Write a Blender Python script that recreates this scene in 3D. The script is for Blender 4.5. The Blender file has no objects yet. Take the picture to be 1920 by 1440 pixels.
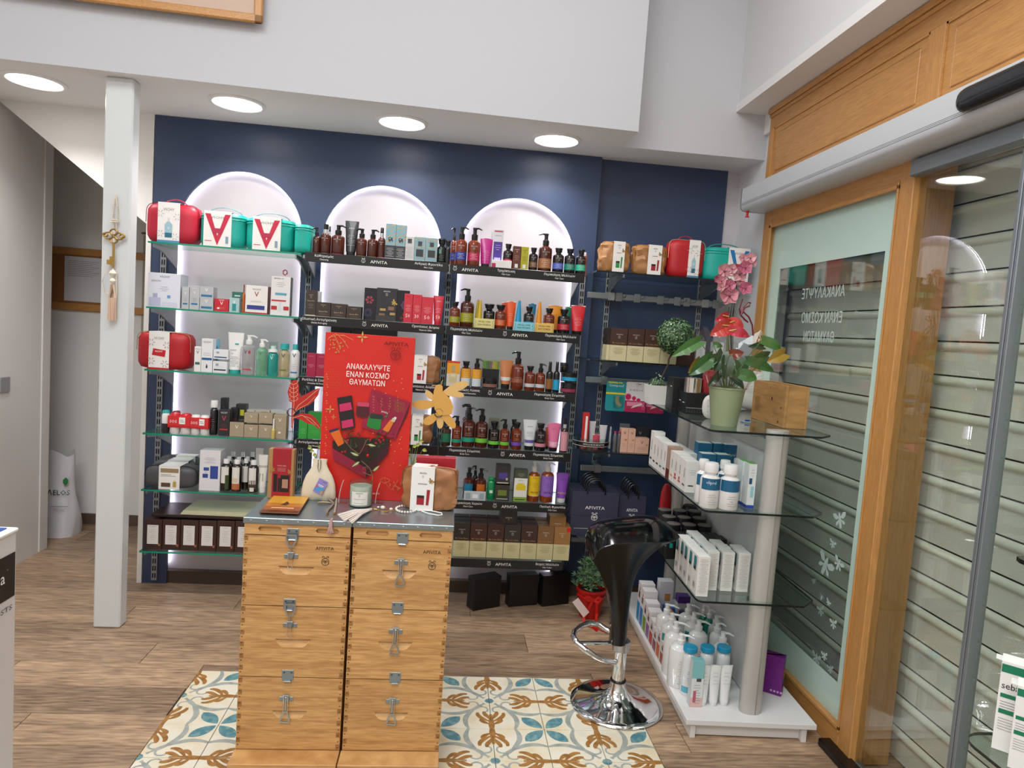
import bpy, math, random
from mathutils import Matrix, Vector
C = bpy.context.scene.collection
S = bpy.context.scene
rnd = random.Random(7)
# ---------------------------------------------------------------- camera
FPX, CX, CY, HC = 1290.0, 960.0, 720.0, 1.5
R = ((0.993567515948339, 0.06215300487505489, 0.09466042064795845),
     (-0.08930941334185323, -0.08386411320828412, 0.9924669461520229),
     (0.0696234151760817, -0.9945369849838616, -0.07777381023474064))
cd = bpy.data.cameras.new('camera')
cd.lens = FPX / 1920 * 36; cd.sensor_width = 36; cd.sensor_fit = 'HORIZONTAL'; cd.clip_start = .05
cam = bpy.data.objects.new('camera', cd); C.objects.link(cam)
cam.matrix_world = Matrix(((R[0][0], -R[0][1], -R[0][2], 0), (R[1][0], -R[1][1], -R[1][2], 0),
                           (R[2][0], -R[2][1], -R[2][2], HC), (0, 0, 0, 1)))
S.camera = cam
# ---------------------------------------------------------------- view, world
S.view_settings.view_transform = 'Standard'; S.view_settings.look = 'None'
S.view_settings.gamma = 1; S.view_settings.use_curve_mapping = False
S.view_settings.exposure = 0.0
w = bpy.data.worlds.new('world'); S.world = w; w.use_nodes = True
w.node_tree.nodes['Background'].inputs[0].default_value = (.02, .022, .025, 1)
w.node_tree.nodes['Background'].inputs[1].default_value = 1.0
# ---------------------------------------------------------------- ceiling lamps (room lights) and one added fill
def area(name, loc, size, watts, col=(1, .95, .88), rot=(0, 0, 0), sy=None, spread=None):
    l = bpy.data.lights.new(name, 'AREA'); l.energy = watts; l.color = col
    l.shape = 'RECTANGLE' if sy else 'DISK'; l.size = size
    if sy: l.size_y = sy
    if spread: l.spread = spread
    o = bpy.data.objects.new(name, l); C.objects.link(o); o.location = loc; o.rotation_euler = rot
    return o
LK = .80
area('ceiling_and_fill_light', (-.9, .9, 3.9), 1.6, 66 * LK, (.96, .985, 1), sy=1.2)
area('ceiling_and_fill_light', (-1.0, -1.3, 3.9), 1.6, 125 * LK, (.96, .985, 1), sy=1.2)
area('ceiling_and_fill_light', (.5, 1.6, 3.9), 1.2, 34 * LK, (.96, .985, 1), sy=1.2)  # unseen fill light, added to lift shelf fronts, floor and right rear
LAMPS = [(-1.94, 3.404), (-1.061, 3.444), (-.295, 3.496), (.476, 3.542)]
for lx, ly in LAMPS:
    area('downlight_light', (lx, ly, 2.455), .16, 5.2 * LK, (1, .97, .96), spread=2.2)

# ---------------------------------------------------------------- pixel <-> place helpers
def ray(px, py):
    a = ((px - CX) / FPX, (py - CY) / FPX, 1.0)
    return [sum(R[i][k] * a[k] for k in range(3)) for i in range(3)]
def onY(px, py, y): r = ray(px, py); t = y / r[1]; return Vector((r[0] * t, y, r[2] * t + HC))
def onZ(px, py, z=0.): r = ray(px, py); t = (z - HC) / r[2]; return Vector((r[0] * t, r[1] * t, z))
def onX(px, py, x): r = ray(px, py); t = x / r[0]; return Vector((x, r[1] * t, r[2] * t + HC))
def proj(p):
    d = (p[0], p[1], p[2] - HC)
    v = [sum(R[i][k] * d[i] for i in range(3)) for k in range(3)]
    return v[0] * FPX / v[2] + CX, v[1] * FPX / v[2] + CY
FR = {'A': (260, 360, 5.3333), 'B': (560, 390, 6.4), 'C': (820, 400, 6.4), 'D': (260, 600, 6), 'E': (260, 820, 6),
      'F': (820, 620, 6.4), 'G': (820, 740, 6.4), 'H': (820, 930, 6), 'I': (530, 610, 5.3333), 'J': (480, 800, 4.8),
      'K': (430, 960, 4.3636), 'L': (1080, 430, 5.3333), 'M': (1060, 660, 6.857), 'N': (1200, 560, 5.5385),
      'O': (1060, 860, 6.857), 'P': (1200, 770, 5.647), 'Q': (1160, 960, 6.546), 'T': (1160, 1120, 5.053), 'U': (1040, 940, 3.13)}
def fp(f, x, y): o = FR[f]; return o[0] + x / o[2], o[1] + y / o[2]

# ---------------------------------------------------------------- materials
def lin(h):
    if isinstance(h, tuple): return h if len(h) == 4 else h + (1,)
    h = h.lstrip('#'); o = []
    for i in (0, 2, 4):
        c = int(h[i:i + 2], 16) / 255
        o.append(c / 12.92 if c <= .04045 else ((c + .055) / 1.055) ** 2.4)
    return tuple(o) + (1,)
_M = {}
def mat(col, rough=.45, metal=0., trans=0., emit=0., coat=0., alpha=1.):
    k = (col, rough, metal, trans, emit, coat, alpha)
    if k in _M: return _M[k]
    m = bpy.data.materials.new('paint'); m.use_nodes = True
    b = m.node_tree.nodes['Principled BSDF']; I = b.inputs
    I['Base Color'].default_value = lin(col); I['Roughness'].default_value = rough; I['Metallic'].default_value = metal
    I['Transmission Weight'].default_value = trans; I['Coat Weight'].default_value = coat; I['Alpha'].default_value = alpha
    if emit: I['Emission Color'].default_value = lin(col); I['Emission Strength'].default_value = emit
    m.diffuse_color = lin(col)
    _M[k] = m
    return m
def nodemat(name):
    m = bpy.data.materials.new(name); m.use_nodes = True
    nt = m.node_tree; return m, nt, nt.nodes, nt.links, nt.nodes['Principled BSDF']
def clear(name, tint, refl=1.0, rough=0.0, ior=1.5):
    """thin clear sheet: tinted see-through mixed with a mirror by Fresnel"""
    m = bpy.data.materials.new(name); m.use_nodes = True; nt = m.node_tree; N = nt.nodes; L = nt.links
    for n in list(N): N.remove(n)
    out = N.new('ShaderNodeOutputMaterial'); mix = N.new('ShaderNodeMixShader'); t = N.new('ShaderNodeBsdfTransparent')
    g = N.new('ShaderNodeBsdfGlossy'); g.inputs['Roughness'].default_value = rough; g.inputs[0].default_value = (1, 1, 1, 1)
    t.inputs[0].default_value = lin(tint)
    ge = N.new('ShaderNodeNewGeometry'); dt = N.new('ShaderNodeVectorMath'); dt.operation = 'DOT_PRODUCT'
    L.new(ge.outputs['Normal'], dt.inputs[0]); L.new(ge.outputs['Incoming'], dt.inputs[1])
    def M(op, a, b=None, clamp=False):
        n = N.new('ShaderNodeMath'); n.operation = op; n.use_clamp = clamp
        for i, q in enumerate((a, b)):
            if q is None: continue
            if isinstance(q, (int, float)): n.inputs[i].default_value = q
            else: L.new(q, n.inputs[i])
        return n.outputs[0]
    f0 = ((ior - 1) / (ior + 1)) ** 2
    c5 = M('POWER', M('SUBTRACT', 1.0, M('ABSOLUTE', dt.outputs['Value'])), 5.0)
    F = M('MULTIPLY', M('ADD', M('MULTIPLY', c5, 1 - f0), f0), refl, True)
    L.new(F, mix.inputs[0]); L.new(t.outputs[0], mix.inputs[1])
    L.new(g.outputs[0], mix.inputs[2]); L.new(mix.outputs[0], out.inputs[0])
    return m
def woodmat(name, c1, c2, scale=(1, 1, 1), rough=.45, rand=.0, dist=3., bands=9., stripe=.10):
    m, nt, N, L, b = nodemat(name)
    tc = N.new('ShaderNodeTexCoord'); mp = N.new('ShaderNodeMapping'); mp.inputs['Scale'].default_value = scale
    oi = N.new('ShaderNodeObjectInfo'); ad = N.new('ShaderNodeVectorMath'); ad.operation = 'ADD'
    mul = N.new('ShaderNodeMath'); mul.operation = 'MULTIPLY'; mul.inputs[1].default_value = 37.
    L.new(oi.outputs['Random'], mul.inputs[0]); L.new(tc.outputs['Object'], ad.inputs[0]); L.new(mul.outputs[0], ad.inputs[1])
    L.new(ad.outputs[0], mp.inputs[0])
    n1 = N.new('ShaderNodeTexNoise'); n1.inputs['Scale'].default_value = dist; n1.inputs['Detail'].default_value = 4
    L.new(mp.outputs[0], n1.inputs['Vector'])
    wv = N.new('ShaderNodeMath'); wv.operation = 'MULTIPLY'; wv.inputs[1].default_value = bands
    L.new(n1.outputs[0], wv.inputs[0])
    sn = N.new('ShaderNodeMath'); sn.operation = 'SINE'; mm = N.new('ShaderNodeMath'); mm.operation = 'MULTIPLY'; mm.inputs[1].default_value = 6.28
    L.new(wv.outputs[0], mm.inputs[0]); L.new(mm.outputs[0], sn.inputs[0])
    n2 = N.new('ShaderNodeTexNoise'); n2.inputs['Scale'].default_value = dist * 9; n2.inputs['Detail'].default_value = 3
    L.new(mp.outputs[0], n2.inputs['Vector'])
    a2 = N.new('ShaderNodeMath'); a2.operation = 'MULTIPLY_ADD'; a2.inputs[1].default_value = stripe; L.new(sn.outputs[0], a2.inputs[0]); L.new(n2.outputs[0], a2.inputs[2])
    cr = N.new('ShaderNodeValToRGB'); cr.color_ramp.elements[0].position = .2; cr.color_ramp.elements[1].position = .8
    cr.color_ramp.elements[0].color = lin(c1); cr.color_ramp.elements[1].color = lin(c2)
    L.new(a2.outputs[0], cr.inputs[0])
    hv = N.new('ShaderNodeHueSaturation'); L.new(cr.outputs[0], hv.inputs['Color'])
    mr = N.new('ShaderNodeMapRange'); mr.inputs['To Min'].default_value = 1 - rand; mr.inputs['To Max'].default_value = 1 + rand
    L.new(oi.outputs['Random'], mr.inputs[0]); L.new(mr.outputs[0], hv.inputs['Value'])
    L.new(hv.outputs[0], b.inputs['Base Color']); b.inputs['Roughness'].default_value = rough
    return m
def plastermat(name, col, rough=.7, bump=.02):
    m, nt, N, L, b = nodemat(name)
    b.inputs['Base Color'].default_value = lin(col); b.inputs['Roughness'].default_value = rough
    n = N.new('ShaderNodeTexNoise'); n.inputs['Scale'].default_value = 60; n.inputs['Detail'].default_value = 3
    tc = N.new('ShaderNodeTexCoord'); L.new(tc.outputs['Object'], n.inputs['Vector'])
    bp = N.new('ShaderNodeBump'); bp.inputs['Strength'].default_value = bump; bp.inputs['Distance'].default_value = .01
    L.new(n.outputs[0], bp.inputs['Height']); L.new(bp.outputs[0], b.inputs['Normal'])
    return m
WHITE = plastermat('white_plaster', '#e4e2df'); BLUE = plastermat('navy_paint', '#31405e', .42)
PANELW = plastermat('niche_white', '#c2bcc0', .5)
GLASS = clear('shelf_glass', '#e9f4f0', .9); EDGE = mat('#0d8f6e', .15, emit=0.0)
EDGED = mat('#071210', .25)
PANE = clear('pane_glass', '#f2f5f2', 2.0)
STEEL = mat('#9c9da0', .38, .85); RAIL = mat('#8f9296', .5, .3); SLOT = mat('#101216', .8)
CHROME = mat('#e8e8ea', .06, 1.); ALU = mat('#cdd0d3', .42, .15); BLK = mat('#0b0b0c', .35)
PRW = mat('#f1efec', .5); INK = mat('#2b2b2d', .6); GREYP = mat('#9a9a9c', .6)
HIVEW = woodmat('hive_pine', '#ab7a45', '#d6a76c', (1.2, 1.2, 14), .5, .04, 1.6, 4, .12)
OAKH = woodmat('oak_along_y', '#a8753f', '#cc9657', (6, .8, 14), .38, .03, 2.5, 3, .05)
OAKV = woodmat('oak_upright', '#a8753f', '#cc9657', (14, 14, .8), .38, .03, 2.5, 3, .05)
PLANK = woodmat('floor_plank', '#6c5645', '#c4a585', (.7, 5.5, 1), .42, .27, 1.8, 1.6, .07)

# ---------------------------------------------------------------- text shapes
_T = {}
def textpoly(s, res=1):
    s = s.replace('Κ', 'K')
    if (s, res) in _T: return _T[(s, res)]
    c = bpy.data.curves.new('lettering', 'FONT'); c.body = s; c.resolution_u = res; c.align_x = 'LEFT'; c.offset = .003
    o = bpy.data.objects.new('lettering', c); C.objects.link(o)
    dg = bpy.context.evaluated_depsgraph_get(); dg.update()
    me = bpy.data.meshes.new_from_object(o.evaluated_get(dg))
    vs = [(v.co.x, v.co.y) for v in me.vertices]; fs = [tuple(p.vertices) for p in me.polygons]
    bpy.data.objects.remove(o); bpy.data.meshes.remove(me); bpy.data.curves.remove(c)
    x0 = min(v[0] for v in vs); x1 = max(v[0] for v in vs); y1 = max(v[1] for v in vs)
    vs = [(x - (x0 + x1) / 2, y) for x, y in vs]
    _T[(s, res)] = (vs, fs, x1 - x0, y1)
    return _T[(s, res)]

# ---------------------------------------------------------------- mesh builder
class MB:
    def __init__(s): s.v = []; s.f = []; s.m = []; s.mats = []; s.k = 0; s.inc = 4e-5; s.hold = False
    def mi(s, m):
        if m not in s.mats: s.mats.append(m)
        return s.mats.index(m)
    def add(s, vs, fs, m):
        n = len(s.v); s.v += [tuple(p) for p in vs]; k = s.mi(m)
        for f in fs: s.f.append(tuple(n + i for i in f)); s.m.append(k)
        return s
    def box(s, x0, x1, y0, y1, z0, z1, m):
        return s.add([(x, y, z) for z in (z0, z1) for y in (y0, y1) for x in (x0, x1)],
                     [(0, 2, 3, 1), (4, 5, 7, 6), (0, 1, 5, 4), (2, 6, 7, 3), (0, 4, 6, 2), (1, 3, 7, 5)], m)
    def cbox(s, x0, x1, y0, y1, z0, z1, m, c=.002):
        """box with chamfered edges"""
        X, Y, Z = (x0, x1), (y0, y1), (z0, z1); vs = []; ix = {}
        for i in (0, 1):
            for j in (0, 1):
                for k in (0, 1):
                    sx, sy, sz = (1, -1)[i] * c, (1, -1)[j] * c, (1, -1)[k] * c
                    ix[i, j, k, 0] = len(vs); vs.append((X[i], Y[j] + sy, Z[k] + sz))
                    ix[i, j, k, 1] = len(vs); vs.append((X[i] + sx, Y[j], Z[k] + sz))
                    ix[i, j, k, 2] = len(vs); vs.append((X[i] + sx, Y[j] + sy, Z[k]))
        fs = []
        for a in (0, 1):
            q = [(a, 0, 0), (a, 1, 0), (a, 1, 1), (a, 0, 1)]; f = [ix[p + (0,)] for p in q]; fs.append(f if a else f[::-1])
            q = [(0, a, 0), (1, a, 0), (1, a, 1), (0, a, 1)]; f = [ix[p + (1,)] for p in q]; fs.append(f[::-1] if a else f)
            q = [(0, 0, a), (1, 0, a), (1, 1, a), (0, 1, a)]; f = [ix[p + (2,)] for p in q]; fs.append(f if a else f[::-1])
        for a in (0, 1):
            for b in (0, 1):
                fs.append([ix[0, a, b, 1], ix[1, a, b, 1], ix[1, a, b, 2], ix[0, a, b, 2]])
                fs.append([ix[a, 0, b, 0], ix[a, 1, b, 0], ix[a, 1, b, 2], ix[a, 0, b, 2]])
                fs.append([ix[a, b, 0, 0], ix[a, b, 1, 0], ix[a, b, 1, 1], ix[a, b, 0, 1]])
                for d in (0, 1): fs.append([ix[a, b, d, 0], ix[a, b, d, 1], ix[a, b, d, 2]])
        return s.add(vs, fs, m)
    def lathe(s, prof, m, seg=16, cx=0, cy=0, z=0, sy=1.):
        vs = []; fs = []
        for r, h in prof:
            for i in range(seg):
                a = 2 * math.pi * i / seg; vs.append((cx + r * math.cos(a), cy + sy * r * math.sin(a), z + h))
        for k in range(len(prof) - 1):
            for i in range(seg):
                j = (i + 1) % seg; fs.append((k * seg + i, k * seg + j, (k + 1) * seg + j, (k + 1) * seg + i))
        if prof[0][0] > 1e-5: fs.append(tuple(range(seg))[::-1])
        if prof[-1][0] > 1e-5: fs.append(tuple((len(prof) - 1) * seg + i for i in range(seg)))
        return s.add(vs, fs, m)
    def loft(s, rings, m, caps=True, closed=True):
        n = len(rings[0]); vs = [p for r in rings for p in r]; fs = []
        for k in range(len(rings) - 1):
            for i in range(n if closed else n - 1):
                j = (i + 1) % n; fs.append((k * n + i, k * n + j, (k + 1) * n + j, (k + 1) * n + i))
        if caps: fs.append(tuple(range(n))[::-1]); fs.append(tuple((len(rings) - 1) * n + i for i in range(n)))
        return s.add(vs, fs, m)
    def tube(s, pts, r, m, seg=8, closed=False):
        pts = [Vector(p) for p in pts]; n = len(pts); rings = []
        for i, p in enumerate(pts):
            a = pts[(i - 1) % n] if (closed or i > 0) else p; b = pts[(i + 1) % n] if (closed or i < n - 1) else p
            t = (b - a).normalized(); u = t.cross(Vector((0, 0, 1)))
            if u.length < .05: u = t.cross(Vector((0, 1, 0)))
            u.normalize(); w_ = t.cross(u); rr = r[i] if isinstance(r, (list, tuple)) else r
            rings.append([p + u * rr * math.cos(2 * math.pi * k / seg) + w_ * rr * math.sin(2 * math.pi * k / seg) for k in range(seg)])
        if closed: rings.append(rings[0])
        return s.loft(rings, m, caps=not closed)
    def prism(s, pts, y0, y1, m):
        """outline in x,z extruded along y"""
        n = len(pts); vs = [(x, y0, z) for x, z in pts] + [(x, y1, z) for x, z in pts]
        fs = [tuple(range(n)), tuple(range(n, 2 * n))[::-1]] + [(i, i + n, (i + 1) % n + n, (i + 1) % n) for i in range(n)]
        return s.add(vs, fs, m)
    def prismz(s, pts, z0, z1, m, me=None):
        n = len(pts); vs = [(x, y, z0) for x, y in pts] + [(x, y, z1) for x, y in pts]
        s.add(vs, [tuple(range(n))[::-1], tuple(range(n, 2 * n))], m)
        return s.add(vs, [(i, (i + 1) % n, (i + 1) % n + n, i + n) for i in range(n)], me or m)
    def blob(s, w, d, h, m, e1=.5, e2=.5, nu=20, nv=12, z=0, cx=0, cy=0, cr=0):
        """superellipsoid standing on z"""
        def p(a, e):
            c, s_ = math.cos(a), math.sin(a); n = 2 / e; r = (abs(c) ** n + abs(s_) ** n) ** (-1 / n); return r * c, r * s_
        rings = []
        for k in range(nv + 1):
            cc, cz = p(-math.pi / 2 + math.pi * k / nv, e1); cc = max(cc, 0)
            rings.append([(cx + w / 2 * cc * q[0], cy + d / 2 * cc * q[1], z + h / 2 * (1 + cz)) for q in [p(2 * math.pi * i / nu + .001, e2) for i in range(nu)]])
        if cr:
            from mathutils import noise
            for r_ in rings:
                for i, p_ in enumerate(r_):
                    v_ = Vector(p_); q_ = v_ * 26 + Vector((w * 90, 0, 0)); k_ = min(1, max(0, (p_[2] - z) / (.12 * h)))
                    a_ = noise.noise_vector(q_) * cr + noise.noise_vector(q_ * 2.3) * cr * .5
                    a_.z *= k_ * .6; r_[i] = tuple(v_ + a_)
        return s.loft(rings, m, caps=False)
    # flat print laid on a surface by fm(u, v) -> point
    def up(s, fm):
        # each print lies a hair above the one before
        if s.hold: return fm
        s.k += 1; e = s.k * s.inc
        def g(u, v, h=1e-4):
            p = Vector(fm(u, v)); n = (Vector(fm(u + h, v)) - p).cross(Vector(fm(u, v + h)) - p)
            if n.length < 1e-12: return tuple(p)
            n.normalize()
            if abs(n.x) > .9 and (p.x < 0 or getattr(fm, 'sgn', 1) < 0): n = -n
            return tuple(p + n * e)
        return g
    def pr(s, pts, fm, m): fm = s.up(fm); return s.add([fm(*p) for p in pts], [tuple(range(len(pts)))], m)
    def rect(s, u0, u1, v0, v1, fm, m, n=1):
        fm = s.up(fm); s.hold = True
        for i in range(n):
            a = u0 + (u1 - u0) * i / n; b = u0 + (u1 - u0) * (i + 1) / n
            s.pr([(a, v0), (b, v0), (b, v1), (a, v1)], fm, m)
        s.hold = False; return s
    def text(s, t, u, v, size, fm, m, width=None, res=1, rot=0):
        vs, fs, tw, th = textpoly(t, res); k = size / .73
        kx = width / tw if width else k
        if width and size is None: k = kx
        ca, sa = math.cos(rot), math.sin(rot); fm = s.up(fm)
        return s.add([fm(u + kx * x * ca - k * y * sa, v + kx * x * sa + k * y * ca) for x, y in vs], fs, m)
    def stroke(s, pts, wd, fm, m):
        n = len(pts); vs = []; fm = s.up(fm)
        for i, (x, y) in enumerate(pts):
            a = pts[max(i - 1, 0)]; b = pts[min(i + 1, n - 1)]; dx, dy = b[0] - a[0], b[1] - a[1]; l = math.hypot(dx, dy) or 1
            ww = wd[i] if isinstance(wd, (list, tuple)) else wd
            vs += [fm(x - dy / l * ww / 2, y + dx / l * ww / 2), fm(x + dy / l * ww / 2, y - dx / l * ww / 2)]
        return s.add(vs, [(2 * i, 2 * i + 2, 2 * i + 3, 2 * i + 1) for i in range(n - 1)], m)
    def emblem(s, u, v, r, fm, m, seg=20, fine=True):
        """ring with two curled feelers and a palm motif inside"""
        P = [(u + r * math.cos(a), v + r * math.sin(a)) for a in [2 * math.pi * i / seg for i in range(seg + 1)]]
        s.stroke(P, r * .16, fm, m)
        for q in (-1, 1):
            s.stroke([(u + q * r * x, v + r * y) for x, y in ((.22, .98), (.2, 1.2), (.34, 1.45), (.62, 1.62), (.9, 1.52), (.9, 1.28), (.68, 1.2), (.6, 1.36))], r * .13, fm, m)
            if fine:
                s.stroke([(u + q * r * x, v + r * y) for x, y in ((.05, .25), (.3, .42), (.6, .25), (.68, -.1))], r * .16, fm, m)
                s.stroke([(u + q * r * x, v + r * y) for x, y in ((.05, .1), (.25, .12), (.35, -.15), (.2, -.35))], r * .12, fm, m)
        s.pr([(u - .16 * r, v), (u, v - .3 * r), (u + .16 * r, v), (u, v + .3 * r)], fm, m)
        s.stroke([(u, v - .3 * r), (u, v - .75 * r)], r * .14, fm, m)
        return s
    def weld(s):
        seen = {}; mp = []
        for p in s.v:
            k = tuple(round(c, 5) for c in p); mp.append(seen.setdefault(k, len(seen)))
        s.v = [None] * len(seen)
        for k, i in seen.items(): s.v[i] = k
        nf, nm = [], []
        for f, m in zip(s.f, s.m):
            g = []
            for i in f:
                j = mp[i]
                if j not in g: g.append(j)
            if len(g) > 2: nf.append(tuple(g)); nm.append(m)
        s.f, s.m = nf, nm
        return s
    def build(s, name, parent=None, loc=None, smooth=True, kind=None, label=None, ang=35):
        me = bpy.data.meshes.new(name); me.from_pydata(s.v, [], s.f)
        for m in s.mats: me.materials.append(m)
        me.polygons.foreach_set('material_index', s.m)
        if smooth:
            me.polygons.foreach_set('use_smooth', [True] * len(s.f)); me.set_sharp_from_angle(angle=math.radians(ang))
        me.update()
        o = bpy.data.objects.new(name, me); C.objects.link(o)
        if parent: o.parent = parent
        if loc is not None: o.location = loc
        if kind: o['kind'] = kind
        if label: o['label'] = label
        return o
def flat(y): return lambda u, v: (u, y, v)
def cyl(r, e=.0004): return lambda u, v: ((r + e) * math.sin(u / r), -(r + e) * math.cos(u / r), v)
def thing(name, label, cat, loc=(0, 0, 0), rz=0, group=None):
    o = bpy.data.objects.new(name, None); C.objects.link(o); o.empty_display_size = .05
    o.location = loc; o.rotation_euler = (0, 0, rz); o['label'] = label; o['category'] = cat
    if group: o['group'] = group
    return o
def tag(o, label, cat, group=None):
    o['label'] = label; o['category'] = cat
    if group: o['group'] = group
    return o
def copy_tree(o, parent=None):
    c = o.copy(); C.objects.link(c); c.parent = parent
    for ch in list(o.children): copy_tree(ch, c)
    return c
# ================================================================ ROOM
CEIL = 2.475
def simple(name, boxes, m, kind='structure', parent=None, c=0):
    b = MB()
    for q in boxes: (b.cbox(*q, m, c) if c else b.box(*q, m))
    return b.build(name, parent, kind=kind, smooth=bool(c))
# floor: screed with every plank and every patterned tile a piece of its own
floor = simple('floor', [(-3.4, 2.4, -3.2, 5.0, -.05, -.006)], mat('#3b342d', .9))
MX0, MX1, MY1, TX, TY = -.9455, .85, 2.86, .1995, .1933
_pl = {}
def plank_mesh(L, W):
    k = (round(L, 3), round(W, 3))
    if k not in _pl:
        b = MB(); g = .0012; b.cbox(g, L - g, g, W - g, -.02, 0, PLANK, .0012)
        o = b.build('plank'); _pl[k] = o.data; bpy.data.objects.remove(o)
    return _pl[k]
def plank(x0, x1, y0, y1):
    if x1 - x0 < .02 or y1 - y0 < .01: return
    o = bpy.data.objects.new('plank', plank_mesh(x1 - x0, y1 - y0)); C.objects.link(o); o.parent = floor; o.location = (x0, y0, 0)
PW = .19; rows = []; k = -5
while 2.53 + PW * k < 4.85: rows.append(2.53 + PW * k); k += 1
MYB = MY1 - 7 * TY
for r, y0 in enumerate(rows):
    y1 = y0 + PW; off = (r * .47) % 1.2
    x = -3.3 + off - 1.2
    while x < 2.1:
        a, b_ = max(x, -3.3), min(x + 1.2, 1.9)
        if b_ > a:
            # keep the patterned inset free
            if y0 >= MY1 or y1 <= MYB or b_ <= MX0 or a >= MX1: plank(a, b_, y0, y1)
            else:
                if a < MX0: plank(a, MX0, y0, y1)
                if b_ > MX1: plank(MX1, b_, y0, y1)
                if y1 > MY1: plank(max(a, MX0), min(b_, MX1), MY1, y1)
        x += 1.2
simple('floor', [(-3.3, 1.9, -3.2, rows[0], -.02, 0)], mat('#a08c78', .5))
# patterned tiles: corner A holds the small dot, C the teal leaves, B and D the stems of the brown sprigs
def worn(c1, c2, sc=9.):
    m, nt, N, L, b = nodemat('worn_glaze'); tc = N.new('ShaderNodeTexCoord'); oi = N.new('ShaderNodeObjectInfo'); ad = N.new('ShaderNodeVectorMath'); ad.operation = 'ADD'
    L.new(tc.outputs['Object'], ad.inputs[0]); L.new(oi.outputs['Location'], ad.inputs[1]); n = N.new('ShaderNodeTexNoise'); n.inputs['Scale'].default_value = sc; n.inputs['Detail'].default_value = 5; L.new(ad.outputs[0], n.inputs['Vector'])
    cr = N.new('ShaderNodeValToRGB'); cr.color_ramp.elements[0].position = .42; cr.color_ramp.elements[1].position = .66; cr.color_ramp.elements[0].color = lin(c1); cr.color_ramp.elements[1].color = lin(c2)
    L.new(n.outputs[0], cr.inputs[0]); L.new(cr.outputs[0], b.inputs['Base Color']); b.inputs['Roughness'].default_value = .38; return m
TC, TG, TB, TT = worn('#e3ddcb', '#dccdab'), worn('#a7aca6', '#8f9791', 30), worn('#a8773c', '#8a5f2e', 40), worn('#4d7f8a', '#7fa3a4', 40)
def bez(P, n=6):
    out = []
    for i in range(0, len(P) - 3, 3):
        for k in range(n + (i + 4 >= len(P))):
            t = k / n; a, b, c, d = P[i:i + 4]
            out.append(tuple((1 - t) ** 3 * a[j] + 3 * t * (1 - t) ** 2 * b[j] + 3 * t * t * (1 - t) * c[j] + t ** 3 * d[j] for j in (0, 1)))
    return out
def tile_mesh(fx, fy, var):
    b = MB(); b.inc = 4e-6; b.cbox(.0011, TX - .0011, .0011, TY - .0011, -.018, 0, TC, .0012)
    lv = [0.00012]
    def fm(u, v):
        uu = 1 - u if fx else u; vv = 1 - v if fy else v
        return (.001 + uu * (TX - .002), .001 + vv * (TY - .002), lv[0])
    for sw in (0, 1):
        g = (lambda u, v: fm(v, u)) if sw else fm
        lv[0] = .00012
        P = bez([(1, .44), (.84, .52), (.66, .52), (.52, .44), (.38, .36), (.2, .30), (.11, .08)], 6)
        b.stroke(P, [.05, .07, .09, .10, .105, .105, .10, .09, .08, .065, .055, .045, .03][:len(P)], g, TG)
        P = bez([(.30, .30), (.20, .22), (.2, .08), (.30, .045), (.38, .03), (.44, .08), (.42, .13)], 5)
        b.stroke(P, .04, g, TG)
        lv[0] = .0002
        b.stroke(bez([(1, .012), (.85, .03), (.7, .02), (.5, .012)], 4), [.06, .07, .05, .035, .02], g, TB)
        for q in ([(.86, .02), (.78, .16), (.72, .22), (.66, .17)], [(.76, .02), (.66, .18), (.56, .28), (.44, .25)], [(.68, .015), (.56, .06), (.5, .14), (.40, .12)]):
            b.stroke(bez(q, 6), [.03, .06, .085, .095, .09, .075, .05], g, TB)
    lv[0] = .00016
    leaf = bez([(.975, .975), (.97, .76), (.84, .56), (.60, .60), (.56, .84), (.76, .97), (.975, .975)], 7)
    b.pr(leaf[:-1], fm, TT)
    b.pr([(0, 0), (.09, 0), (.06, .06), (0, .09)], fm, TT)
    o = b.build('tile', smooth=False); me = o.data; bpy.data.objects.remove(o); return me
# node between columns 6|7 (x = MX0+6TX) and rows 0|1 is a dot corner
TM = {(a, b): tile_mesh(a, b, 0) for a in (0, 1) for b in (0, 1)}
for i in range(9):
    for j in range(7):
        # tile spans x i..i+1, y below row line j ; dot nodes at even i, odd j
        fx = 0 if i % 2 == 0 else 1        # A on the left for even columns
        fy = 1 if (j % 2 == 0) else 0      # row 0: dot at its near (lower y) side -> A bottom
        fy = 0 if j % 2 == 0 else 1
        o = bpy.data.objects.new('tile', TM[(fx, fy)]); C.objects.link(o); o.parent = floor
        o.location = (MX0 + i * TX, MY1 - (j + 1) * TY, rnd.uniform(-.0004, .0004))
# walls
simple('wall_back', [(-1.60, .785, 3.84, 3.95, 0, CEIL), (.785, 1.75, 3.85, 3.95, 0, CEIL)], PANELW)
b = MB(); b.prism([(-2.335, 2.475), (-2.335, 2.50), (-1.6, 2.5), (-1.6, 1.916)], 3.79, 3.90, WHITE)
b.box(-1.60, -1.575, 3.785, 3.95, 0, CEIL, WHITE); b.build('wall_stair', kind='structure', smooth=False)
simple('wall_closet', [(-3.3, -1.3, 4.80, 4.9, 0, 2.6), (-3.3, -3.2, 3.8, 4.9, 0, 2.6), (-1.40, -1.3, 3.95, 4.9, 0, 2.6)], plastermat('closet_plaster', '#eceae6'))
simple('wall_left', [(-2.40, -2.335, -3.2, 4.275, 0, 4.0)], plastermat('left_wall_paint', '#dedbd9', .5, .0))
simple('trim_1', [(-2.345, -2.328, 4.20, 4.28, 0, 2.40)], mat('#d9d6d4', .4), c=.002)
simple('baseboard_back', [(-1.6, .785, 3.80, 3.84, 0, .068), (.785, 1.5, 3.81, 3.85, 0, .06)], mat('#4a3a30', .5))
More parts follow.
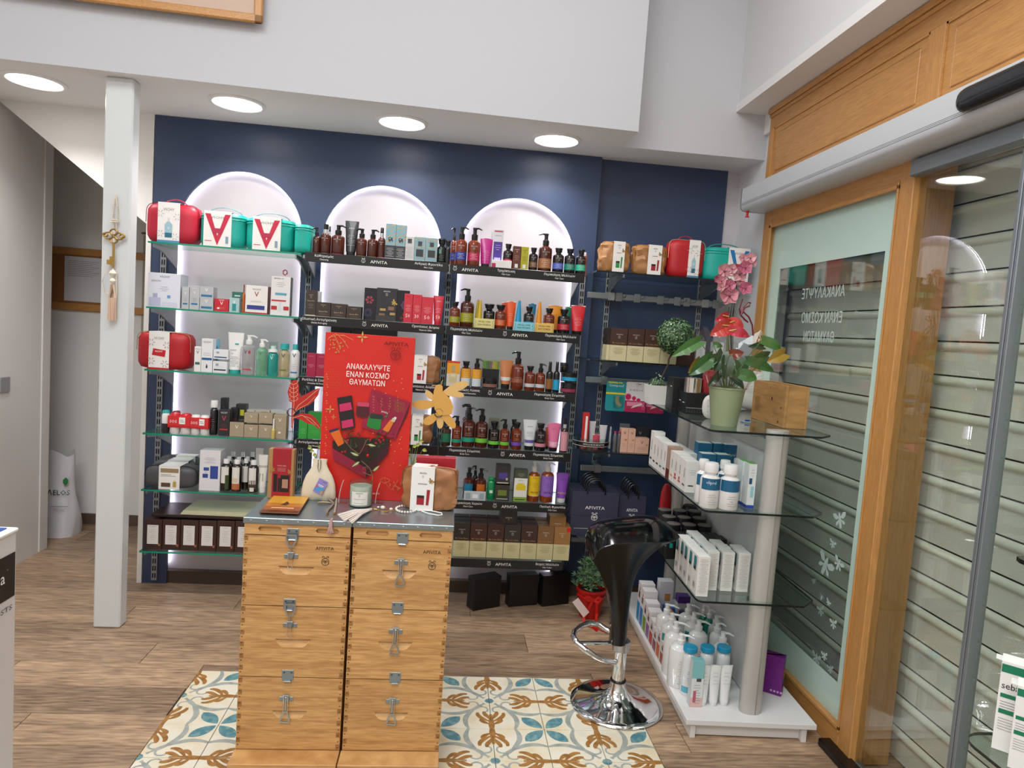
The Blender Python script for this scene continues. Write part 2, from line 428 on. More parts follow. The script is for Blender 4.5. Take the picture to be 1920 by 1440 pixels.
simple('baseboard_closet', [(-3.2, -1.4, 4.785, 4.80, 0, .07)], mat('#5e4c40', .6))
# raised bulkhead with soffit
b = MB()
pts = [(-2.45, 3.119), (.828, 3.276), (.815, 3.553), (1.75, 3.545), (1.75, 4.95), (-3.4, 4.95), (-3.4, 3.09)]
BULKP = plastermat('bulkhead_plaster', '#c1c1c5')
b.prismz(pts, CEIL, CEIL + .03, WHITE, BULKP)
b.build('ceiling_soffit', kind='structure', smooth=False)
b = MB(); b.prismz([(-2.45, 3.119), (.828, 3.276), (.815, 3.553), (1.75, 3.545), (1.75, 3.8), (-2.45, 3.8)], CEIL + .03, 4.0, BULKP)
b.build('wall_bulkhead', kind='structure', smooth=False)
simple('ceiling', [(-3.4, 2.4, -3.3, 3.8, 4.0, 4.1)], WHITE)
simple('wall_front', [(-3.4, 2.4, -3.3, -3.2, 0, 4.0)], WHITE)
# blue panelling with three arched niches cut in it
ARCH = [(-1.128, .319, 2.229), (-.3905, .3165, 2.221), (.3385, .3165, 2.218)]
YB, TH = 3.79, .018
b = MB(); x = -1.572; top = CEIL; bot = .07
for cx, hw, tz in ARCH:
    b.box(x, cx - hw, YB, YB + TH, .0, top, BLUE); x = cx + hw
    n = 28; sp = tz - hw; P = [(cx - hw * math.cos(math.pi * i / n), sp + hw * math.sin(math.pi * i / n)) for i in range(n + 1)]
    for i in range(n):
        (xa, za), (xb, zb) = P[i], P[i + 1]
        vs = [(xa, YB, za), (xb, YB, zb), (xb, YB, top), (xa, YB, top), (xa, YB + TH, za), (xb, YB + TH, zb), (xb, YB + TH, top), (xa, YB + TH, top)]
        b.add(vs, [(0, 1, 2, 3), (5, 4, 7, 6), (1, 0, 4, 5)], BLUE)
b.box(x, .77, YB, YB + TH, 0, top, BLUE)
b.box(.755, .77, YB + TH, 3.85, 0, top, BLUE)
bw = b.build('wall_blue', kind='structure', smooth=False)
simple('wall_blue_2', [(.77, 1.502, 3.835, 3.85, 0, top)], BLUE)
# light strips hidden behind the edge of each niche
LED = mat('#f4f1ff', .5, emit=19.)
for cx, hw, tz in ARCH:
    h2 = hw + .012; sp = tz - hw; P = [(cx - h2, YB + .034, .10)] + [(cx - h2, YB + .034, .1 + (sp - .1) * i / 6) for i in range(1, 7)]
    P += [(cx - h2 * math.cos(math.pi * i / 24), YB + .034, sp + h2 * math.sin(math.pi * i / 24)) for i in range(1, 25)]
    P += [(cx + h2, YB + .034, sp - (sp - .1) * i / 6) for i in range(1, 7)]
    o = MB().tube(P, .004, LED, 5).build('trim_led', kind='structure')
# ---- downlights
for i, (lx, ly) in enumerate(LAMPS):
    t = thing('downlight', ['round ceiling downlight at far left above the closet wall', 'round ceiling downlight just right of the white column',
                            'round ceiling downlight above the middle arch', 'round ceiling downlight above the right arch'][i], 'light', (lx, ly, CEIL))
    MB().lathe([(.128, 0), (.128, -.006), (.112, -.010), (.106, -.004)], mat('#e8e6e4', .4), 32).build('bezel', t)
    MB().lathe([(.106, -.004), (.08, -.006), (0, -.006)], mat('#fff8f0', .5, emit=9.), 32).build('diffuser', t)
# ---- white column with moulded base gap
b = MB(); b.cbox(-1.553, -1.434, 3.23, 3.30, 0, CEIL, mat('#d3d6d6', .22), .006)
b.build('column', kind='structure')
# ---- right-hand door wall
simple('wall_right', [(1.58, 1.72, 3.44, 3.86, 0, 2.70), (1.58, 1.72, -3.2, 3.44, 2.36, 2.70), (1.415, 1.72, -3.2, 3.6, 2.745, 4.0),
                      (1.60, 1.72, -3.2, -.6, 0, 2.4)], plastermat('right_wall_plaster', '#d6d5d6'))
b = MB(); b.box(1.402, 1.60, -3.2, 3.553, 2.702, 2.744, WHITE); b.build('trim_2', kind='structure', smooth=False)
b = MB(); b.box(1.56, 1.60, 3.44, 3.55, 2.60, 2.702, WHITE); b.build('trim_3', kind='structure', smooth=False)
# wood fascia: rails, stiles, fielded panels
fa = MB(); fa.box(1.558, 1.60, -1.5, 3.45, 2.30, 2.70, OAKH); fa = fa.build('wall_fascia', kind='structure', smooth=False)
MB().cbox(1.532, 1.56, -1.5, 3.455, 2.672, 2.700, OAKH, .004).build('top_moulding', fa)
MB().cbox(1.540, 1.56, -1.5, 3.453, 2.655, 2.672, OAKH, .004).build('moulding_bead', fa)
MB().cbox(1.548, 1.56, -1.5, 3.45, 2.60, 2.655, OAKH, .001).build('rail', fa)
MB().cbox(1.548, 1.56, -1.5, 3.45, 2.30, 2.335, OAKH, .001).build('rail', fa)
ya = 3.45
for k in range(5):
    yb = ya - .075 if k else ya - .045
    MB().cbox(1.547, 1.56, yb, ya, 2.335, 2.60, OAKV, .001).build('stile', fa)
    yc = yb - 1.13
    p = MB(); p.box(1.554, 1.559, yc, yb, 2.335, 2.60, OAKH)
    for q in ((yb - .008, yb, 2.335, 2.60), (yc, yc + .008, 2.335, 2.60), (yc, yb, 2.592, 2.60), (yc, yb, 2.335, 2.343)):
        p.box(1.549, 1.556, *q, OAKH)
    p.cbox(1.551, 1.556, yc + .045, yb - .045, 2.375, 2.565, OAKH, .004)
    p.build('panel', fa)
    ya = yc
# glazed wood door leaf
d1 = MB(); DX0, DX1 = 1.545, 1.60
d1.cbox(DX0, DX1, 3.335, 3.41, 0, 2.18, OAKV, .003)
d1 = d1.build('door_1', kind='structure')
MB().cbox(DX0, DX1, 2.27, 2.345, 0, 2.18, OAKV, .003).build('stile', d1)
MB().cbox(DX0, DX1, 2.345, 3.335, 2.10, 2.18, OAKH, .003).build('top_rail', d1)
MB().cbox(DX0, DX1, 2.345, 3.335, 0, .098, OAKH, .003).build('bottom_rail', d1)
p = MB()
for q in ((3.318, 3.337, .08, 2.118), (2.343, 2.352, .08, 2.118)): p.cbox(DX0 - .006, DX0 + .004, *q, OAKV, .002)
for q in ((2.343, 3.337, 2.09, 2.106), (2.343, 3.337, .09, .106)): p.cbox(DX0 - .006, DX0 + .004, *q, OAKH, .002)
p.build('glazing_bead', d1)
MB().cbox(DX0 + .003, 1.705, 2.275, 2.345, 0, 2.36, OAKV, .003).build('trim_4', kind='structure')
FROST = mat('#c6ded3', .28, coat=.3, alpha=.96)
g = MB(); gx = 1.570; WY0, WY1, WZ0, WZ1 = 2.425, 3.235, .235, 1.885
for q in ((2.345, 3.335, WZ1, 2.10), (2.345, 3.335, .098, WZ0), (WY1, 3.335, WZ0, WZ1), (2.345, WY0, WZ0, WZ1)):
    g.box(gx, gx + .006, *q, FROST)
g.box(gx + .001, gx + .005, WY0, WY1, WZ0, WZ1, PANE)
gl = g.build('glass_pane', d1, smooth=False)
g = MB(); FL = mat('#c3d2cc', .4)
fmx = lambda u, v: (gx - .0006, u, v)
fmx.sgn = -1
for s, (px, py), wd in (('ΑΝΑΚΑΛΥΨΤΕ', (1541, 558), .34), ('ΕΝΑΝ ΚΟΣΜΟ', (1538, 605), .32), ('ΘΑΥΜΑΤΩΝ', (1533, 641), .245)):
    q = onX(px, py, gx); g.text(s, q.y, q.z, .046, fmx, FL, width=wd, res=2)
def bee(b, u, v, r, fm, m, a=0.):
    ca, sa = math.cos(a), math.sin(a)
    f2 = lambda x, y: fm(u + r * (x * ca - y * sa), v + r * (x * sa + y * ca))
    b.pr([(-.14, -.7), (.14, -.7), (.2, -.1), (.14, .45), (0, .7), (-.14, .45), (-.2, -.1)], f2, m)
    for q in (-1, 1):
        b.pr([(q * .1, .2), (q * .55, .62), (q * .95, .6), (q * .9, .3), (q * .5, .05)], f2, m)
        b.pr([(q * .1, .05), (q * .6, -.15), (q * .7, -.42), (q * .4, -.4)], f2, m)
    return b
for px, py, r in ((1575, 975, .075), (1547, 1060, .10), (1572, 1058, .06), (1561, 1020, .04), (1553, 1130, .03), (1562, 1170, .045), (1545, 1230, .04), (1540, 1120, .03), (1530, 1235, .06), (1556, 1255, .04), (1538, 1145, .05), (1525, 1090, .03)):
    q = onX(px, py, gx)
    if WY0 < q.y < WY1: bee(g, q.y, q.z, r * .62, fmx, FL, .4 * math.sin(px))
g.build('window_lettering', d1, smooth=False)
# clear sliding leaves
DALU = mat('#878e93', .35, .55)
def leaf(n, y0, y1, x=1.570, pole=True):
    fr = MB()
    for a, b_ in ((y0 - .0, y0 + .012), (y0 + .015, y0 + .029)):
        fr.cbox(x - .02, x + .02, a, b_, .02, 2.12, DALU, .002)
    fr.cbox(x - .02, x + .02, y0, y1, .0, .02, DALU, .002)
    fr.cbox(x - .045, x - .005, y0, y1 + .0, 2.115, 2.17, DALU, .004)
    o = fr.build('door_%d' % n, kind='structure')
    g = MB(); g.box(x, x + .008, y0 + .03, y1, .02, 2.115, PANE); g.build('glass_pane', o, smooth=False)
    return o
leaf(2, 1.795, 2.27); leaf(3, .55, 1.79)
MB().cbox(1.50, 1.56, 2.20, 2.40, 0, .03, BLK, .004).build('trim_5', kind='structure')
# aluminium operator housing
ap = thing('door_operator', 'long brushed aluminium sliding door operator housing under the wood fascia', 'door operator', (1.424, 3.43, 2.177))
b = MB(); prof = [(.136, 0), (.03, 0), (.012, .004), (.003, .014), (0, .03), (0, .112), (.136, .112)]
b.loft([[(x, 0, z) for x, z in prof], [(x, -4.2, z) for x, z in prof]], ALU).build('housing', ap, ang=50)
b = MB(); b.loft([[(x - .0015 if x < .1 else x, 0.001, z) for x, z in prof], [(x - .0015 if x < .1 else x, -.006, z) for x, z in prof]], mat('#7c7e82', .4, .3)).build('end_cap', ap, ang=50)
b = MB()
for z in (.028, .033, .038): b.box(-.0006, .001, -4.2, -.006, z, z + .0012, mat('#6f7175', .5))
b.build('groove', ap, smooth=False)
q = onX(1797, 205, 1.41)
t = thing('door_sensor', 'black rounded motion sensor on the aluminium door housing', 'sensor', (1.423, q.y, 2.217))
b = MB(); P = []
for k in range(9):
    u = (0, .02, .06, .12, .3, .7, .88, .96, 1)[k]; q_ = min(u, 1 - u) / .12; s = .35 + .65 * math.sqrt(max(0, 1 - (1 - min(1, q_)) ** 2))
    P.append([(-.045 * s * math.cos(a) * .5 - .018 * s, -.32 * u, .018 + .034 * s * math.sin(a)) for a in [2 * math.pi * i / 14 for i in range(14)]])
b.loft(P, mat('#1d2023', .22)).build('sensor_body', t, ang=60)
q = onX(1403, 399, 1.45)
t = thing('safety_plug', 'small red plug hanging under the aluminium housing end', 'plug', (1.45, 3.40, 2.147))
MB().lathe([(.010, 0), (.010, .004), (.006, .006), (.006, .022), (.009, .026), (.009, .03)], mat('#c3161c', .4), 12).build('plug_body', t)
# perforated roller shutter outside
m, nt, N, L, bb = nodemat('perforated_slat')
tc = N.new('ShaderNodeTexCoord'); sp = N.new('ShaderNodeSeparateXYZ'); L.new(tc.outputs['Object'], sp.inputs[0])
def dots(sock, f):
    a = N.new('ShaderNodeMath'); a.operation = 'MULTIPLY'; a.inputs[1].default_value = f; L.new(sock, a.inputs[0])
    s_ = N.new('ShaderNodeMath'); s_.operation = 'SINE'; L.new(a.outputs[0], s_.inputs[0]); return s_
a, c_ = dots(sp.outputs[1], 1100), dots(sp.outputs[2], 1100)
mu = N.new('ShaderNodeMath'); mu.operation = 'MULTIPLY'; L.new(a.outputs[0], mu.inputs[0]); L.new(c_.outputs[0], mu.inputs[1])
gt = N.new('ShaderNodeMath'); gt.operation = 'GREATER_THAN'; gt.inputs[1].default_value = .22; L.new(mu.outputs[0], gt.inputs[0])
mx = N.new('ShaderNodeMix'); mx.data_type = 'RGBA'; mx.inputs[6].default_value = lin('#fbfcf8'); mx.inputs[7].default_value = lin('#b9bcb2')
L.new(gt.outputs[0], mx.inputs[0]); L.new(mx.outputs[2], bb.inputs['Base Color']); bb.inputs['Roughness'].default_value = .5
PERF = m; RIB = mat('#f2f5ec', .45)
sh = MB(); sh.box(1.742, 1.775, 3.45, 3.50, 0, 2.5, mat('#8b8e88', .5)); sh = sh.build('shutter', smooth=False); tag(sh, 'perforated grey roller shutter closed outside the glass door', 'shutter')
sm = MB(); sm.box(1.7525, 1.7545, -.6, 3.45, 0, .084, PERF)
P = [(1.7525, .084), (1.742, .088), (1.737, .099), (1.742, .110), (1.7525, .114), (1.758, .110), (1.758, .084)]
sm.loft([[(x, -.6, z) for x, z in P], [(x, 3.45, z) for x, z in P]], RIB)
sm.box(1.756, 1.760, -.6, 3.45, .112, .122, BLK)
o = sm.build('slat', sh, ang=50); o.location = (0, 0, .011)
for k in range(1, 20):
    c = o.copy(); C.objects.link(c); c.parent = sh; c.location = (0, 0, .011 + .12 * k)
simple('wall_outside', [(1.80, 1.86, -.8, 3.6, -.1, 2.6)], mat('#26282a', .8))
simple('floor_threshold', [(1.60, 1.86, -.8, 3.5, -.03, -.002)], mat('#a09c94', .5))
# ---- framed picture high on the bulkhead, pinboard and picture in the closet
t = thing('framed_picture', 'wood framed picture hung high on the white bulkhead, cut off by the top edge', 'picture', (-1.40, 3.138, 2.72), math.atan2(.157, 3.278))
b = MB()
for q in ((-.55, .52, .012, .047), (-.55, .52, .46, .495)): b.cbox(q[0], q[1], -.02, 0, q[2], q[3], OAKH, .005)
for q in ((-.55, -.515), (.485, .52)): b.cbox(q[0], q[1], -.02, 0, .012, .495, OAKV, .005)
b.build('frame', t); MB().box(-.52, .49, -.008, -.002, .04, .47, mat('#c3a894', .5)).build('print', t)
t = thing('pinboard', 'wood framed pinboard on the closet back wall', 'board', (-2.45, 4.80, 1.43))
b = MB(); b.box(-.3, .3, -.012, 0, .045, .36, mat('#9c663a', .7)).build('cork', t)
b = MB()
for q in ((-.34, .45, .0, .045), (-.34, .45, .36, .405)): b.cbox(q[0], q[1], -.022, 0, q[2], q[3], OAKH, .003)
b.build('frame', t)
for x0, x1, lb in ((-.075, .16, 'white printed sheet pinned right on the closet pinboard'), (-.34, -.185, 'white printed sheet pinned left on the closet pinboard')):
    t = thing('notice_sheet', lb, 'paper', (-2.45, 4.785, 1.49))
    b = MB(); b.box(x0, x1, -.0015, 0, 0, .29, mat('#d9d9dc', .6)).build('paper', t)
    b = MB()
    for k in range(9): b.rect(x0 + .02, x1 - .02 - .02 * (k % 3), .26 - k * .012, .263 - k * .012, flat(-.002), GREYP)
    b.build('print', t); MB().lathe([(.006, 0), (.006, .004)], mat('#c79b3a', .3, .8), 8).build('pin', t, (x0 + .02, -.006, .28))
t = thing('wall_picture', 'small framed pale picture behind the column on the closet wall', 'picture', (-2.02, 4.80, 1.27))
b = MB(); b.box(-.02, .24, -.01, 0, .0, .68, mat('#a7a08c', .5)).build('print', t)
b = MB()
for q in ((.0, .012), (.69, .70)): b.box(-.03, .25, -.02, 0, q[0], q[1], mat('#5e3a20', .5))
b.build('frame', t)
b = MB()
for (x, z, w_, h) in ((.05, .27, .05, .06), (.12, .25, .06, .09), (.04, .38, .04, .04), (.15, .06, .05, .05), (.03, .16, .18, .012)): b.box(x, x + w_, -.012, -.009, z, z + h, mat('#6f6a52', .6))
b.build('motif', t)
t = thing('wall_switch', 'grey switch plate on the left wall at the frame edge', 'switch', (-2.335, 3.865, .985))
MB().cbox(0, .010, -.04, .04, 0, .08, mat('#8c8c90', .4), .002).build('plate', t)
# carrier bag in the closet
t = thing('carrier_bag', 'full white plastic carrier bag standing on the closet floor', 'bag', (-2.58, 4.54, 0), .12)
b = MB(); rings = []
for k in range(9):
    u = k / 8; rr = []
    for i in range(28):
        a = 2 * math.pi * i / 28; wob = 1 + .05 * math.sin(5 * a + 3 * u) + .03 * math.sin(9 * a - 7 * u)
        sx = .15 * (1.0 - .25 * u) * wob; sy = .10 * (1 - .75 * u) * wob
        rr.append((.13 + sx * math.copysign(abs(math.cos(a)) ** .7, math.cos(a)) + .01 * math.sin(8 * u), sy * math.copysign(abs(math.sin(a)) ** .7, math.sin(a)), .53 * u * (1 + .05 * math.sin(3 * a + 1) * u)))
    rings.append(rr)
b.loft(rings, mat('#d6d6da', .35), caps=True).build('bag_body', t, ang=70)
b = MB(); fmb = lambda u, v: (u, -.112 + .15 * v, v)
b.text('ΛELOS', .19, .27, .032, fmb, mat('#33363a', .5)); b.stroke([(.15, .2), (.25, .2)], .004, fmb, GREYP); b.text('Λελος', .2, .17, .016, fmb, GREYP)
b.pr([(.225, .33), (.24, .345), (.24, .365), (.225, .38), (.21, .365), (.21, .345)], fmb, mat('#2c7a3c', .5))
b.build('print', t)
# ---- partial product stand at the left edge
q = onY(30, 988, 1.75)
t = thing('counter_display', 'white display stand with blue top at the left edge', 'display stand', (q.x, 1.75, 0))
H0 = q.z
MB().box(-.4, 0, -.75, 0, 0, H0 - .012, mat('#d8d5d6', .4)).build('cabinet', t)
MB().cbox(-.41, .004, -.76, .006, H0 - .012, H0 - .002, PRW, .003).build('rim', t)
MB().box(-.39, -.014, -.74, -.012, H0 - .003, H0 + .001, mat('#1b4f9c', .4)).build('blue_top', t, smooth=False)
fx = lambda u, v: (.0015, u, v)
b = MB(); b.rect(-.75, -.004, H0 - .17, H0 - .06, fx, mat('#1b1b1d', .4)); b.build('dark_panel', t, smooth=False)
fx2 = lambda u, v: (.0025, u, v)
b = MB(); b.text('a', -.052, H0 - .125, .03, fx2, PRW, res=2); b.text("'", -.035, H0 - .105, .012, fx2, PRW); b.text('DERMATOLOGISTS', -.14, H0 - .20, .013, fx2, INK, width=.25); b.build('lettering', t, smooth=False)
# ---- key ornament hanging on the column
GOLD = mat('#b08d4e', .3, .9); ROPE = mat('#d9cdb8', .8)
q = onY(217, 365, 3.215)
t = thing('key_ornament', 'hanging gold key ornament with cream rope and tassel on the white column', 'ornament', (q.x, 3.215, q.z))
b = MB()
for s in (-1, 1): b.tube([(0, 0, 0), (s * .008, 0, -.05), (s * .009, 0, -.10), (s * .004, 0, -.15)], .003, ROPE, 6)
b.tube([(-.016, -.002, -.11), (.016, -.004, -.11), (.016, -.004, -.117), (-.016, -.004, -.12)], .0035, ROPE, 6)
b.tube([(0, -.004, -.15), (0, -.006, -.25)], .005, ROPE, 6); b.tube([(.012, -.004, -.33), (.014, -.004, -.42), (.012, -.004, -.5)], .0022, ROPE, 5)
b.tube([(-.006, -.004, -.30), (-.03, -.004, -.33), (-.045, -.004, -.38), (-.035, -.004, -.43), (-.01, -.004, -.435)], .002, ROPE, 5); b.build('rope', t)
b = MB()
for cx, cz, rr in ((-.022, -.18, .018), (.022, -.18, .018), (0, -.163, .016), (0, -.198, .016), (-.036, -.178, .01), (.036, -.178, .01)):
    b.tube([(cx + rr * math.cos(a), -.008, cz + rr * .8 * math.sin(a)) for a in [2 * math.pi * i / 12 for i in range(12)]], .0035, GOLD, 6, closed=True)
b.tube([(0, -.008, -.21), (0, -.008, -.32)], .005, GOLD, 8); b.box(-.026, 0, -.012, -.006, -.305, -.285, GOLD); b.box(-.014, 0, -.012, -.006, -.285, -.27, GOLD); b.build('key', t)
b = MB(); b.lathe([(.002, -.36), (.011, -.352), (.015, -.343), (.011, -.333), (.002, -.325)], mat('#e6ddcc', .4), 12, cy=-.01); b.lathe([(.002, -.39), (.009, -.384), (.012, -.376), (.009, -.368), (.002, -.362)], mat('#e6ddcc', .4), 12, cy=-.01); b.build('bead', t)
b = MB()
for k in range(14):
    a = 2 * math.pi * k / 14; b.tube([(.006 * math.cos(a), -.01 + .006 * math.sin(a), -.392), (.013 * math.cos(a), -.01 + .010 * math.sin(a), -.45), (.015 * math.cos(a), -.01 + .010 * math.sin(a), -.55)], .0028, mat('#d9b9a0', .8), 5)
b.build('tassel', t)
# ================================================================ SHELVING
ROWN = {}
def upright(x, y, label, z1=1.86, z0=0.02):
    t = thing('shelf_upright', label, 'upright', (x, y, 0))
    b = MB()
    for q in ((-.014, -.009), (-.0022, .0022), (.009, .014)): b.box(q[0], q[1], -.012, 0, z0, z1, RAIL)
    b.box(-.013, .013, -.003, 0, z0, z1, RAIL)
    z = z0
    while z < z1 - .02:
        b.box(-.013, .013, -.0118, -.001, z, z + .012, RAIL); z += .04
    b.build('rail', t, smooth=False)
    b = MB(); b.box(-.0125, .0125, -.0035, -.003, z0 + .01, z1 - .01, SLOT); b.build('slots', t, smooth=False)
    return t
UPX = [(-1.508, 3.79, 'grey slotted upright at the left end of the left arch'), (-.765, 3.79, 'grey slotted upright between left and middle arch'),
       (-.022, 3.79, 'grey slotted upright between middle and right arch'), (.712, 3.79, 'grey slotted upright right of the right arch'),
       (.868, 3.835, 'left grey upright on the plain blue wall section'), (1.40, 3.835, 'right grey upright on the plain blue wall section')]
for u in UPX: upright(*u)
YF = 3.47
def bracket(t, x, z, y=3.778):
    b = MB(); b.loft([[(x - .004, y, z - .11), (x - .004, y, z), (x - .004, YF + .02, z), (x - .004, YF + .02, z - .018), (x - .004, YF + .12, z - .03), (x - .004, y - .05, z - .085)],
                      [(x + .004, y, z - .11), (x + .004, y, z), (x + .004, YF + .02, z), (x + .004, YF + .02, z - .018), (x + .004, YF + .12, z - .03), (x + .004, y - .05, z - .085)]], STEEL)
    b.build('bracket', t, smooth=False)
def shelf(x0, x1, z, label, edge=EDGE, val=None, bx=(), yb=3.765):
    t = thing('glass_shelf', label, 'shelf', (0, 0, 0))
    t.location = ((x0 + x1) / 2, YF, z); cx = (x0 + x1) / 2
    b = MB(); T = .008
    b.add([(x0 - cx, 0, 0), (x1 - cx, 0, 0), (x1 - cx, yb - YF, 0), (x0 - cx, yb - YF, 0)], [(0, 1, 2, 3)], GLASS)
    b.add([(x0 - cx, 0, -T), (x1 - cx, 0, -T), (x1 - cx, yb - YF, -T), (x0 - cx, yb - YF, -T)], [(3, 2, 1, 0)], GLASS)
    for q in ((x0 - cx, x1 - cx, 0, .0005), (x0 - cx, x1 - cx, yb - YF - .0005, yb - YF), (x0 - cx, x0 - cx + .0005, 0, yb - YF), (x1 - cx - .0005, x1 - cx, 0, yb - YF)):
        b.box(q[0], q[1], q[2], q[3], -T, 0, edge)
    b.build('glass_plate', t, smooth=False)
    for k in bx:
        b = MB(); X = k - cx; Z = -T - .001; Y1 = (3.776 if yb < 3.8 else 3.822) - YF
        P = [(Y1, Z - .10), (Y1, Z), (.02, Z), (.02, Z - .016), (.12, Z - .028), (Y1 - .05, Z - .08)]
        b.loft([[(X - .004, y, z_) for y, z_ in P], [(X + .004, y, z_) for y, z_ in P]], STEEL).build('bracket', t, smooth=False)
    if val:
        b = MB(); b.cbox(x0 - cx, x1 - cx, -.008, -.002, -.042, .004, BLK, .001); v = b.build('valance', t)
        f = flat(-.0086); g = MB()
        for s, px, kind in val:
            u = px - cx
            if kind == 0:
                g.emblem(u - .065, -.019, .0085, f, PRW, 14, False); g.text('APIVITA', u + .01, -.027, .015, f, PRW, width=.082)
            else:
                g.text(s[0], u, -.016, .0115, f, PRW, res=2); g.text(s[1], u, -.031, .008, f, PRW, res=2)
        g.build('lettering', v, smooth=False)
    return t
LZ = [1.803, 1.492, 1.19, .878, .597, .287]
MZ = [1.806, 1.497, 1.198, .886, .605, .300]
RZ = [1.803, 1.497, 1.195, .885, .615, .310]
nth = ['top', 'second', 'third', 'fourth', 'fifth', 'lowest']
for i, z in enumerate(LZ): shelf(-1.458, -.742, z, '%s green edged glass shelf in the left arch' % nth[i], EDGE, None, (-1.44, -.772))
def VX(f, zx, zy): p = fp(f, zx, zy); return onY(p[0], p[1], YF).x
K1, K2, K3, K4 = ('Περιποίηση Μαλλιών', 'Hair Care'), ('Περιποίηση Σώματος', 'Body Care'), ('Προτάσεις Δώρου', "Nature's Gifts"), ('Φυσικές Λύσεις', 'Natural Remedies')
VM = [[(('Καθαρισμός', 'Cleansing'), VX('B', 310, 590), 1), (0, VX('B', 940, 635), 0), (('Ανδρική Φροντίδα', 'Men Care'), VX('B', 1560, 680), 1)],
      [(('Ολιστική Αντιγήρανση', 'Global Anti-aging'), VX('B', 250, 1335), 1), (0, VX('B', 950, 1385), 0), (K3, VX('B', 1525, 1420), 1)],
      [(('Ρυτίδες & Σύσφιξη', 'Wrinkles & Firming'), VX('I', 340, 560), 1), (0, -.38, 0), (K3, VX('I', 1395, 620), 1)],
      [(('Αντιγήρανση & Λάμψη', 'Age Prevention'), VX('I', 330, 1180), 1), (0, -.38, 0)], [(0, -.38, 0)], [(0, -.38, 0)]]
VR = [[(0, VX('C', 370, 650), 0), (('Τριχόπτωση', 'Hair Loss'), VX('C', 825, 690), 1), (K1, VX('C', 1465, 735), 1)],
      [(K1, VX('C', 350, 1390), 1), (0, VX('C', 965, 1425), 0), (K1, VX('F', 1480, 60), 1)],
      [(K4, VX('F', 370, 725), 1), (0, VX('F', 785, 740), 0), (K2, VX('F', 1345, 765), 1)],
      [(K2, VX('G', 330, 660), 1), (0, VX('G', 935, 690), 0), (K2, VX('G', 1330, 710), 1)],
      [(('Περιποίηση Χεριών', 'Hand Care'), VX('G', 370, 1305), 1), (0, VX('G', 840, 1325), 0), (('Παιδική Φροντίδα', 'Kids Care'), VX('G', 1380, 1345), 1)],
      [(0, VX('H', 720, 750), 0), (('Βαφές Μαλλιών', 'Hair Color'), VX('H', 1235, 770), 1)]]
for i, z in enumerate(MZ): shelf(-.722, -.026, z, '%s black fronted glass shelf in the middle arch' % nth[i], EDGED, VM[i], (-.733, -.04))
for i, z in enumerate(RZ): shelf(-.018, .66, z, '%s black fronted glass shelf in the right arch' % nth[i], EDGE, VR[i], (-.010, .655))
SZ = [1.833, 1.38, .903]
for i, z in enumerate(SZ): shelf(.722, 1.50 if i < 2 else 1.17, z, ['top', 'middle', 'lower'][i] + ' glass shelf on the plain blue wall section', EDGED, None, (.868, 1.40) if i < 2 else (.868,), 3.81)
# crossbars with hooks
BAR = mat('#8b8d90', .4, .5)
for pz, lb, hk in (((1.69, 'upper grey crossbar with empty hooks on the blue wall'), (fp('L', 108, 660)[1]), 6), ((1.3, 'middle grey crossbar with hanging foot care packs on the blue wall'), fp('M', 260, 352)[1], 3), ((.8, 'lower grey crossbar above the blue paper bags'), fp('O', 195, 115)[1], 0), ((.5, 'lowest grey rail carrying the blue paper bags'), fp('O', 80, 1040)[1], 0)):
    yb = 3.72; z = onY({6: 1100, 3: 1098, 0: 1090}[hk], lb if False else hk and 0 or 0, 3.72).z if False else None
    pass
def crossbar(px, py, label, hooks, h=.034):
    q = onY(px, py, 3.74); t = thing('crossbar', label, 'bar', (q.x, 3.74, q.z))
    MB().cbox(0, 1.50 - q.x, -.01, .01, -h / 2, h / 2, BAR, .004).build('bar', t)
    for u in (.868, 1.40): MB().cbox(u - q.x - .02, u - q.x + .02, -.014, .082, -h / 2 - .006, h / 2 + .006, STEEL, .003).build('clamp', t)
    for hx in hooks:
        p = fp('L', hx, 700) if hx > 300 else (hx, 0); X = onY(p[0], p[1], 3.72).x - q.x
        o = MB().cbox(X - .018, X + .018, -.018, -.010, -.024, .024, BAR, .003).build('hook_plate', t)
        b = MB(); b.tube([(X, -.018, -.004), (X, -.07, -.006), (X, -.15, -.006), (X, -.16, .004)], .0025, CHROME, 6).build('wire', o)
    return q
B1 = crossbar(*fp('L', 112, 655), 'upper grey crossbar with empty hooks on the blue wall', (432, 615, 850, 1020, 1115, 1410))
B2 = crossbar(*fp('M', 262, 352), 'middle grey crossbar with hanging foot care packs on the blue wall', ())
B3 = crossbar(*fp('O', 195, 115), 'lower grey crossbar just above the blue paper bags', ())
B4 = crossbar(*fp('O', 80, 1035), 'lowest grey rail under the blue paper bags', (), .03)

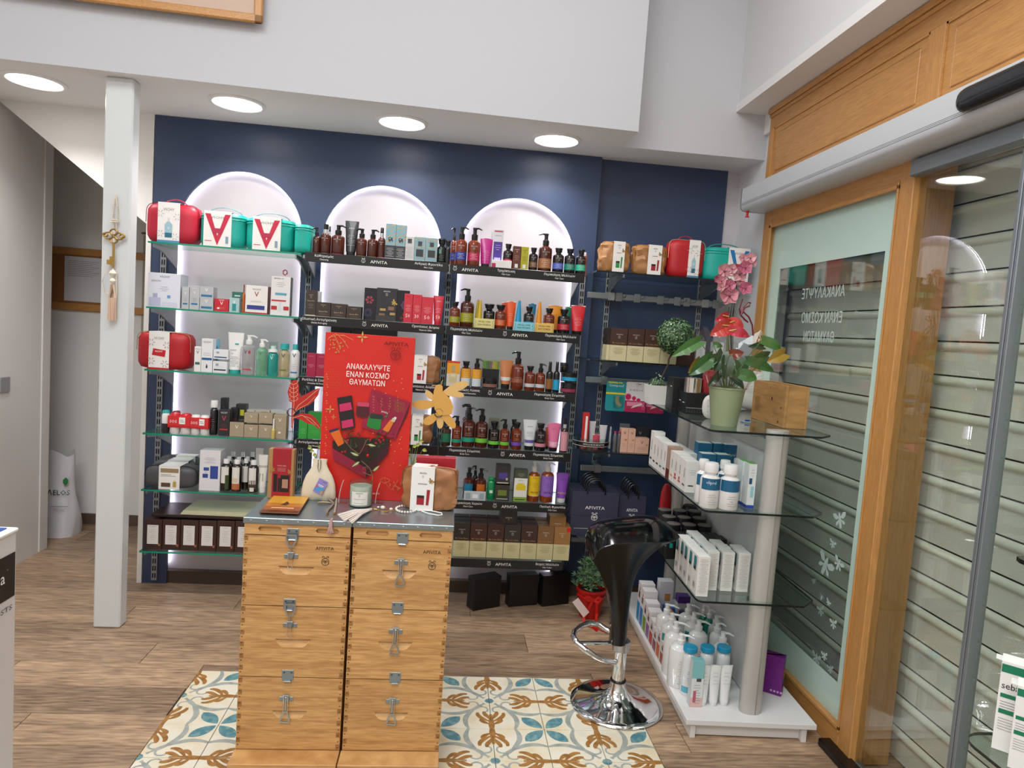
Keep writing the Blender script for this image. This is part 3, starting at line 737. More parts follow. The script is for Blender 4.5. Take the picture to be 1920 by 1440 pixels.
# ================================================================ PRODUCTS
AMB, AMB2, DKB = '#4a1d12', '#6e2a12', '#1a1414'
CAPB = mat('#111112', .3)
ITEMS = []
def reg(t, base, where): ITEMS.append((t, base, where))
def prints(b, d, W, H, fm, fsc=1.):
    """bands, patches, logos and lines given as fractions of width and height"""
    for (u0, u1, v0, v1, c) in d.get('patch', ()): b.rect(u0 * W, u1 * W, v0 * H, v1 * H, fm, mat(c, .45), d.get('n', 1))
    f2 = (lambda u, v: (lambda p: (p[0], p[1] - .0003, p[2]))(fm(u, v)))
    for (s, v, sz, c, wd) in d.get('txt', ()):
        u = 0
        if isinstance(v, tuple): u, v = v
        b.text(s, u * W, v * H, sz * H, f2, mat(c, .5), width=(wd * W if wd else None))
    if 'logo' in d:
        v, c = d['logo'][:2]; b.text('APIVITA', 0, v * H, .034 * H * d.get('ls', 1), f2, mat(c, .5), width=d.get('lw', .55) * W)
        b.emblem(0, (v - .075) * H, .03 * H, f2, mat(c, .5), 10, False)
    for (v0, v1, n, c, wd) in d.get('lines', ()):
        for k in range(n):
            v = v1 - (v1 - v0) * (k + .5) / n; l = wd * (.75 + .25 * math.sin(k * 2.3))
            b.rect(-l * W / 2, l * W / 2, (v - .004) * H, (v + .004) * H, f2, mat(c, .6), 2)
def f_bottle(t, W, H, d, kind):
    r = W / 2; col = d.get('c', AMB); body = mat(col, .12, coat=.4)
    if d.get('tr'): body = mat(col, .08, trans=.55)
    capc = mat(d['cap'], .35) if 'cap' in d else CAPB
    hb = {'pump': .68, 'flip': .78, 'spray': .70, 'screw': .84, 'foam': .62, 'wide': .78}[kind] * H
    hb = d.get('hb', hb / H) * H; n = min(.38 * r, .012) if kind != 'wide' else .5 * r
    b = MB(); b.lathe([(r * .93, 0), (r, .03 * H), (r, hb * .83), (r * .93, hb * .91), (r * .6, hb * .98), (n + .001, hb)], body, 18); b.build('bottle', t)
    b = MB()
    if kind == 'pump':
        top = H - hb; b.lathe([(n * 1.25, hb), (n * 1.35, hb + top * .1), (n * 1.35, hb + top * .42), (n * .8, hb + top * .5), (n * .8, hb + top * .82), (n * .95, hb + top * .84), (n * .95, H - .002), (n * .3, H)], capc, 14)
        a = d.get('dir', 2.9); dx, dy = math.cos(a), -abs(math.sin(a)) * .8 - .1
        b.tube([(0, 0, H - .006), (dx * r * .6, dy * r * .6, H - .004), (dx * r * 1.15, dy * r * 1.15, H - .012)], [.0055, .0045, .003], capc, 7)
        b.build('pump', t)
    elif d.get('jug'):
        b.lathe([(r * .56, hb), (r * .60, hb + (H - hb) * .1), (r * .72, hb + (H - hb) * .2), (r * .74, hb + (H - hb) * .8), (r * .66, H * .995), (r * .3, H)], capc, 20); b.build('cap', t)
    elif kind in ('flip', 'wide'):
        m_ = .72 if kind == 'flip' else .95
        b.lathe([(n * 1.1, hb), (n * 1.1, hb + (H - hb) * .2), (r * .55 * m_ / .72, hb + (H - hb) * .25), (r * .62 * m_ / .72, hb + (H - hb) * .75), (r * .70 * m_ / .72, hb + (H - hb) * .8), (r * .66 * m_ / .72, H)], capc, 16); b.build('cap', t)
    elif kind == 'spray':
        b.lathe([(n * 1.3, hb), (n * 1.3, hb + (H - hb) * .42)], mat('#c9c9cb', .3, .6) if not d.get('dk') else capc, 14); b.build('collar', t)
        b = MB(); b.lathe([(n * 1.25, hb + (H - hb) * .42), (n * 1.2, H - .002), (n * 1.0, H)], mat(d.get('cap', '#151517'), .12), 14); b.build('cap', t)
    elif kind == 'foam':
        b.lathe([(r * .9, hb), (r * .9, hb + (H - hb) * .25), (r * .5, hb + (H - hb) * .3), (r * .5, hb + (H - hb) * .6)], capc, 14); b.build('pump', t)
        b = MB(); b.lathe([(r * .88, hb + .002), (r * .85, H)], GLASS, 14); b.build('clear_cap', t)
    else:
        k = d.get('capw', .6); b.lathe([(r * k, hb), (r * k, H - .002), (r * k * .92, H)], capc, 16); b.build('cap', t)
    b = MB(); fm = cyl(r, .0006)
    for (v0, v1, c) in d.get('bands', ()):
        b.rect(-1.25 * r, 1.25 * r, v0 * hb, v1 * hb, fm, mat(c, .45), 8)
    dd = dict(d); dd['n'] = 6; prints(b, dd, W, hb, cyl(r, .0010))
    if b.v: b.build('label', t, smooth=False)
def f_tube(t, W, H, d, kind):
    r = W * .36; ch = d.get('ch', .14) * H; m = mat(d.get('c', '#ffffff'), .35, coat=.2); rings = []
    b = MB(); b.lathe([(r * .86, 0), (r * .9, .002), (r * .9, ch)], mat(d.get('cap', '#131314'), .3), 18); b.build('cap', t)
    N_ = 22
    for k in range(7):
        u = k / 6; z = ch + (H - ch) * u; a = r + (W / 2 - r) * u; dd = r * (1 - u) + .0015 * u
        rings.append([(a * math.cos(2 * math.pi * i / N_), dd * math.sin(2 * math.pi * i / N_), z) for i in range(N_)])
    b = MB(); b.loft(rings, m)
    if d.get('crimp', 1): b.cbox(-W / 2, W / 2, -.0016, .0016, H - .035 * H, H, mat(d.get('cr', '#e8e4e0'), .4), .0005)
    b.build('tube_body', t)
    def fm(u, v):
        k = max(0, min(1, (v - ch) / (H - ch))); a = r + (W / 2 - r) * k; dd = r * (1 - k) + .0015 * k
        return (u, -dd * math.sqrt(max(0, 1 - (u / a) ** 2)) - .0012, v)
    b = MB()
    for (v0, v1, c) in d.get('bands', ()):
        nn = 8
        for i in range(nn):
            def E(q, v):
                k = max(0, min(1, (v - ch) / (H - ch))); a = r + (W / 2 - r) * k; dd = r * (1 - k) + .0015 * k
                an = math.pi + math.pi * q; return (a * math.cos(an), dd * math.sin(an) - .0005, v)
            b.add([E(i / nn, v0 * H), E((i + 1) / nn, v0 * H), E((i + 1) / nn, v1 * H), E(i / nn, v1 * H)], [(0, 1, 2, 3)], mat(c, .45))
    prints(b, d, W, H, fm)
    if b.v: b.build('print', t, smooth=False)
def f_cone(t, W, H, d, kind):
    b = MB(); m = mat(d['c'], .4); rings = []
    for k in range(5):
        u = k / 4; a = W / 2 * (1 - .72 * u); dd = .02 * (1 - u) + .001
        rings.append([(a * math.cos(2 * math.pi * i / 16), dd * math.sin(2 * math.pi * i / 16), H * u) for i in range(16)])
    b.loft(rings, m).build('tube_body', t)
def f_carton(t, W, H, d, kind):
    D = d.get('d', min(W, .06)); segs = d.get('segs', [(0, 1, d.get('c', '#ffffff'))]); b = MB()
    e = .0006
    b.cbox(-W / 2, W / 2, 0, D, 0, H, mat(segs[-1][2], .5), e)
    b.build('carton', t, smooth=False)
    g = MB()
    for (v0, v1, c) in segs[:-1]:
        z0, z1 = v0 * H + e, v1 * H; q = W / 2 + .0002
        g.rect(-q, q, z0, z1, flat(-.0003), mat(c, .5)); m_ = mat(c, .5)
        g.add([(-q, 0, z0), (-q, D, z0), (-q, D, z1), (-q, 0, z1)], [(0, 1, 2, 3)], m_); g.add([(q, 0, z0), (q, D, z0), (q, D, z1), (q, 0, z1)], [(0, 1, 2, 3)], m_)
    prints(g, d, W, H, flat(-.0006))
    if 'side' in d:
        q = W / 2 + .0004; m_ = mat(d['side'], .5)
        for s in (-q, q): g.add([(s, .001, .001), (s, D - .001, .001), (s, D - .001, H - .001), (s, .001, H - .001)], [(0, 1, 2, 3)], m_)
    if 'top' in d: g.add([(-W / 2 + .001, .001, H + .0004), (W / 2 - .001, .001, H + .0004), (W / 2 - .001, D - .001, H + .0004), (-W / 2 + .001, D - .001, H + .0004)], [(0, 1, 2, 3)], mat(d['top'], .5))
    if g.v: g.build('print', t, smooth=False)
def f_jar(t, W, H, d, kind):
    r = W / 2; b = MB(); b.lathe([(r * .95, 0), (r, .004), (r, H * .6)], mat(d.get('c', DKB), .15, coat=.3), 20); b.build('jar', t)
    b = MB(); b.lathe([(r * 1.0, H * .62), (r * 1.0, H - .002), (r * .95, H)], mat(d.get('cap', '#131314'), .35), 20); b.build('lid', t)
    b = MB()
    for (v0, v1, c) in d.get('bands', ()): b.rect(-1.2 * r, 1.2 * r, v0 * H, v1 * H, cyl(r, .0006), mat(c, .45), 8)
    prints(b, d, W, H, cyl(r, .001))
    if b.v: b.build('label', t, smooth=False)
def f_roll(t, W, H, d, kind):
    n = d.get('n_', 1); w_ = W / n
    for i in range(n):
        x = -W / 2 + w_ * (i + .5); b = MB(); r = w_ / 2 * .96
        b.lathe([(r * .85, 0), (r, .01), (r, H * .48), (r * .9, H * .5)], mat(d.get('c', '#ded9d8'), .25), 16, cx=x); b.build('bottle', t)
        b = MB(); b.lathe([(r * .98, H * .5), (r * 1.0, H * .9), (r * .8, H * .985), (r * .4, H)], mat(d.get('cap', '#efeceb'), .25), 16, cx=x); b.build('cap', t)
    if 'sleeve' in d:
        b = MB(); r = w_ / 2; b.box(-W / 2 - .001, W / 2 + .001, -r - .0015, r + .001, H * .33, H * .88, mat(d['sleeve'], .4)); b.rect(-W * .5, W * .5, H * .33, H * .42, flat(-r - .002), mat('#c0161c', .4))
        b.rect(W * .02, W * .3, H * .5, H * .82, flat(-r - .002), PRW); b.rect(W * .06, W * .26, H * .6, H * .62, flat(-r - .0024), INK); b.rect(W * .06, W * .22, H * .68, H * .7, flat(-r - .0024), INK)
        b.text('SOS', -W * .25, H * .55, H * .14, flat(-r - .002), PRW); b.build('sleeve', t, smooth=False)
def f_sleevebox(t, W, H, d, kind):
    b = MB(); b.cbox(-W / 2, W / 2, -.001, .003, 0, H, mat(d['c'], .5), .0005); b.build('sleeve', t)
    b = MB(); f = flat(-.0016)
    if d.get('offer'):
        b.text('SPECIAL OFFER', 0, H * .62, H * .17, f, INK, width=W * .62); b.text('ΕΙΔΙΚΗ ΠΡΟΣΦΟΡΑ', 0, H * .32, H * .17, f, INK, width=W * .66)
        for s in (-1, 1): b.stroke([(s * W * .46, H * .15), (s * W * .42, H * .3), (s * W * .46, H * .45), (s * W * .41, H * .6), (s * W * .45, H * .85)], .0012, f, INK)
    prints(b, d, W, H, f); b.build('print', t, smooth=False)
def f_softbag(t, W, H, d, kind):
    D = d.get('d', .09); c = mat(d['c'], .45); b = MB(); kr = d.get('cr', 0); b.blob(W, D, H, c, d.get('e1', .35), d.get('e2', .45), 28 + 20 * bool(kr), 16 + 12 * bool(kr), cr=kr); b.build('bag_body', t, ang=28 if kr else 80)
    if d.get('zip'):
        b = MB(); P = []
        for k in range(25):
            a = math.pi * k / 24; pp = lambda v, e: math.copysign(abs(v) ** e, v); e = d.get('e1', .35)
            P.append((W / 2 * 1.003 * pp(math.cos(a), e), -D * .33, H / 2 + H / 2 * 1.003 * pp(math.sin(a), e)))
        b.tube(P, .0016, mat(d['zip'], .4, .6), 5); b.build('zipper', t)
    if d.get('fold'):
        b = MB()
        for zz in (.80, .88): b.tube([(W / 2 * 1.005 * math.copysign(abs(math.cos(a)) ** d.get('e2', .45), math.cos(a)), D / 2 * 1.005 * math.copysign(abs(math.sin(a)) ** d.get('e2', .45), math.sin(a)), H * zz) for a in [2 * math.pi * i / 32 for i in range(32)]], .0025, c, 6, closed=True)
        b.build('zip_band', t)
    if 'handle' in d:
        b = MB(); hw = d.get('hw', .3) * W; b.tube([(hw * math.cos(a), 0, H * .96 + d.get('hh', .03) * 1.5 * math.sin(a)) for a in [math.pi * i / 12 for i in range(13)]], .003, mat(d['handle'], .5), 6); b.build('handle', t)
    if 'sl' in d:
        u0, u1 = d['sl'][:2]; y = -D / 2 - .002 - kr * .55; b = MB(); m = mat('#ece8e3', .5)
        b.cbox(u0 * W, u1 * W, y - .001, y, 0, H * 1.0, m, .0003); b.cbox(u0 * W, u1 * W, y, D / 2 + .001, H + .0005, H + .0015, m, .0003); s_ = b.build('card_sleeve', t)
        cu = (u0 + u1) / 2 * W; sw = (u1 - u0) * W; f = flat(y - .0015); f2 = flat(y - .002); g = MB(); R_ = lambda a, b_, c_, e_, m_: g.rect(cu + a * sw, cu + b_ * sw, c_ * H, e_ * H, f, mat(m_, .5))
        k = d['sl'][2]
        if k in ('serum', 'vred', 'vblue', 'cream'): g.text('VICHY', cu, H * .80, H * .07, f2, mat('#7e8084', .5), width=sw * .5)
        if k == 'serum':
            g.pr([(cu - .16 * sw, .13 * H), (cu + .16 * sw, .13 * H), (cu + .18 * sw, .45 * H), (cu + .06 * sw, .53 * H), (cu - .06 * sw, .53 * H), (cu - .18 * sw, .45 * H)], f, mat('#9fc0cc', .3)); R_(-.16, .16, .13, .25, '#2a6b85'); R_(-.045, .045, .53, .62, '#d0d4d6'); R_(-.5, .5, .0, .06, '#4f86ad')
            g.text('V', cu, H * .33, H * .07, f2, PRW)
        if k in ('vred', 'vblue'):
            c_ = mat({'vred': '#c31f3f', 'vblue': '#1f76b5'}[k], .5); g.pr([(cu - .46 * sw, .93 * H), (cu - .26 * sw, .93 * H), (cu + .06 * sw, .16 * H), (cu, .03 * H)], f, c_); g.pr([(cu + .26 * sw, .93 * H), (cu + .46 * sw, .93 * H), (cu, .03 * H), (cu - .06 * sw, .16 * H)], f, c_)
            g.rect(cu - .18 * sw, cu + .18 * sw, .38 * H, .52 * H, f2, mat('#b3294b', .25)); g.rect(cu + .30 * sw, cu + .40 * sw, .1 * H, .3 * H, f2, mat('#7d99ad', .4)); R_(-.45, -.2, .14, .16, '#c31f3f')
        if k == 'cream':
            g.pr([(cu - .34 * sw, .38 * H), (cu + .30 * sw, .34 * H), (cu + .34 * sw, .52 * H), (cu - .28 * sw, .56 * H)], f, mat('#c11c26', .4)); g.text('VICHY', cu, H * .46, H * .05, f2, PRW); R_(-.5, .5, 0, .05, '#c11c26')
        if k in ('serum', 'cream'):
            for (a, b_) in ((-.38, .72), (.38, .66), (.3, .16), (-.36, .22)):
                for j in range(6): an = j * math.pi / 3; g.stroke([(cu + a * sw + .008 * math.cos(an), b_ * H + .008 * math.sin(an)), (cu + a * sw + .018 * math.cos(an), b_ * H + .018 * math.sin(an))], .002, f2, mat('#7a2b33' if k == 'cream' else '#8d9094', .5))
        if k in ('green', 'red', 'pinkset'):
            c_ = {'green': '#2d8a3c', 'red': '#9d1b28', 'pinkset': '#a82437'}[k]; g.text('APIVITA', cu, H * .86, H * .04, f2, INK, width=sw * .3); g.emblem(cu, H * .79, H * .02, f2, INK, 10, False)
            R_(-.22, .10, .14, .34, c_); R_(-.22, .10, .30, .36, '#24120f'); g.pr([(cu + .18 * sw, .14 * H), (cu + .30 * sw, .14 * H), (cu + .34 * sw, .50 * H), (cu + .20 * sw, .50 * H)], f, mat(c_, .4)); R_(-.2, .2, .62, .64, '#9a948c')
            bee(g, cu + .36 * sw, .70 * H, .012, f2, mat('#a3812f', .4, .4), -.6)
        if k == 'grey':
            R_(-.42, .44, .72, .90, '#97825f'); R_(-.4, .1, .62, .64, '#8d8a86'); R_(-.4, .3, .56, .58, '#8d8a86'); R_(-.38, .06, .10, .28, '#5a4234'); R_(.18, .34, .10, .34, '#b79c4e'); R_(.22, .30, .34, .42, '#ded8c4')
        g.build('print', s_, smooth=False)
FN = {'pump': f_bottle, 'flip': f_bottle, 'spray': f_bottle, 'screw': f_bottle, 'foam': f_bottle, 'wide': f_bottle, 'tube': f_tube, 'cone': f_cone,
      'box': f_carton, 'jar': f_jar, 'roll': f_roll, 'band': f_sleevebox, 'bag': f_softbag}
NM = {'pump': ('pump_bottle', 'bottle'), 'flip': ('flip_cap_bottle', 'bottle'), 'spray': ('spray_bottle', 'bottle'), 'screw': ('screw_cap_bottle', 'bottle'), 'foam': ('foam_bottle', 'bottle'), 'wide': ('wide_cap_bottle', 'bottle'),
      'tube': ('cream_tube', 'tube'), 'cone': ('folded_tube', 'tube'), 'box': ('carton', 'carton'), 'jar': ('cream_jar', 'jar'), 'roll': ('roll_on_deodorant', 'deodorant'), 'band': ('offer_sleeve', 'sleeve'), 'bag': ('wash_bag', 'bag')}
def put(kind, f, x0, x1, yt, z, desc, where, d=None, dy=.03, yf=YF, group=None):
    """a product standing on a shelf: outline read at its own distance"""
    d = d or {}; Y = yf + dy; cxp = (x0 + x1) / 2
    for it in range(2):
        top = fp(f, cxp, yt); P = onY(top[0], top[1], Y); Hh = P.z - z
        pb = proj((P.x, Y, z)); ym = (top[1] + pb[1]) / 2
        a, b_ = fp(f, x0, 0)[0], fp(f, x1, 0)[0]; XA = onY(a, ym, Y).x; XB = onY(b_, ym, Y).x; W = XB - XA
        if kind in ('pump', 'flip', 'spray', 'screw', 'foam', 'wide', 'tube', 'cone', 'jar', 'bag') and it == 0:
            Y += min((W / 2 if kind != 'bag' else d.get('d', .09) / 2), .05)
    W *= .985 if not d.get('cr') or kind != 'bag' else .93
    n, cat = NM[kind]
    if d.get('name'): n, cat = d['name']
    t = thing(n, '', cat, ((XA + XB) / 2, Y, z + .0004), d.get('rz', 0), group)
    if kind in ('pump', 'flip', 'spray', 'screw', 'foam', 'wide'): f_bottle(t, W, Hh, d, kind)
    else: FN[kind](t, W, Hh, d, kind)
    reg(t, desc, where); return t
def D_(**k): return k
LG = D_(logo=(.66, '#d8cfc6'))
def am(lbl, c=AMB, v0=.22, v1=.52, **k):
    d = dict(c=c, bands=[(v0, v1, lbl)], logo=(.74, '#d9cfc7'), lines=[(v0 + .04, v1 - .04, 4, '#efe8e0', .6)], n=1); d.update(k); return d
def row(f, z, where, items, **kw):
    for it in items:
        kind, x0, x1, yt, desc = it[:5]; d = it[5] if len(it) > 5 else {}; dy = it[6] if len(it) > 6 else .03
        put(kind, f, x0, x1, yt, z + (it[7] if len(it) > 7 else 0), desc, where, d, dy, **kw)
VW = '#e9e6e4'
row('A', LZ[0], 'top shelf of left arch', [
    ('bag', 105, 636, 132, 'crimson zip wash bag with white serum sleeve', D_(c='#b3122f', d=.12, e1=.36, e2=.45, zip='#8a1024', handle='#9c1030', hw=.22, hh=.022, sl=(-.245, .17, 'serum'))),
    ('bag', 636, 1090, 222, 'teal drum wash bag with pink V sleeve', D_(c='#12a596', d=.13, e1=.18, e2=.6, fold=1, handle='#5b7c84', hw=.38, hh=.024, sl=(-.37, .24, 'vred'))),
    ('bag', 1088, 1572, 278, 'teal drum wash bag with scarlet V sleeve', D_(c='#12a596', d=.13, e1=.18, e2=.6, fold=1, handle='#5b7c84', hw=.38, hh=.024, sl=(-.32, .26, 'vred'))),
    ('bag', 1575, 1748, 340, 'teal wash bag seen end on without a sleeve', D_(c='#12a596', d=.16, e1=.18, e2=.6, fold=1)),
])
def vb(**k):
    d = dict(c='#b9bbbd', txt=[('VICHY', .86, .05, '#f4f4f4', .5), ('V', .66, .11, '#f4f4f4', None)], lines=[(.34, .5, 4, '#8e9092', .6)], patch=[(-.32, .32, .20, .27, '#2d6f9c')], d=.05); d.update(k); return d
row('A', LZ[1], 'second shelf of left arch', [
    ('box', 90, 418, 812, 'large pearl white gift carton', D_(c='#dcdde6', d=.10, side='#c9cad0', txt=[('VICHY', (.02, .87), .06, '#6f7178', .32), ('LIFTACTIV', (-.25, .74), .05, '#6f7178', .3)], patch=[(-.46, -.10, .03, .28, '#b9bbd2'), (-.06, .42, .03, .16, '#cfd0de'), (.10, .2, .28, .36, '#5f9bc4'), (-.34, -.2, .28, .40, '#a9abc8')], lines=[(.46, .62, 3, '#8d8f98', .3)])),
    ('box', 430, 503, 948, 'slim grey carton with blue stripe', vb()),
    ('box', 508, 608, 938, 'tall grey carton with blue stripe', vb()),
    ('box', 610, 745, 1062, 'low grey carton at the bottom of a stack of two', vb(txt=[('V', .6, .3, '#f4f4f4', None)], patch=[(-.4, .42, .14, .32, '#2d6f9c')], lines=[], d=.06)),
    ('box', 610, 748, 948, 'low grey carton on top of another', vb(txt=[('V', .6, .3, '#f4f4f4', None)], patch=[(-.4, .42, .14, .32, '#2d6f9c')], lines=[], d=.06), .03, .058),
    ('box', 757, 900, 1068, 'small red carton with white V', D_(c='#c4202c', txt=[('VICHY', .84, .1, '#f3f3f3', .4), ('V', .52, .28, '#f3f3f3', None)], patch=[(-.3, -.14, .18, .3, '#f3f3f3')], lines=[(.16, .36, 2, '#f3d3d3', .5)], d=.05)),
    ('box', 905, 1005, 1060, 'small teal sample carton', D_(c='#a8c4c4', patch=[(-.2, .2, .1, .6, '#1d8f93'), (-.08, .08, .6, .8, '#d6e2e2')], d=.03), .02),
    ('box', 930, 1035, 1000, 'dark green carton behind the teal sample carton', D_(c='#2f6f60', patch=[(-.5, .5, .0, .55, '#8fb0ae'), (-.25, .3, .78, .84, '#d8e4de')], d=.04), .065),
    ('screw', 1035, 1066, 925, 'slim orange ampoule bottle with red cap', D_(c='#b8581c', cap='#8f2418', capw=.35, hb=.7)),
    ('box', 1066, 1290, 938, 'white carton with red V and red side', D_(c='#e9e4de', side='#9a2620', txt=[('VICHY', .84, .06, '#6d6f73', .4), ('V', .62, .18, '#8a1d1d', None)], patch=[(-.42, .38, .15, .30, '#2a3a86'), (-.5, .5, 0, .05, '#b3202a')], lines=[(.4, .48, 2, '#b0a9a4', .6)], d=.06)),
    ('box', 1320, 1515, 845, 'tall white gift carton with a red ribbon curl', D_(c='#e2dfde', side='#6c6a70', txt=[('MINERAL 89', (-.1, .93), .032, '#6d6f73', .5)], patch=[(-.28, .32, .52, .58, '#5d9fb8'), (-.46, .3, .36, .40, '#c02b35'), (-.46, -.16, .14, .24, '#b4282f'), (.18, .46, .14, .24, '#b4282f'), (-.06, .06, .10, .34, '#cfd8dc')], lines=[(.72, .86, 3, '#9d9b9c', .5)], d=.05)),
])
q = onY(*fp('A', 1465, 805), YF + .05)
t = thing('ribbon_curl', 'loose red ribbon curl standing above the tall white gift carton', 'ribbon', (q.x, YF + .05, q.z - .015))
MB().tube([(.010 * math.cos(a), 0, .015 + .012 * math.sin(a)) for a in [math.pi * (1.9 * k / 14 - .3) for k in range(15)]], .0028, mat('#a3142a', .4), 6).build('ribbon', t)
row('D', LZ[2], 'third shelf of left arch', [
    ('bag', 20, 622, 136, 'scarlet wash bag with snowflake sleeve', D_(c='#b00f1c', d=.13, e1=.32, e2=.45, zip='#c39a55', sl=(-.24, .14, 'cream'))),
    ('box', 625, 700, 300, 'slim white carton with green dash', D_(c=VW, txt=[('VICHY', .88, .045, '#6d6f73', .7), ('V', .72, .13, '#55585c', None)], patch=[(-.35, .35, .28, .38, '#2b6a68')], d=.04)),
    ('box', 704, 832, 212, 'white carton with blue stripe and black drop', D_(c='#e4e4e6', txt=[('VICHY', .88, .05, '#6d6f73', .75)], patch=[(-.45, .45, .36, .43, '#1c5c93'), (-.06, .08, .12, .2, '#121214'), (-.02, .04, .2, .24, '#121214')], lines=[(.48, .6, 2, '#9aa0a6', .7)], d=.05)),
    ('box', 835, 890, 216, 'pale blue carton standing behind', D_(c='#7fb8cf', patch=[(-.5, .5, .62, .8, '#3f94b4')], d=.03), .09),
    ('box', 832, 995, 466, 'low white carton below its twin', D_(c='#e2e3e6', patch=[(-.42, .42, .20, .32, '#2d3946'), (-.3, -.1, .6, .8, '#9aa3ad')], lines=[(.45, .6, 2, '#a8adb3', .6)], d=.06)),
    ('box', 838, 1008, 336, 'low white carton stacked on its twin', D_(c='#e2e3e6', patch=[(-.42, .42, .14, .26, '#1f4d78'), (-.3, -.1, .6, .8, '#9aa3ad')], d=.06), .03, .068),
    ('tube', 1000, 1182, 142, 'large white tube with teal cap', D_(c='#ecebe9', cap='#2ab3ab', ch=.09, cr='#efeeec', txt=[('VICHY', (-.1, .55), .04, '#77797c', .4), ('№1', (-.12, .47), .03, '#77797c', None)], patch=[(-.02, .22, .70, .74, '#23a89d')], lines=[(.16, .42, 7, '#77797c', .55)])),
    ('pump', 1150, 1332, 168, 'clear pump bottle with red dash', D_(c='#c9c6c6', tr=1, cap='#f1f0ee', hb=.76, dir=.3, txt=[('V', (-.08, .70), .12, '#222325', None)], patch=[(.08, .22, .70, .80, '#b33a50'), (-.26, .28, .15, .19, '#c43a4c')], lines=[(.28, .38, 2, '#8d8d90', .5)])),
    ('pump', 1322, 1450, 214, 'pale green translucent pump bottle', D_(c='#8ec7a4', tr=1, cap='#f1f0ee', hb=.77, dir=.3, txt=[('V', (0, .72), .12, '#3d6a55', None)], lines=[(.3, .6, 5, '#5f9378', .5)])),
    ('foam', 1450, 1572, 246, 'turquoise foam bottle under a clear cap', D_(c='#35b5a8', tr=1, cap='#f0efee', hb=.70, txt=[('V', (0, .70), .14, '#e9f4f2', None)], lines=[(.2, .5, 4, '#1f7e76', .5)])),
    ('screw', 1576, 1700, 264, 'pale yellow bottle with teal cap', D_(c='#d8caa0', tr=1, cap='#2aa9a6', hb=.82, capw=.8, txt=[('V', (0, .70), .15, '#222325', None)], patch=[(-.3, .3, .22, .27, '#5d7a34')], lines=[(.3, .5, 3, '#8c8262', .5)])),
    ('screw', 1704, 1812, 272, 'white bottle with teal cap', D_(c='#dedede', cap='#2aa9a6', hb=.84, capw=.55, txt=[('V', (0, .72), .15, '#222325', None)], patch=[(-.36, .36, .15, .20, '#2f6fb5')], lines=[(.28, .5, 3, '#8d8d90', .6)])),
])
GC = '#a5947c'
def gold(**k):
    d = dict(c=GC, txt=[('V', .55, .26, '#efe9dc', None)], lines=[(.2, .4, 2, '#d3c6ae', .5)], d=.055); d.update(k); return d
row('D', LZ[3], 'fourth shelf of left arch', [
    ('roll', 258, 352, 1050, 'dark roll-on with white cap', D_(c='#2a2a2d', cap='#e4e2e1')),
    ('roll', 262, 350, 1010, 'roll-on with turquoise cap behind', D_(c='#d9dcdc', cap='#2fb3b0'), .12),
    ('roll', 378, 470, 1018, 'roll-on with maroon cap behind', D_(c='#d9dcdc', cap='#8c1f2c'), .13),
    ('roll', 350, 596, 1046, 'twin roll-on pack with red caps in a red sleeve', D_(n_=2, cap='#cf2230', sleeve='#cf2a2e', name=('deodorant_twin_pack', 'deodorant'))),
    ('roll', 590, 800, 1068, 'twin roll-on pack with white caps in a red sleeve', D_(n_=2, cap='#eae7e6', sleeve='#cf2a2e', name=('deodorant_twin_pack', 'deodorant'))),
    ('screw', 802, 895, 905, 'black cylinder bottle with white cap', D_(c='#1c1c1e', cap='#e2e0df', hb=.80, capw=.85, lines=[(.2, .6, 6, '#8d8d90', .5)])),
    ('box', 895, 1022, 1012, 'black carton with red V', D_(c='#262427', txt=[('VICHY', .86, .07, '#e2e2e4', .6), ('V', .58, .2, '#c23a52', None)], patch=[(-.36, .36, .22, .27, '#c0303a')], lines=[(.3, .46, 3, '#8c3a44', .6)], d=.05)),
    ('box', 915, 985, 880, 'tall black carton behind the black bottle', D_(c='#232225', lines=[(.5, .8, 3, '#77777a', .5)], d=.04), .11),
    ('box', 1030, 1110, 990, 'black and maroon carton further back', D_(c='#242124', patch=[(-.4, .4, .3, .6, '#5d2a26')], d=.04), .10),
    ('box', 1088, 1200, 950, 'black carton with yellow dot', D_(c='#2b2929', patch=[(-.05, .35, .62, .82, '#c7c22e'), (-.4, .4, 0, .5, '#5e5a58')], d=.05), .12),
    ('box', 1022, 1182, 1150, 'single low taupe carton', gold(top='#232224')),
    ('box', 1184, 1342, 1180, 'bottom left taupe carton of the stacked four', gold()),
    ('box', 1346, 1508, 1184, 'bottom right taupe carton of the stacked four', gold()),
    ('box', 1186, 1344, 1050, 'upper left taupe carton of the stacked four', gold(), .03, .073),
    ('box', 1348, 1508, 1054, 'upper right taupe carton of the stacked four', gold(), .03, .073),
    ('box', 1512, 1660, 1072, 'tall taupe carton at the end of the stack', gold(txt=[('V', .72, .16, '#efe9dc', None)], lines=[(.4, .5, 2, '#d3c6ae', .5)], patch=[(-.1, .1, .22, .3, '#e9e2d2')])),
    ('screw', 1496, 1538, 1112, 'little yellow vial leaning on the taupe cartons', D_(c='#c9b463', cap='#e9e6e0', hb=.5, capw=.45), .012),
    ('box', 1200, 1300, 1012, 'cream carton at the back left', D_(c='#cfc7b8', d=.05), .14),
    ('box', 1305, 1470, 1018, 'cream carton with orange dash at the back', D_(c='#cfc7b8', patch=[(-.1, .4, .85, .95, '#c8623c')], d=.05), .14),
    ('box', 1480, 1660, 1020, 'white carton at the back right', D_(c='#d5d1cc', d=.05), .15),
])
GB = '#4b4a4e'
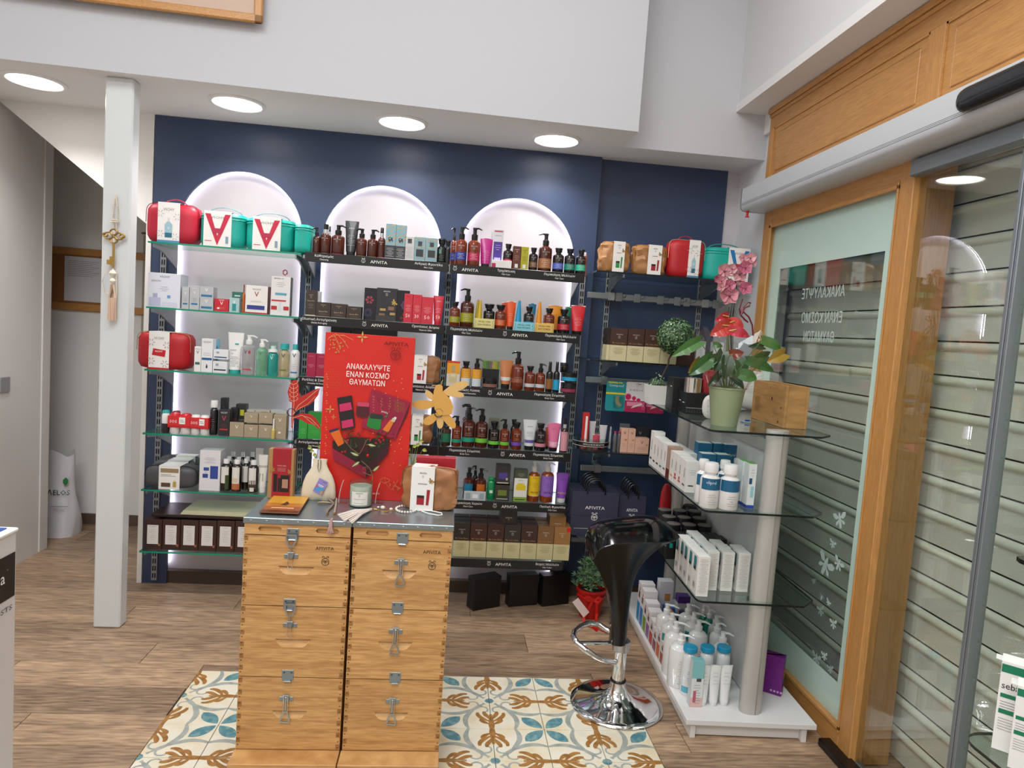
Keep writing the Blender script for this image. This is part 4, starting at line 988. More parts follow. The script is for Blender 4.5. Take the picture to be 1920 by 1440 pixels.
row('E', LZ[4], 'fifth shelf of left arch', [
    ('bag', 100, 690, 300, 'front charcoal wash bag with printed sleeve', D_(c=GB, d=.11, e1=.5, e2=.4, zip='#2a2a2c', sl=(-.20, .20, 'grey'))),
    ('bag', 170, 640, 246, 'middle charcoal wash bag', D_(c='#57565a', d=.08, e1=.5, e2=.4, sl=(-.1, .40, 'plain')), .155),
    ('bag', 230, 700, 196, 'rear charcoal wash bag', D_(c='#4d4c50', d=.06, e1=.5, e2=.4, sl=(-.05, .42, 'plain')), .235),
    ('box', 682, 918, 150, 'tall white carton with blue pictures', D_(c='#dfdde0', side='#c4c2c6', patch=[(.02, .4, .30, .62, '#2d4792'), (-.34, -.08, .32, .42, '#2d4792'), (-.3, -.04, .50, .58, '#2d4792'), (-.25, -.1, .42, .50, '#c9cbd4')], lines=[(.68, .84, 4, '#a7a5aa', .6)], d=.08)),
])
BR = '#241a18'
def shb(lab='#e2ded6', extra=()): return D_(c=BR, cap='#e9e7e4', hb=.86, capw=.55, patch=[(-.36, .36, .30, .90, lab)] + list(extra))
row('E', LZ[4], 'fifth shelf of left arch', [
    ('screw', 922, 1045, 242, 'brown bottle with green leaf label', shb(extra=[(.06, .40, .08, .6, '#3c4a2a')])),
    ('screw', 1044, 1166, 248, 'brown bottle with almond label', shb(extra=[(-.36, .4, .08, .30, '#b86a3c'), (-.36, .2, .34, .5, '#d8c4a8')])),
    ('screw', 1160, 1250, 240, 'brown bottle with plain white label', shb(), .075),
    ('screw', 1232, 1350, 258, 'brown bottle with coffee flower label', shb(extra=[(-.4, .4, .12, .45, '#4a3a32'), (-.2, .2, .04, .18, '#ded8d0')])),
    ('screw', 968, 1062, 215, 'brown bottle in the second row', shb(), .10),
    ('screw', 1078, 1166, 222, 'brown bottle in the second row', shb(), .105),
    ('screw', 1178, 1262, 218, 'brown bottle in the second row', shb(), .115),
    ('screw', 1018, 1098, 165, 'brown bottle in the rear row', shb(), .18),
    ('screw', 1128, 1206, 168, 'brown bottle in the rear row', shb(), .18),
    ('screw', 1236, 1312, 166, 'brown bottle in the rear row', shb(), .18),
    ('tube', 1345, 1450, 195, 'white tube with jasmine print', D_(c='#e2dfd8', cap='#e9e7e4', patch=[(-.3, .1, .3, .5, '#8a9a6a')], bands=[(.66, .72, '#b7b0a2')])),
    ('tube', 1310, 1400, 120, 'white tube standing behind', D_(c='#dcd9d4', cap='#e9e7e4'), .13),
])
# lowest left shelf: brown gift cartons, flat box, sheets
for k in range(7):
    x0 = 62 + k * 204; 
    put('box', 'E', x0, x0 + 200, 925 + k * 4, LZ[5], 'brown gift carton with white label', 'lowest shelf of left arch', D_(c='#3b211b', d=.20, patch=[(-.34, .30, .18, .82, '#ddd8d4'), (-.34, .30, .82, .845, '#151212'), (.3, .42, .12, .2, '#a4583c')], txt=[('KORRES', (-.02, .76), .018, '#5a5654', .3)], lines=[(.3, .68, 6, '#a29c98', .4)]))
zt = onY(*fp('E', 500, 930), YF + .03).z
zt = LZ[5] + .165
t = thing('flat_box', 'flat dark brown box lying on the brown gift cartons', 'box', (-1.42, YF + .03, zt + .004)); MB().cbox(0, .50, 0, .23, 0, .012, mat('#2e1b17', .35), .001).build('lid', t)
MB().cbox(.004, .49, .004, .22, -.003, .0, mat('#1b100e', .4), .0005).build('tray', t)
for k in range(3):
    t = thing('sheet_pad', ['lowest', 'middle', 'top'][k] + ' cream sheet of the pile lying on the flat brown box', 'paper', (-1.28 + .004 * k, YF + .035 + .003 * k, zt + .0175 + k * .006), .02 * k)
    MB().cbox(0, .41, 0, .22, 0, .0055, mat('#c9c5a4', .5), .0005).build('sheet', t)

def mens(**k):
    d = dict(c='#8aa9b0', patch=[(-.5, .5, .0, .40, '#33363a'), (-.22, .22, .50, .62, '#3a3d42')] + [((i * .37) % 1 - .5, min(.5, (i * .37) % 1 - .5 + .14), .46 + ((i * .61) % .5), .46 + ((i * .61) % .5) + .035, ('#d9a253', '#6fb3c4')[i % 2]) for i in range(26)], lines=[(.08, .34, 7, '#c9c9c4', .8)], d=.05); d.update(k); return d
def mens2():
    return D_(c='#8aa9b0', patch=[((i * .37) % 1 - .5, min(.5, (i * .37) % 1 - .5 + .15), .02 + ((i * .61) % .92), .02 + ((i * .61) % .92) + .045, ('#d9a253', '#6fb3c4')[i % 2]) for i in range(34)] + [(-.32, .32, .22, .5, '#2f3135'), (-.18, .18, .64, .82, '#3a3d42')], d=.05)
row('B', MZ[0], 'top shelf of middle arch', [
    ('pump', 170, 262, 232, 'amber pump bottle with lilac foot band', am('#5d5590', v0=.02, v1=.07, cap='#17181a'), .03),
    ('spray', 256, 392, 196, 'amber toner bottle with tall black cap and white foot band', am('#e2ded9', v0=.02, v1=.07)),
    ('spray', 345, 392, 222, 'amber toner bottle behind', am('#e2ded9', v0=.02, v1=.07), .12),
    ('pump', 392, 556, 204, 'broad amber foam pump bottle with pink foot band', am('#d0607e', v0=.02, v1=.08, dir=.3)),
    ('tube', 550, 718, 158, 'charcoal tube standing on its cap', D_(c='#2c2e31', cap='#232426', cr='#3a3c40', txt=[('APIVITA', (0, .78), .03, '#dedede', .4)], lines=[(.3, .62, 7, '#a9abae', .55)])),
    ('pump', 692, 822, 248, 'dark amber pump bottle with lime foot band, nozzle left', am('#8fb534', v0=.02, v1=.08)),
    ('pump', 822, 955, 258, 'dark amber pump bottle with lime foot band, nozzle right', am('#8fb534', v0=.02, v1=.08, dir=.3)),
    ('spray', 950, 1040, 238, 'amber bottle with black cap and raspberry foot band', am('#b52a55', v0=.02, v1=.08)),
    ('box', 1040, 1164, 188, 'left tall blue and gold patterned carton', mens(rz=.0)),
    ('box', 1164, 1286, 203, 'right tall blue and gold patterned carton', mens()),
    ('box', 1272, 1386, 340, 'narrow off-white carton', D_(c='#c9c8c6', patch=[(-.22, .22, .72, .90, '#3a3b3f')], lines=[(.12, .6, 8, '#8e8e90', .8)], d=.05)),
    ('box', 1386, 1522, 348, 'left short blue and gold patterned carton', mens2()),
    ('box', 1526, 1664, 362, 'right short blue and gold patterned carton', mens2()),
    ('wide', 1662, 1770, 372, 'black bottle with pale square label', D_(c='#1c1f20', hb=.72, patch=[(-.3, .0, .55, .8, '#5e7d72')], lines=[(.15, .5, 4, '#7b9488', .6)])),
    ('wide', 1755, 1822, 395, 'black ribbed bottle at the right end', D_(c='#17181a', hb=.75)),
])
EX = '#3a2d27'
def exc(**k):
    d = dict(c=EX, segs=[(0, .07, '#c9bfa8'), (.07, 1, EX)], logo=(.80, '#c9b48a'), ls=1.6, lw=.36, txt=[('Queen Bee', .36, .10, '#c9b48a', .62)], lines=[(.14, .3, 2, '#9c8c6c', .6)], d=.06); d.update(k); return d
row('B', MZ[1], 'second shelf of middle arch', [
    ('box', 85, 208, 984, 'tall espresso brown carton', exc(ls=1.0, txt=[('Queen Bee', .58, .045, '#c9b48a', .7)], lines=[(.3, .5, 4, '#9c8c6c', .6)])),
    ('box', 205, 252, 1000, 'slim white carton end behind', D_(c='#dcdadc', d=.05), .07),
    ('box', 205, 383, 1132, 'low espresso brown carton, left of three', exc()),
    ('box', 386, 570, 1150, 'low espresso brown carton, middle of three', exc()),
    ('box', 572, 752, 1182, 'low espresso brown carton, right of three', exc()),
])
t = put('box', 'B', 778, 1325, 975, MZ[1], 'black floral pouch with black card sleeve', 'second shelf of middle arch', D_(name=('floral_pouch', 'bag'), c='#15131c', d=.05), .085)
PW_ = (onY(*fp('B', 1325, 1150), YF + .085).x - onY(*fp('B', 778, 1150), YF + .085).x)
b = MB(); f = flat(-.002)
def flower(b, u, v, r, f, m, n=6):
    for k in range(n):
        a = 2 * math.pi * k / n; b.pr([(u + r * .2 * math.cos(a), v + r * .2 * math.sin(a)), (u + r * .8 * math.cos(a - .4), v + r * .8 * math.sin(a - .4)), (u + r * math.cos(a), v + r * math.sin(a)), (u + r * .8 * math.cos(a + .4), v + r * .8 * math.sin(a + .4))], f, m)
flower(b, -.085, .105, .022, f, mat('#a8404e', .5)); flower(b, .10, .09, .03, f, mat('#5a4663', .5), 8); flower(b, .10, .025, .03, f, mat('#7c2c22', .5)); flower(b, -.09, .04, .024, f, mat('#3a3550', .5), 8)
b.build('flower_print', t, smooth=False)
b = MB(); b.cbox(-.05, .052, -.006, -.004, .004, .168, mat('#2b2b30', .4), .0004); b.box(-.05, .052, -.005, .052, .168, .170, mat('#2b2b30', .4)); s_ = b.build('card_sleeve', t)
b = MB(); f = flat(-.0068); b.text('APIVITA', 0, .15, .007, f, PRW); b.emblem(0, .136, .005, f, PRW, 10, False)
for (x, z, w_, h, c) in ((-.03, .055, .028, .012, '#b99a5a'), (.01, .06, .03, .018, '#8a6a4e'), (.02, .036, .026, .012, '#b99a5a'), (-.035, .032, .03, .01, '#8a6a4e'), (-.05, .004, .1, .028, '#3a3936')): b.rect(x, x + w_, z, z + h, f, mat(c, .4))
bee(b, .038, .098, .018, f, mat('#c9a94e', .4), -.9); b.build('print', s_, smooth=False)
CO = '#cc2b3c'
def sun(n, **k):
    d = dict(c=CO, segs=[(0, .03, '#5c6fa8'), (.03, 1, CO)], txt=[(n, .20, .13, '#f2d9d9', .5), ('APIVITA', .90, .03, '#8e1a28', .5)], lines=[(.40, .64, 6, '#f0b5ba', .7)], d=.045); d.update(k); return d
row('B', MZ[1], 'second shelf of middle arch', [
    ('box', 1262, 1364, 1030, 'tall coral sun care carton marked 50, leftmost', sun('50')), ('box', 1367, 1472, 1040, 'tall coral sun care carton marked 30', sun('30')),
    ('box', 1474, 1612, 1070, 'broad coral sun care carton marked 50', sun('50')), ('tube', 1610, 1738, 1056, 'coral sun care tube marked 50', D_(c=CO, cap=CO, cr=CO, txt=[('50', .22, .12, '#f2d9d9', .4), ('APIVITA', .8, .03, '#f2d9d9', .4)], lines=[(.42, .6, 4, '#f0b5ba', .6)]))])
MG = '#a3173f'
def plain(c, **k):
    d = dict(c=c, txt=[('APIVITA', .86, .035, '#d9a0b0', .5)], lines=[(.4, .55, 3, '#e0b3bf', .7)], d=.05); d.update(k); return d
row('I', MZ[2], 'third shelf of middle arch', [
    ('box', 238, 332, 280, 'left magenta carton beside the poster', plain(MG)), ('box', 334, 440, 288, 'right magenta carton beside the poster', plain(MG, patch=[(-.5, .5, 0, .04, '#cbbcc0')])),
    ('box', 470, 676, 8, 'tall black display block behind the poster, left', D_(c='#141415', d=.05), .12), ('box', 684, 1138, -18, 'tall black display block behind the poster, right', D_(c='#171718', d=.05), .12),
    ('bag', 1300, 1580, 305, 'crumpled kraft wash bag with red set sleeve', D_(c='#9a6a45', cr=.013, d=.11, e1=.3, e2=.5, sl=(-.48, .02, 'pinkset')))])
GR = '#2f9a3a'
row('I', MZ[3], 'fourth shelf of middle arch', [
    ('box', 160, 247, 905, 'tall green carton at the shelf end', plain(GR, txt=[], lines=[(.2, .45, 4, '#9ad09c', .7)])), ('box', 248, 400, 990, 'low green carton in front', plain(GR, txt=[], lines=[(.3, .6, 3, '#9ad09c', .6)])),
    ('box', 250, 400, 870, 'green carton behind the low green one', plain('#2a8a34', txt=[], lines=[]), .09),
    ('bag', 1262, 1510, 895, 'crumpled kraft wash bag with green set sleeve', D_(c='#94643f', cr=.013, d=.10, e1=.3, e2=.5, sl=(-.4, .08, 'green'))),
    ('jar', 1488, 1545, 1115, 'small dark jar at the right end', D_(c='#242a3a'))])

row('C', RZ[0], 'top shelf of right arch', [
    ('pump', 215, 360, 162, 'amber pump bottle with royal blue label', am('#2a3a8e', dir=.3, c=AMB2)),
    ('pump', 160, 235, 175, 'amber pump bottle behind the blue labelled one', am('#2a3a8e', c=AMB2), .10),
    ('pump', 365, 518, 172, 'amber pump bottle with raspberry label', am('#b3244f', c=AMB2, dir=.3)),
    ('tube', 505, 660, 300, 'magenta tube on a black cap', D_(c='#b3107a', cr='#d9b0cc', cap='#1a1a1c', lines=[(.25, .6, 7, '#e2a0cc', .5)])),
    ('box', 662, 788, 190, 'tall white and violet carton', D_(c='#d5d3d8', d=.05, patch=[(-.42, .42, .20, .68, '#4a2f8e'), (-.4, .42, .93, .96, '#b3304e'), (-.3, .3, .22, .28, '#b9aee0')], txt=[('APIVITA', .82, .03, '#85858a', .6)], lines=[(.45, .62, 3, '#cfc6e6', .6)])),
    ('box', 636, 740, 215, 'pale carton behind the violet one', D_(c='#c9c8cc', d=.04), .10),
    ('box', 652, 892, 565, 'low white carton lying in front', D_(c='#e2dfdd', d=.05, patch=[(-.5, -.3, .1, .6, '#a81f45')], lines=[(.3, .8, 3, '#8a8489', .5)]), .0),
    ('flip', 788, 905, 370, 'dark flip cap bottle with crimson label', am('#a81f45', DKB)),
    ('box', 905, 1000, 394, 'maroon brown carton with white seal', D_(c='#5e2c20', d=.045, logo=(.84, '#d9cfc7'), lw=.6, patch=[(-.2, .2, .10, .26, '#e2ded6')], lines=[(.4, .62, 4, '#c4a89c', .7)])),
    ('box', 1002, 1092, 402, 'lime yellow carton with white seal', D_(c='#a9a41c', d=.045, logo=(.84, '#5d5a14'), lw=.6, patch=[(-.2, .2, .10, .26, '#e2ded6')], lines=[(.4, .62, 4, '#6d6a1c', .7)])),
    ('flip', 1096, 1206, 415, 'dark flip cap bottle with bronze label', am('#6a4326', DKB)),
    ('pump', 1212, 1378, 242, 'tall amber pump bottle with tan label', am('#a8704a', AMB, .16, .52)),
    ('flip', 1382, 1518, 420, 'dark flip cap bottle with periwinkle label', am('#5567c0', DKB)),
    ('flip', 1522, 1652, 428, 'dark flip cap bottle with teal label', am('#14806c', DKB)),
    ('flip', 1658, 1782, 438, 'dark flip cap bottle with mint label', am('#25b58e', DKB)),
    ('screw', 1745, 1790, 470, 'orange serum bottle half hidden', D_(c='#c2491a', cap='#e4ded8', hb=.85), .085),
])
row('C', RZ[1], 'second shelf of right arch', [
    ('flip', 145, 272, 1060, 'flip cap bottle with olive lime label, leftmost', am('#95931f', AMB2)),
    ('pump', 276, 444, 904, 'tall dark pump bottle with olive lime label', am('#95931f', AMB, .20, .55)),
    ('cone', 470, 548, 1042, 'mustard folded tube', D_(c='#c4a01c'), .02), ('cone', 440, 520, 1036, 'olive yellow folded tube', D_(c='#a8951c'), .05),
    ('wide', 548, 688, 1090, 'dark wide cap bottle with lime label', am('#95931f', DKB)),
    ('band', 440, 684, 1265, 'cream yellow special offer sleeve', D_(c='#d5cc85', offer=1), .004),
    ('wide', 690, 822, 1100, 'wide cap bottle with orange label', am('#c9581c', AMB2)),
    ('tube', 765, 850, 1068, 'vermilion tube behind', D_(c='#c9401c'), .11), ('tube', 822, 936, 1056, 'bright orange tube', D_(c='#dd521c', cr='#e9e2dc', lines=[(.3, .6, 5, '#f0b597', .5)])),
    ('cone', 925, 1024, 1048, 'sky blue folded tube', D_(c='#128fb8'), .02), ('flip', 1032, 1162, 1120, 'dark flip cap bottle with cyan label', am('#168cb0', DKB)),
    ('tube', 1085, 1178, 1078, 'steel blue tube behind', D_(c='#1b6f95'), .11), ('band', 915, 1163, 1308, 'pale cyan special offer sleeve', D_(c='#7fc4cf', offer=1), .004),
    ('cone', 1172, 1268, 1062, 'amber orange folded tube', D_(c='#dd8a1c'), .02), ('flip', 1268, 1404, 1140, 'flip cap bottle with golden label', am('#d59a2a', AMB2)),
    ('tube', 1322, 1494, 1105, 'marigold tube behind', D_(c='#d9861c', lines=[(.4, .7, 4, '#8a4f12', .4)]), .10), ('band', 1168, 1398, 1322, 'golden special offer sleeve', D_(c='#d9b35e', offer=1), .004),
    ('flip', 1438, 1590, 1152, 'dark flip cap bottle with strawberry label', am('#c01c38', DKB)), ('tube', 1525, 1602, 1120, 'green tube behind', D_(c='#1a7a5c'), .11),
    ('tube', 1592, 1770, 1106, 'big red tube on black cap', D_(c='#cf202c', cr='#e6dcd8', lines=[(.3, .6, 6, '#eeb0b0', .5)])),
])
row('F', RZ[2], 'third shelf of right arch', [
    ('box', 112, 268, 368, 'yellow and orange perfume carton', D_(c='#d99a1c', d=.05, segs=[(0, .5, '#cfc9bd'), (.5, .93, '#dd9a20'), (.93, 1, '#c4401c')], patch=[(-.3, .3, .14, .52, '#c9b98c'), (-.14, .14, .56, .84, '#a89a70'), (-.2, .2, .38, .5, '#d8cda8')])),
    ('flip', 275, 405, 366, 'flip cap bottle with yellow and white label', am('#dd9a20', AMB, .45, .92, patch=[(-.5, .5, .06, .45, '#c9d3d8')], logo=(.82, '#8a5a12'))),
    ('pump', 410, 534, 332, 'pump bottle with yellow and white label', am('#dd9a20', AMB, .45, .92, patch=[(-.5, .5, .06, .45, '#c9d3d8')], logo=(.82, '#8a5a12'), dir=.3)),
    ('box', 538, 742, 365, 'colourful striped case with black base', D_(name=('soap_case', 'box'), c='#17181a', d=.08, segs=[(0, .70, '#17181a'), (.70, 1, '#7a8a3a')], patch=[(-.42 + i * .1, -.36 + i * .1, .72, .98, c) for i, c in enumerate(['#4f9a3c', '#2a7a4c', '#1c5a4a', '#5a3a6a', '#8a4a7a', '#c4a04a', '#b8b04a', '#a8a03c'])]), .10),
    ('jar', 535, 722, 562, 'flat black jar with copper band', D_(bands=[(.12, .42, '#8a5f52')])),
    ('tube', 742, 902, 356, 'copper tube with white band', D_(c='#b8703c', cap='#2a2220', cr='#b8703c', bands=[(.30, .42, '#cfc9c6')], ch=.18)),
    ('pump', 888, 1042, 250, 'tall amber pump bottle with white motifs', D_(c=AMB2, logo=(.82, '#e0d6ce'), lines=[(.3, .5, 4, '#d9b8a6', .7)], bands=[(.28, .44, '#8a4a30')])),
    ('flip', 1046, 1174, 424, 'amber flip cap bottle with pale grey band', D_(c=AMB2, logo=(.78, '#e0d6ce'), bands=[(.20, .38, '#c4c4c8')])),
    ('pump', 1176, 1296, 392, 'amber pump bottle with pale grey band', D_(c=AMB2, logo=(.78, '#e0d6ce'), bands=[(.20, .38, '#c4c4c8')], dir=.3)),
    ('spray', 1304, 1388, 372, 'dark spray bottle with bronze label', D_(c=DKB, dk=1, bands=[(.15, .62, '#8a5a2a')])),
    ('spray', 1390, 1470, 374, 'dark spray bottle with azure label', D_(c=DKB, dk=1, bands=[(.12, .60, '#1c9ac4')])),
    ('jar', 1476, 1668, 622, 'black jar with dark pink band, below', D_(bands=[(.10, .42, '#96304e')])),
    ('jar', 1482, 1680, 502, 'black jar with azure band, stacked on top', D_(bands=[(.10, .5, '#1c9ac4')]), .03, .060),
    ('jar', 1470, 1572, 384, 'small black jar on the stacked jars behind', D_(), .12, .10),
])
def bg(c, body=AMB, **k): return D_(c=body, logo=(.74, '#ddd3cb'), bands=[(.20, .36, c)], lines=[(.42, .56, 2, '#b8a79c', .6)], **k)
row('G', RZ[3], 'fourth shelf of right arch', [
    ('screw', 48, 164, 372, 'brown bottle with deep green label', D_(c='#3a2416', hb=.9, bands=[(.22, .70, '#1c6a48')])),
    ('pump', 175, 292, 252, 'amber pump bottle with sea green band', bg('#178f72', AMB2)),
    ('pump', 297, 458, 148, 'tall dark pump bottle with sea green band', bg('#15917a', AMB, dir=.3)),
    ('pump', 290, 430, 108, 'tall dark pump bottle, second in the file behind sea green', bg('#15917a'), .16), ('pump', 296, 440, 124, 'tall dark pump bottle, first in the file behind sea green', bg('#15917a'), .10),
    ('pump', 456, 608, 168, 'tall dark pump bottle with bright green band', bg('#6cb83a', AMB)),
    ('box', 610, 742, 285, 'grey green carton behind', D_(c='#7a7868', d=.04), .10),
    ('flip', 610, 748, 320, 'dark flip cap bottle with bright green band', bg('#6cc03a', DKB)),
    ('pump', 752, 866, 292, 'amber pump bottle with bright green band', bg('#6cc03a', AMB2)),
    ('flip', 866, 960, 296, 'dark flip cap bottle behind the violet banded one', bg('#5a3f9a', DKB), .10),
    ('flip', 888, 1016, 332, 'amber flip cap bottle with violet band', bg('#6a48b0', AMB2)),
    ('tube', 1020, 1190, 300, 'white tube with lavender band', D_(c='#d3d5d8', cr='#d8d8da', bands=[(.24, .34, '#5a4f95')], txt=[('APIVITA', .76, .03, '#44464a', .4)], lines=[(.44, .62, 4, '#8a8c90', .5)])),
    ('flip', 1166, 1304, 344, 'dark flip cap bottle with rose band', bg('#cc8496', DKB)),
    ('tube', 1290, 1350, 380, 'orange tube glimpsed behind', D_(c='#b85a24'), .10),
    ('tube', 1314, 1476, 340, 'pink tube on black cap', D_(c='#d56a92', cr='#d9b3c0', bands=[(.18, .34, '#dfa7b8')], txt=[('APIVITA', .78, .03, '#a02c56', .4)])),
    ('spray', 1478, 1568, 290, 'pink labelled spray bottle', D_(c='#3a201c', hb=.72, bands=[(.06, .86, '#d393a0')], txt=[('APIVITA', .78, .03, '#8a3a4c', .5)])),
])
row('G', RZ[4], 'fifth shelf of right arch', [
    ('pump', 308, 446, 872, 'dark pump bottle with petrol blue label', D_(c=AMB, patch=[(-.40, .36, .40, .74, '#10749a')], n=4, dir=.3)),
    ('pump', 450, 588, 882, 'dark pump bottle with tangerine label', D_(c=AMB, patch=[(-.36, .40, .40, .74, '#c4661c')], n=4, dir=.3)),
    ('pump', 412, 490, 848, 'dark pump bottle behind the pair', D_(c=DKB), .10),
    ('band', 316, 580, 1160, 'pale printed sleeve around the pump bottle pair', D_(c='#b9c3c6', patch=[(-.42, -.2, .2, .8, '#93a5ab'), (-.1, .14, .3, .7, '#e4e8e8'), (.22, .42, .2, .8, '#93a5ab')]), .0),
    ('screw', 596, 690, 992, 'emerald green bottle', D_(c='#158a52', cap='#158a52', hb=.9, capw=.92, patch=[(-.2, .2, .36, .5, '#d0e6d8')])),
    ('box', 694, 866, 1068, 'dark olive soap carton below', D_(name=('soap_carton', 'carton'), c='#33302a', d=.06, patch=[(-.32, .3, .30, .62, '#6d7a2c'), (-.4, .4, .08, .14, '#b5b09c')])),
    ('box', 702, 878, 848, 'dark violet soap carton on top', D_(name=('soap_carton', 'carton'), c='#2d2a2e', d=.06, patch=[(-.3, .3, .30, .62, '#4c3a86'), (-.4, .4, .08, .14, '#b5b09c'), (.2, .34, .25, .36, '#b8ae8c')]), .03, .083),
    ('box', 920, 1078, 905, 'white and yellow kids care carton with green stripes', D_(c='#dfdcd6', d=.055, side='#3f4634', segs=[(0, .14, '#8aa83a'), (.14, .74, '#dfdcd6'), (.74, 1, '#3f4634')], txt=[('APIVITA', .66, .025, '#6a6a66', .4)], patch=[(-.36, .4, .36, .52, '#d8c022'), (-.24, .28, .52, .58, '#d8c022'), (-.4, .4, .05, .08, '#2f4f1c')], lines=[(.78, .9, 3, '#a8b09a', .6)])),
    ('pump', 1088, 1232, 800, 'kids pump bottle with yellow label', D_(c='#8a3d16', cap='#cfcac6', dir=.3, hb=.74, bands=[(.2, .88, '#ddb81e')], patch=[(-.42, .42, .2, .215, '#e4e0da')], txt=[('mini bees', (.05, .30), .10, '#8a3014', .6), ('APIVITA', .80, .03, '#6a4a10', .4)], lines=[(.5, .66, 3, '#8a6a12', .6)])),
    ('pump', 1238, 1396, 808, 'kids pump bottle with lilac label', D_(c='#8a3d16', cap='#cfcac6', hb=.76, dir=.3, bands=[(.2, .88, '#8a62b8')], txt=[('mini bees', (.05, .30), .10, '#3a1d5a', .6), ('APIVITA', .80, .03, '#4a2a70', .4)], lines=[(.5, .66, 3, '#5a3a86', .6)])),
    ('tube', 1415, 1572, 936, 'violet kids tube with white cap', D_(c='#7d3fa8', cap='#dddad6', cr='#6a3494', ch=.16, txt=[('mini bees', (.0, .30), .09, '#d9b82a', .7), ('APIVITA', .78, .03, '#3a1d5a', .4)])),
])
# hair colour cartons
HCOL = ['#2c221e', '#43241a', '#402019', '#2f2622', '#3d201a', '#7a5632', '#9a6d3c']
hx = [180, 366, 557, 748, 937, 1123, 1308, 1494]; hz = 299
def hair(c, **k):
    d = dict(c=c, segs=[(0, .48, '#c8bd8e'), (.48, 1, c)], d=.055, logo=(.80, '#d9cfc0'), ls=.8, lw=.42, txt=[('My Color Elixir', .53, .045, '#b98a4a', .8)], lines=[(.20, .42, 6, '#9c9262', .7)]); d.update(k); return d
CN = ['black brown', 'chestnut', 'mahogany', 'dark ash', 'dark red', 'golden brown', 'light golden']
for k in range(7):
    put('box', 'H', hx[k] - 0, hx[k + 1] - 3, 305 + k * 8, RZ[5], 'front %s hair colour carton with cream base' % CN[k], 'lowest shelf of right arch', hair(HCOL[k]) if k < 6 else hair(HCOL[k], patch=[(.25, .5, .86, .99, '#c41f24')]))
for j in (1, 2):
    for k in range(7):
        tt = ITEMS[-7 + k - (0 if j == 1 else 7) ][0] if False else None
        s = [q for q in ITEMS if q[1].startswith('front %s hair' % CN[k])][0][0]
        c = copy_tree(s); c.location = (s.location.x + .003 * (j % 2), s.location.y + .062 * j + (.004 if j == 2 else 0), s.location.z)
        c.scale = (1, 1, 1.0); reg(c, '%s row %s hair colour carton' % (['', 'second', 'rear'][j], CN[k]), 'lowest shelf of right arch')
put('box', 'H', 708, 896, 170, RZ[5] + .152, 'dark hair colour carton lying on top of the row', '', hair('#2c2320', segs=[(0, 1, '#2c2320')], txt=[('My Color Elixir', .1, .11, '#b98a4a', .8)], logo=(.6, '#d9cfc0'), ls=2, lines=[], d=.10), .045)
put('box', 'H', 1262, 1446, 235, RZ[5] + .150, 'golden hair colour carton lying on top of the row', '', hair('#94693c', segs=[(0, 1, '#94693c')], txt=[], logo=(.5, '#e6dcc8'), ls=2, lines=[], d=.12, side='#5a3a20'), .045)
# ---- plain blue wall section
KR = '#a87648'
row('L', SZ[0], 'top shelf of the plain blue section', [
    ('bag', 218, 525, 135, 'crumpled kraft wash bag with green set sleeve', D_(c=KR, cr=.013, d=.10, e1=.3, e2=.5, zip='#c39a55', sl=(-.10, .30, 'green'))),
    ('bag', 546, 890, 170, 'crumpled kraft wash bag with red set sleeve', D_(c=KR, cr=.013, d=.10, e1=.3, e2=.5, zip='#c39a55', sl=(-.10, .32, 'red'))),
    ('bag', 895, 1262, 118, 'red zip wash bag with pale serum sleeve', D_(c='#b3141f', d=.11, e1=.3, e2=.5, zip='#d9bf8c', handle='#a01030', hw=.22, hh=.022, sl=(.02, .33, 'serum'))),
    ('bag', 1246, 1690, 195, 'turquoise drum wash bag with blue V sleeve', D_(c='#12a596', d=.13, e1=.18, e2=.6, fold=1, handle='#1d8d86', hw=.38, hh=.02, sl=(0, .48, 'vblue'))),
])
for k in range(4):
    put('box', 'L', 345 + k * 168, 345 + (k + 1) * 168 - 3, 990 + k * 7, SZ[1], 'brown and cream hair colour carton', 'middle shelf of the plain blue section', hair('#432a20', segs=[(0, .48, '#cfc59c'), (.48, 1, '#432a20')]), .02)
row('L', SZ[1], 'middle shelf of the plain blue section', [
    ('box', 310, 345, 985, 'dark end panel left of the hair colour cartons', D_(c='#2a1a16', segs=[(0, .48, '#cfc59c'), (.48, 1, '#2a1a16')], d=.1), .05),
    ('box', 1015, 1190, 1020, 'brown gift box with white card', D_(c='#3a1d16', d=.08, patch=[(-.3, .25, .3, .9, '#dcd8d4')])),
    ('box', 1200, 1290, 1120, 'white carton with red lattice, left', D_(c='#dedad9', d=.05, patch=[(-.4, .4, .06, .3, '#c88a8c')], lines=[(.5, .8, 3, '#a5a1a2', .6)])),
    ('box', 1372, 1470, 1130, 'white carton with red lattice, right', D_(c='#dedad9', d=.05, patch=[(-.4, .4, .06, .3, '#c88a8c')], lines=[(.5, .8, 3, '#a5a1a2', .6)])),
])
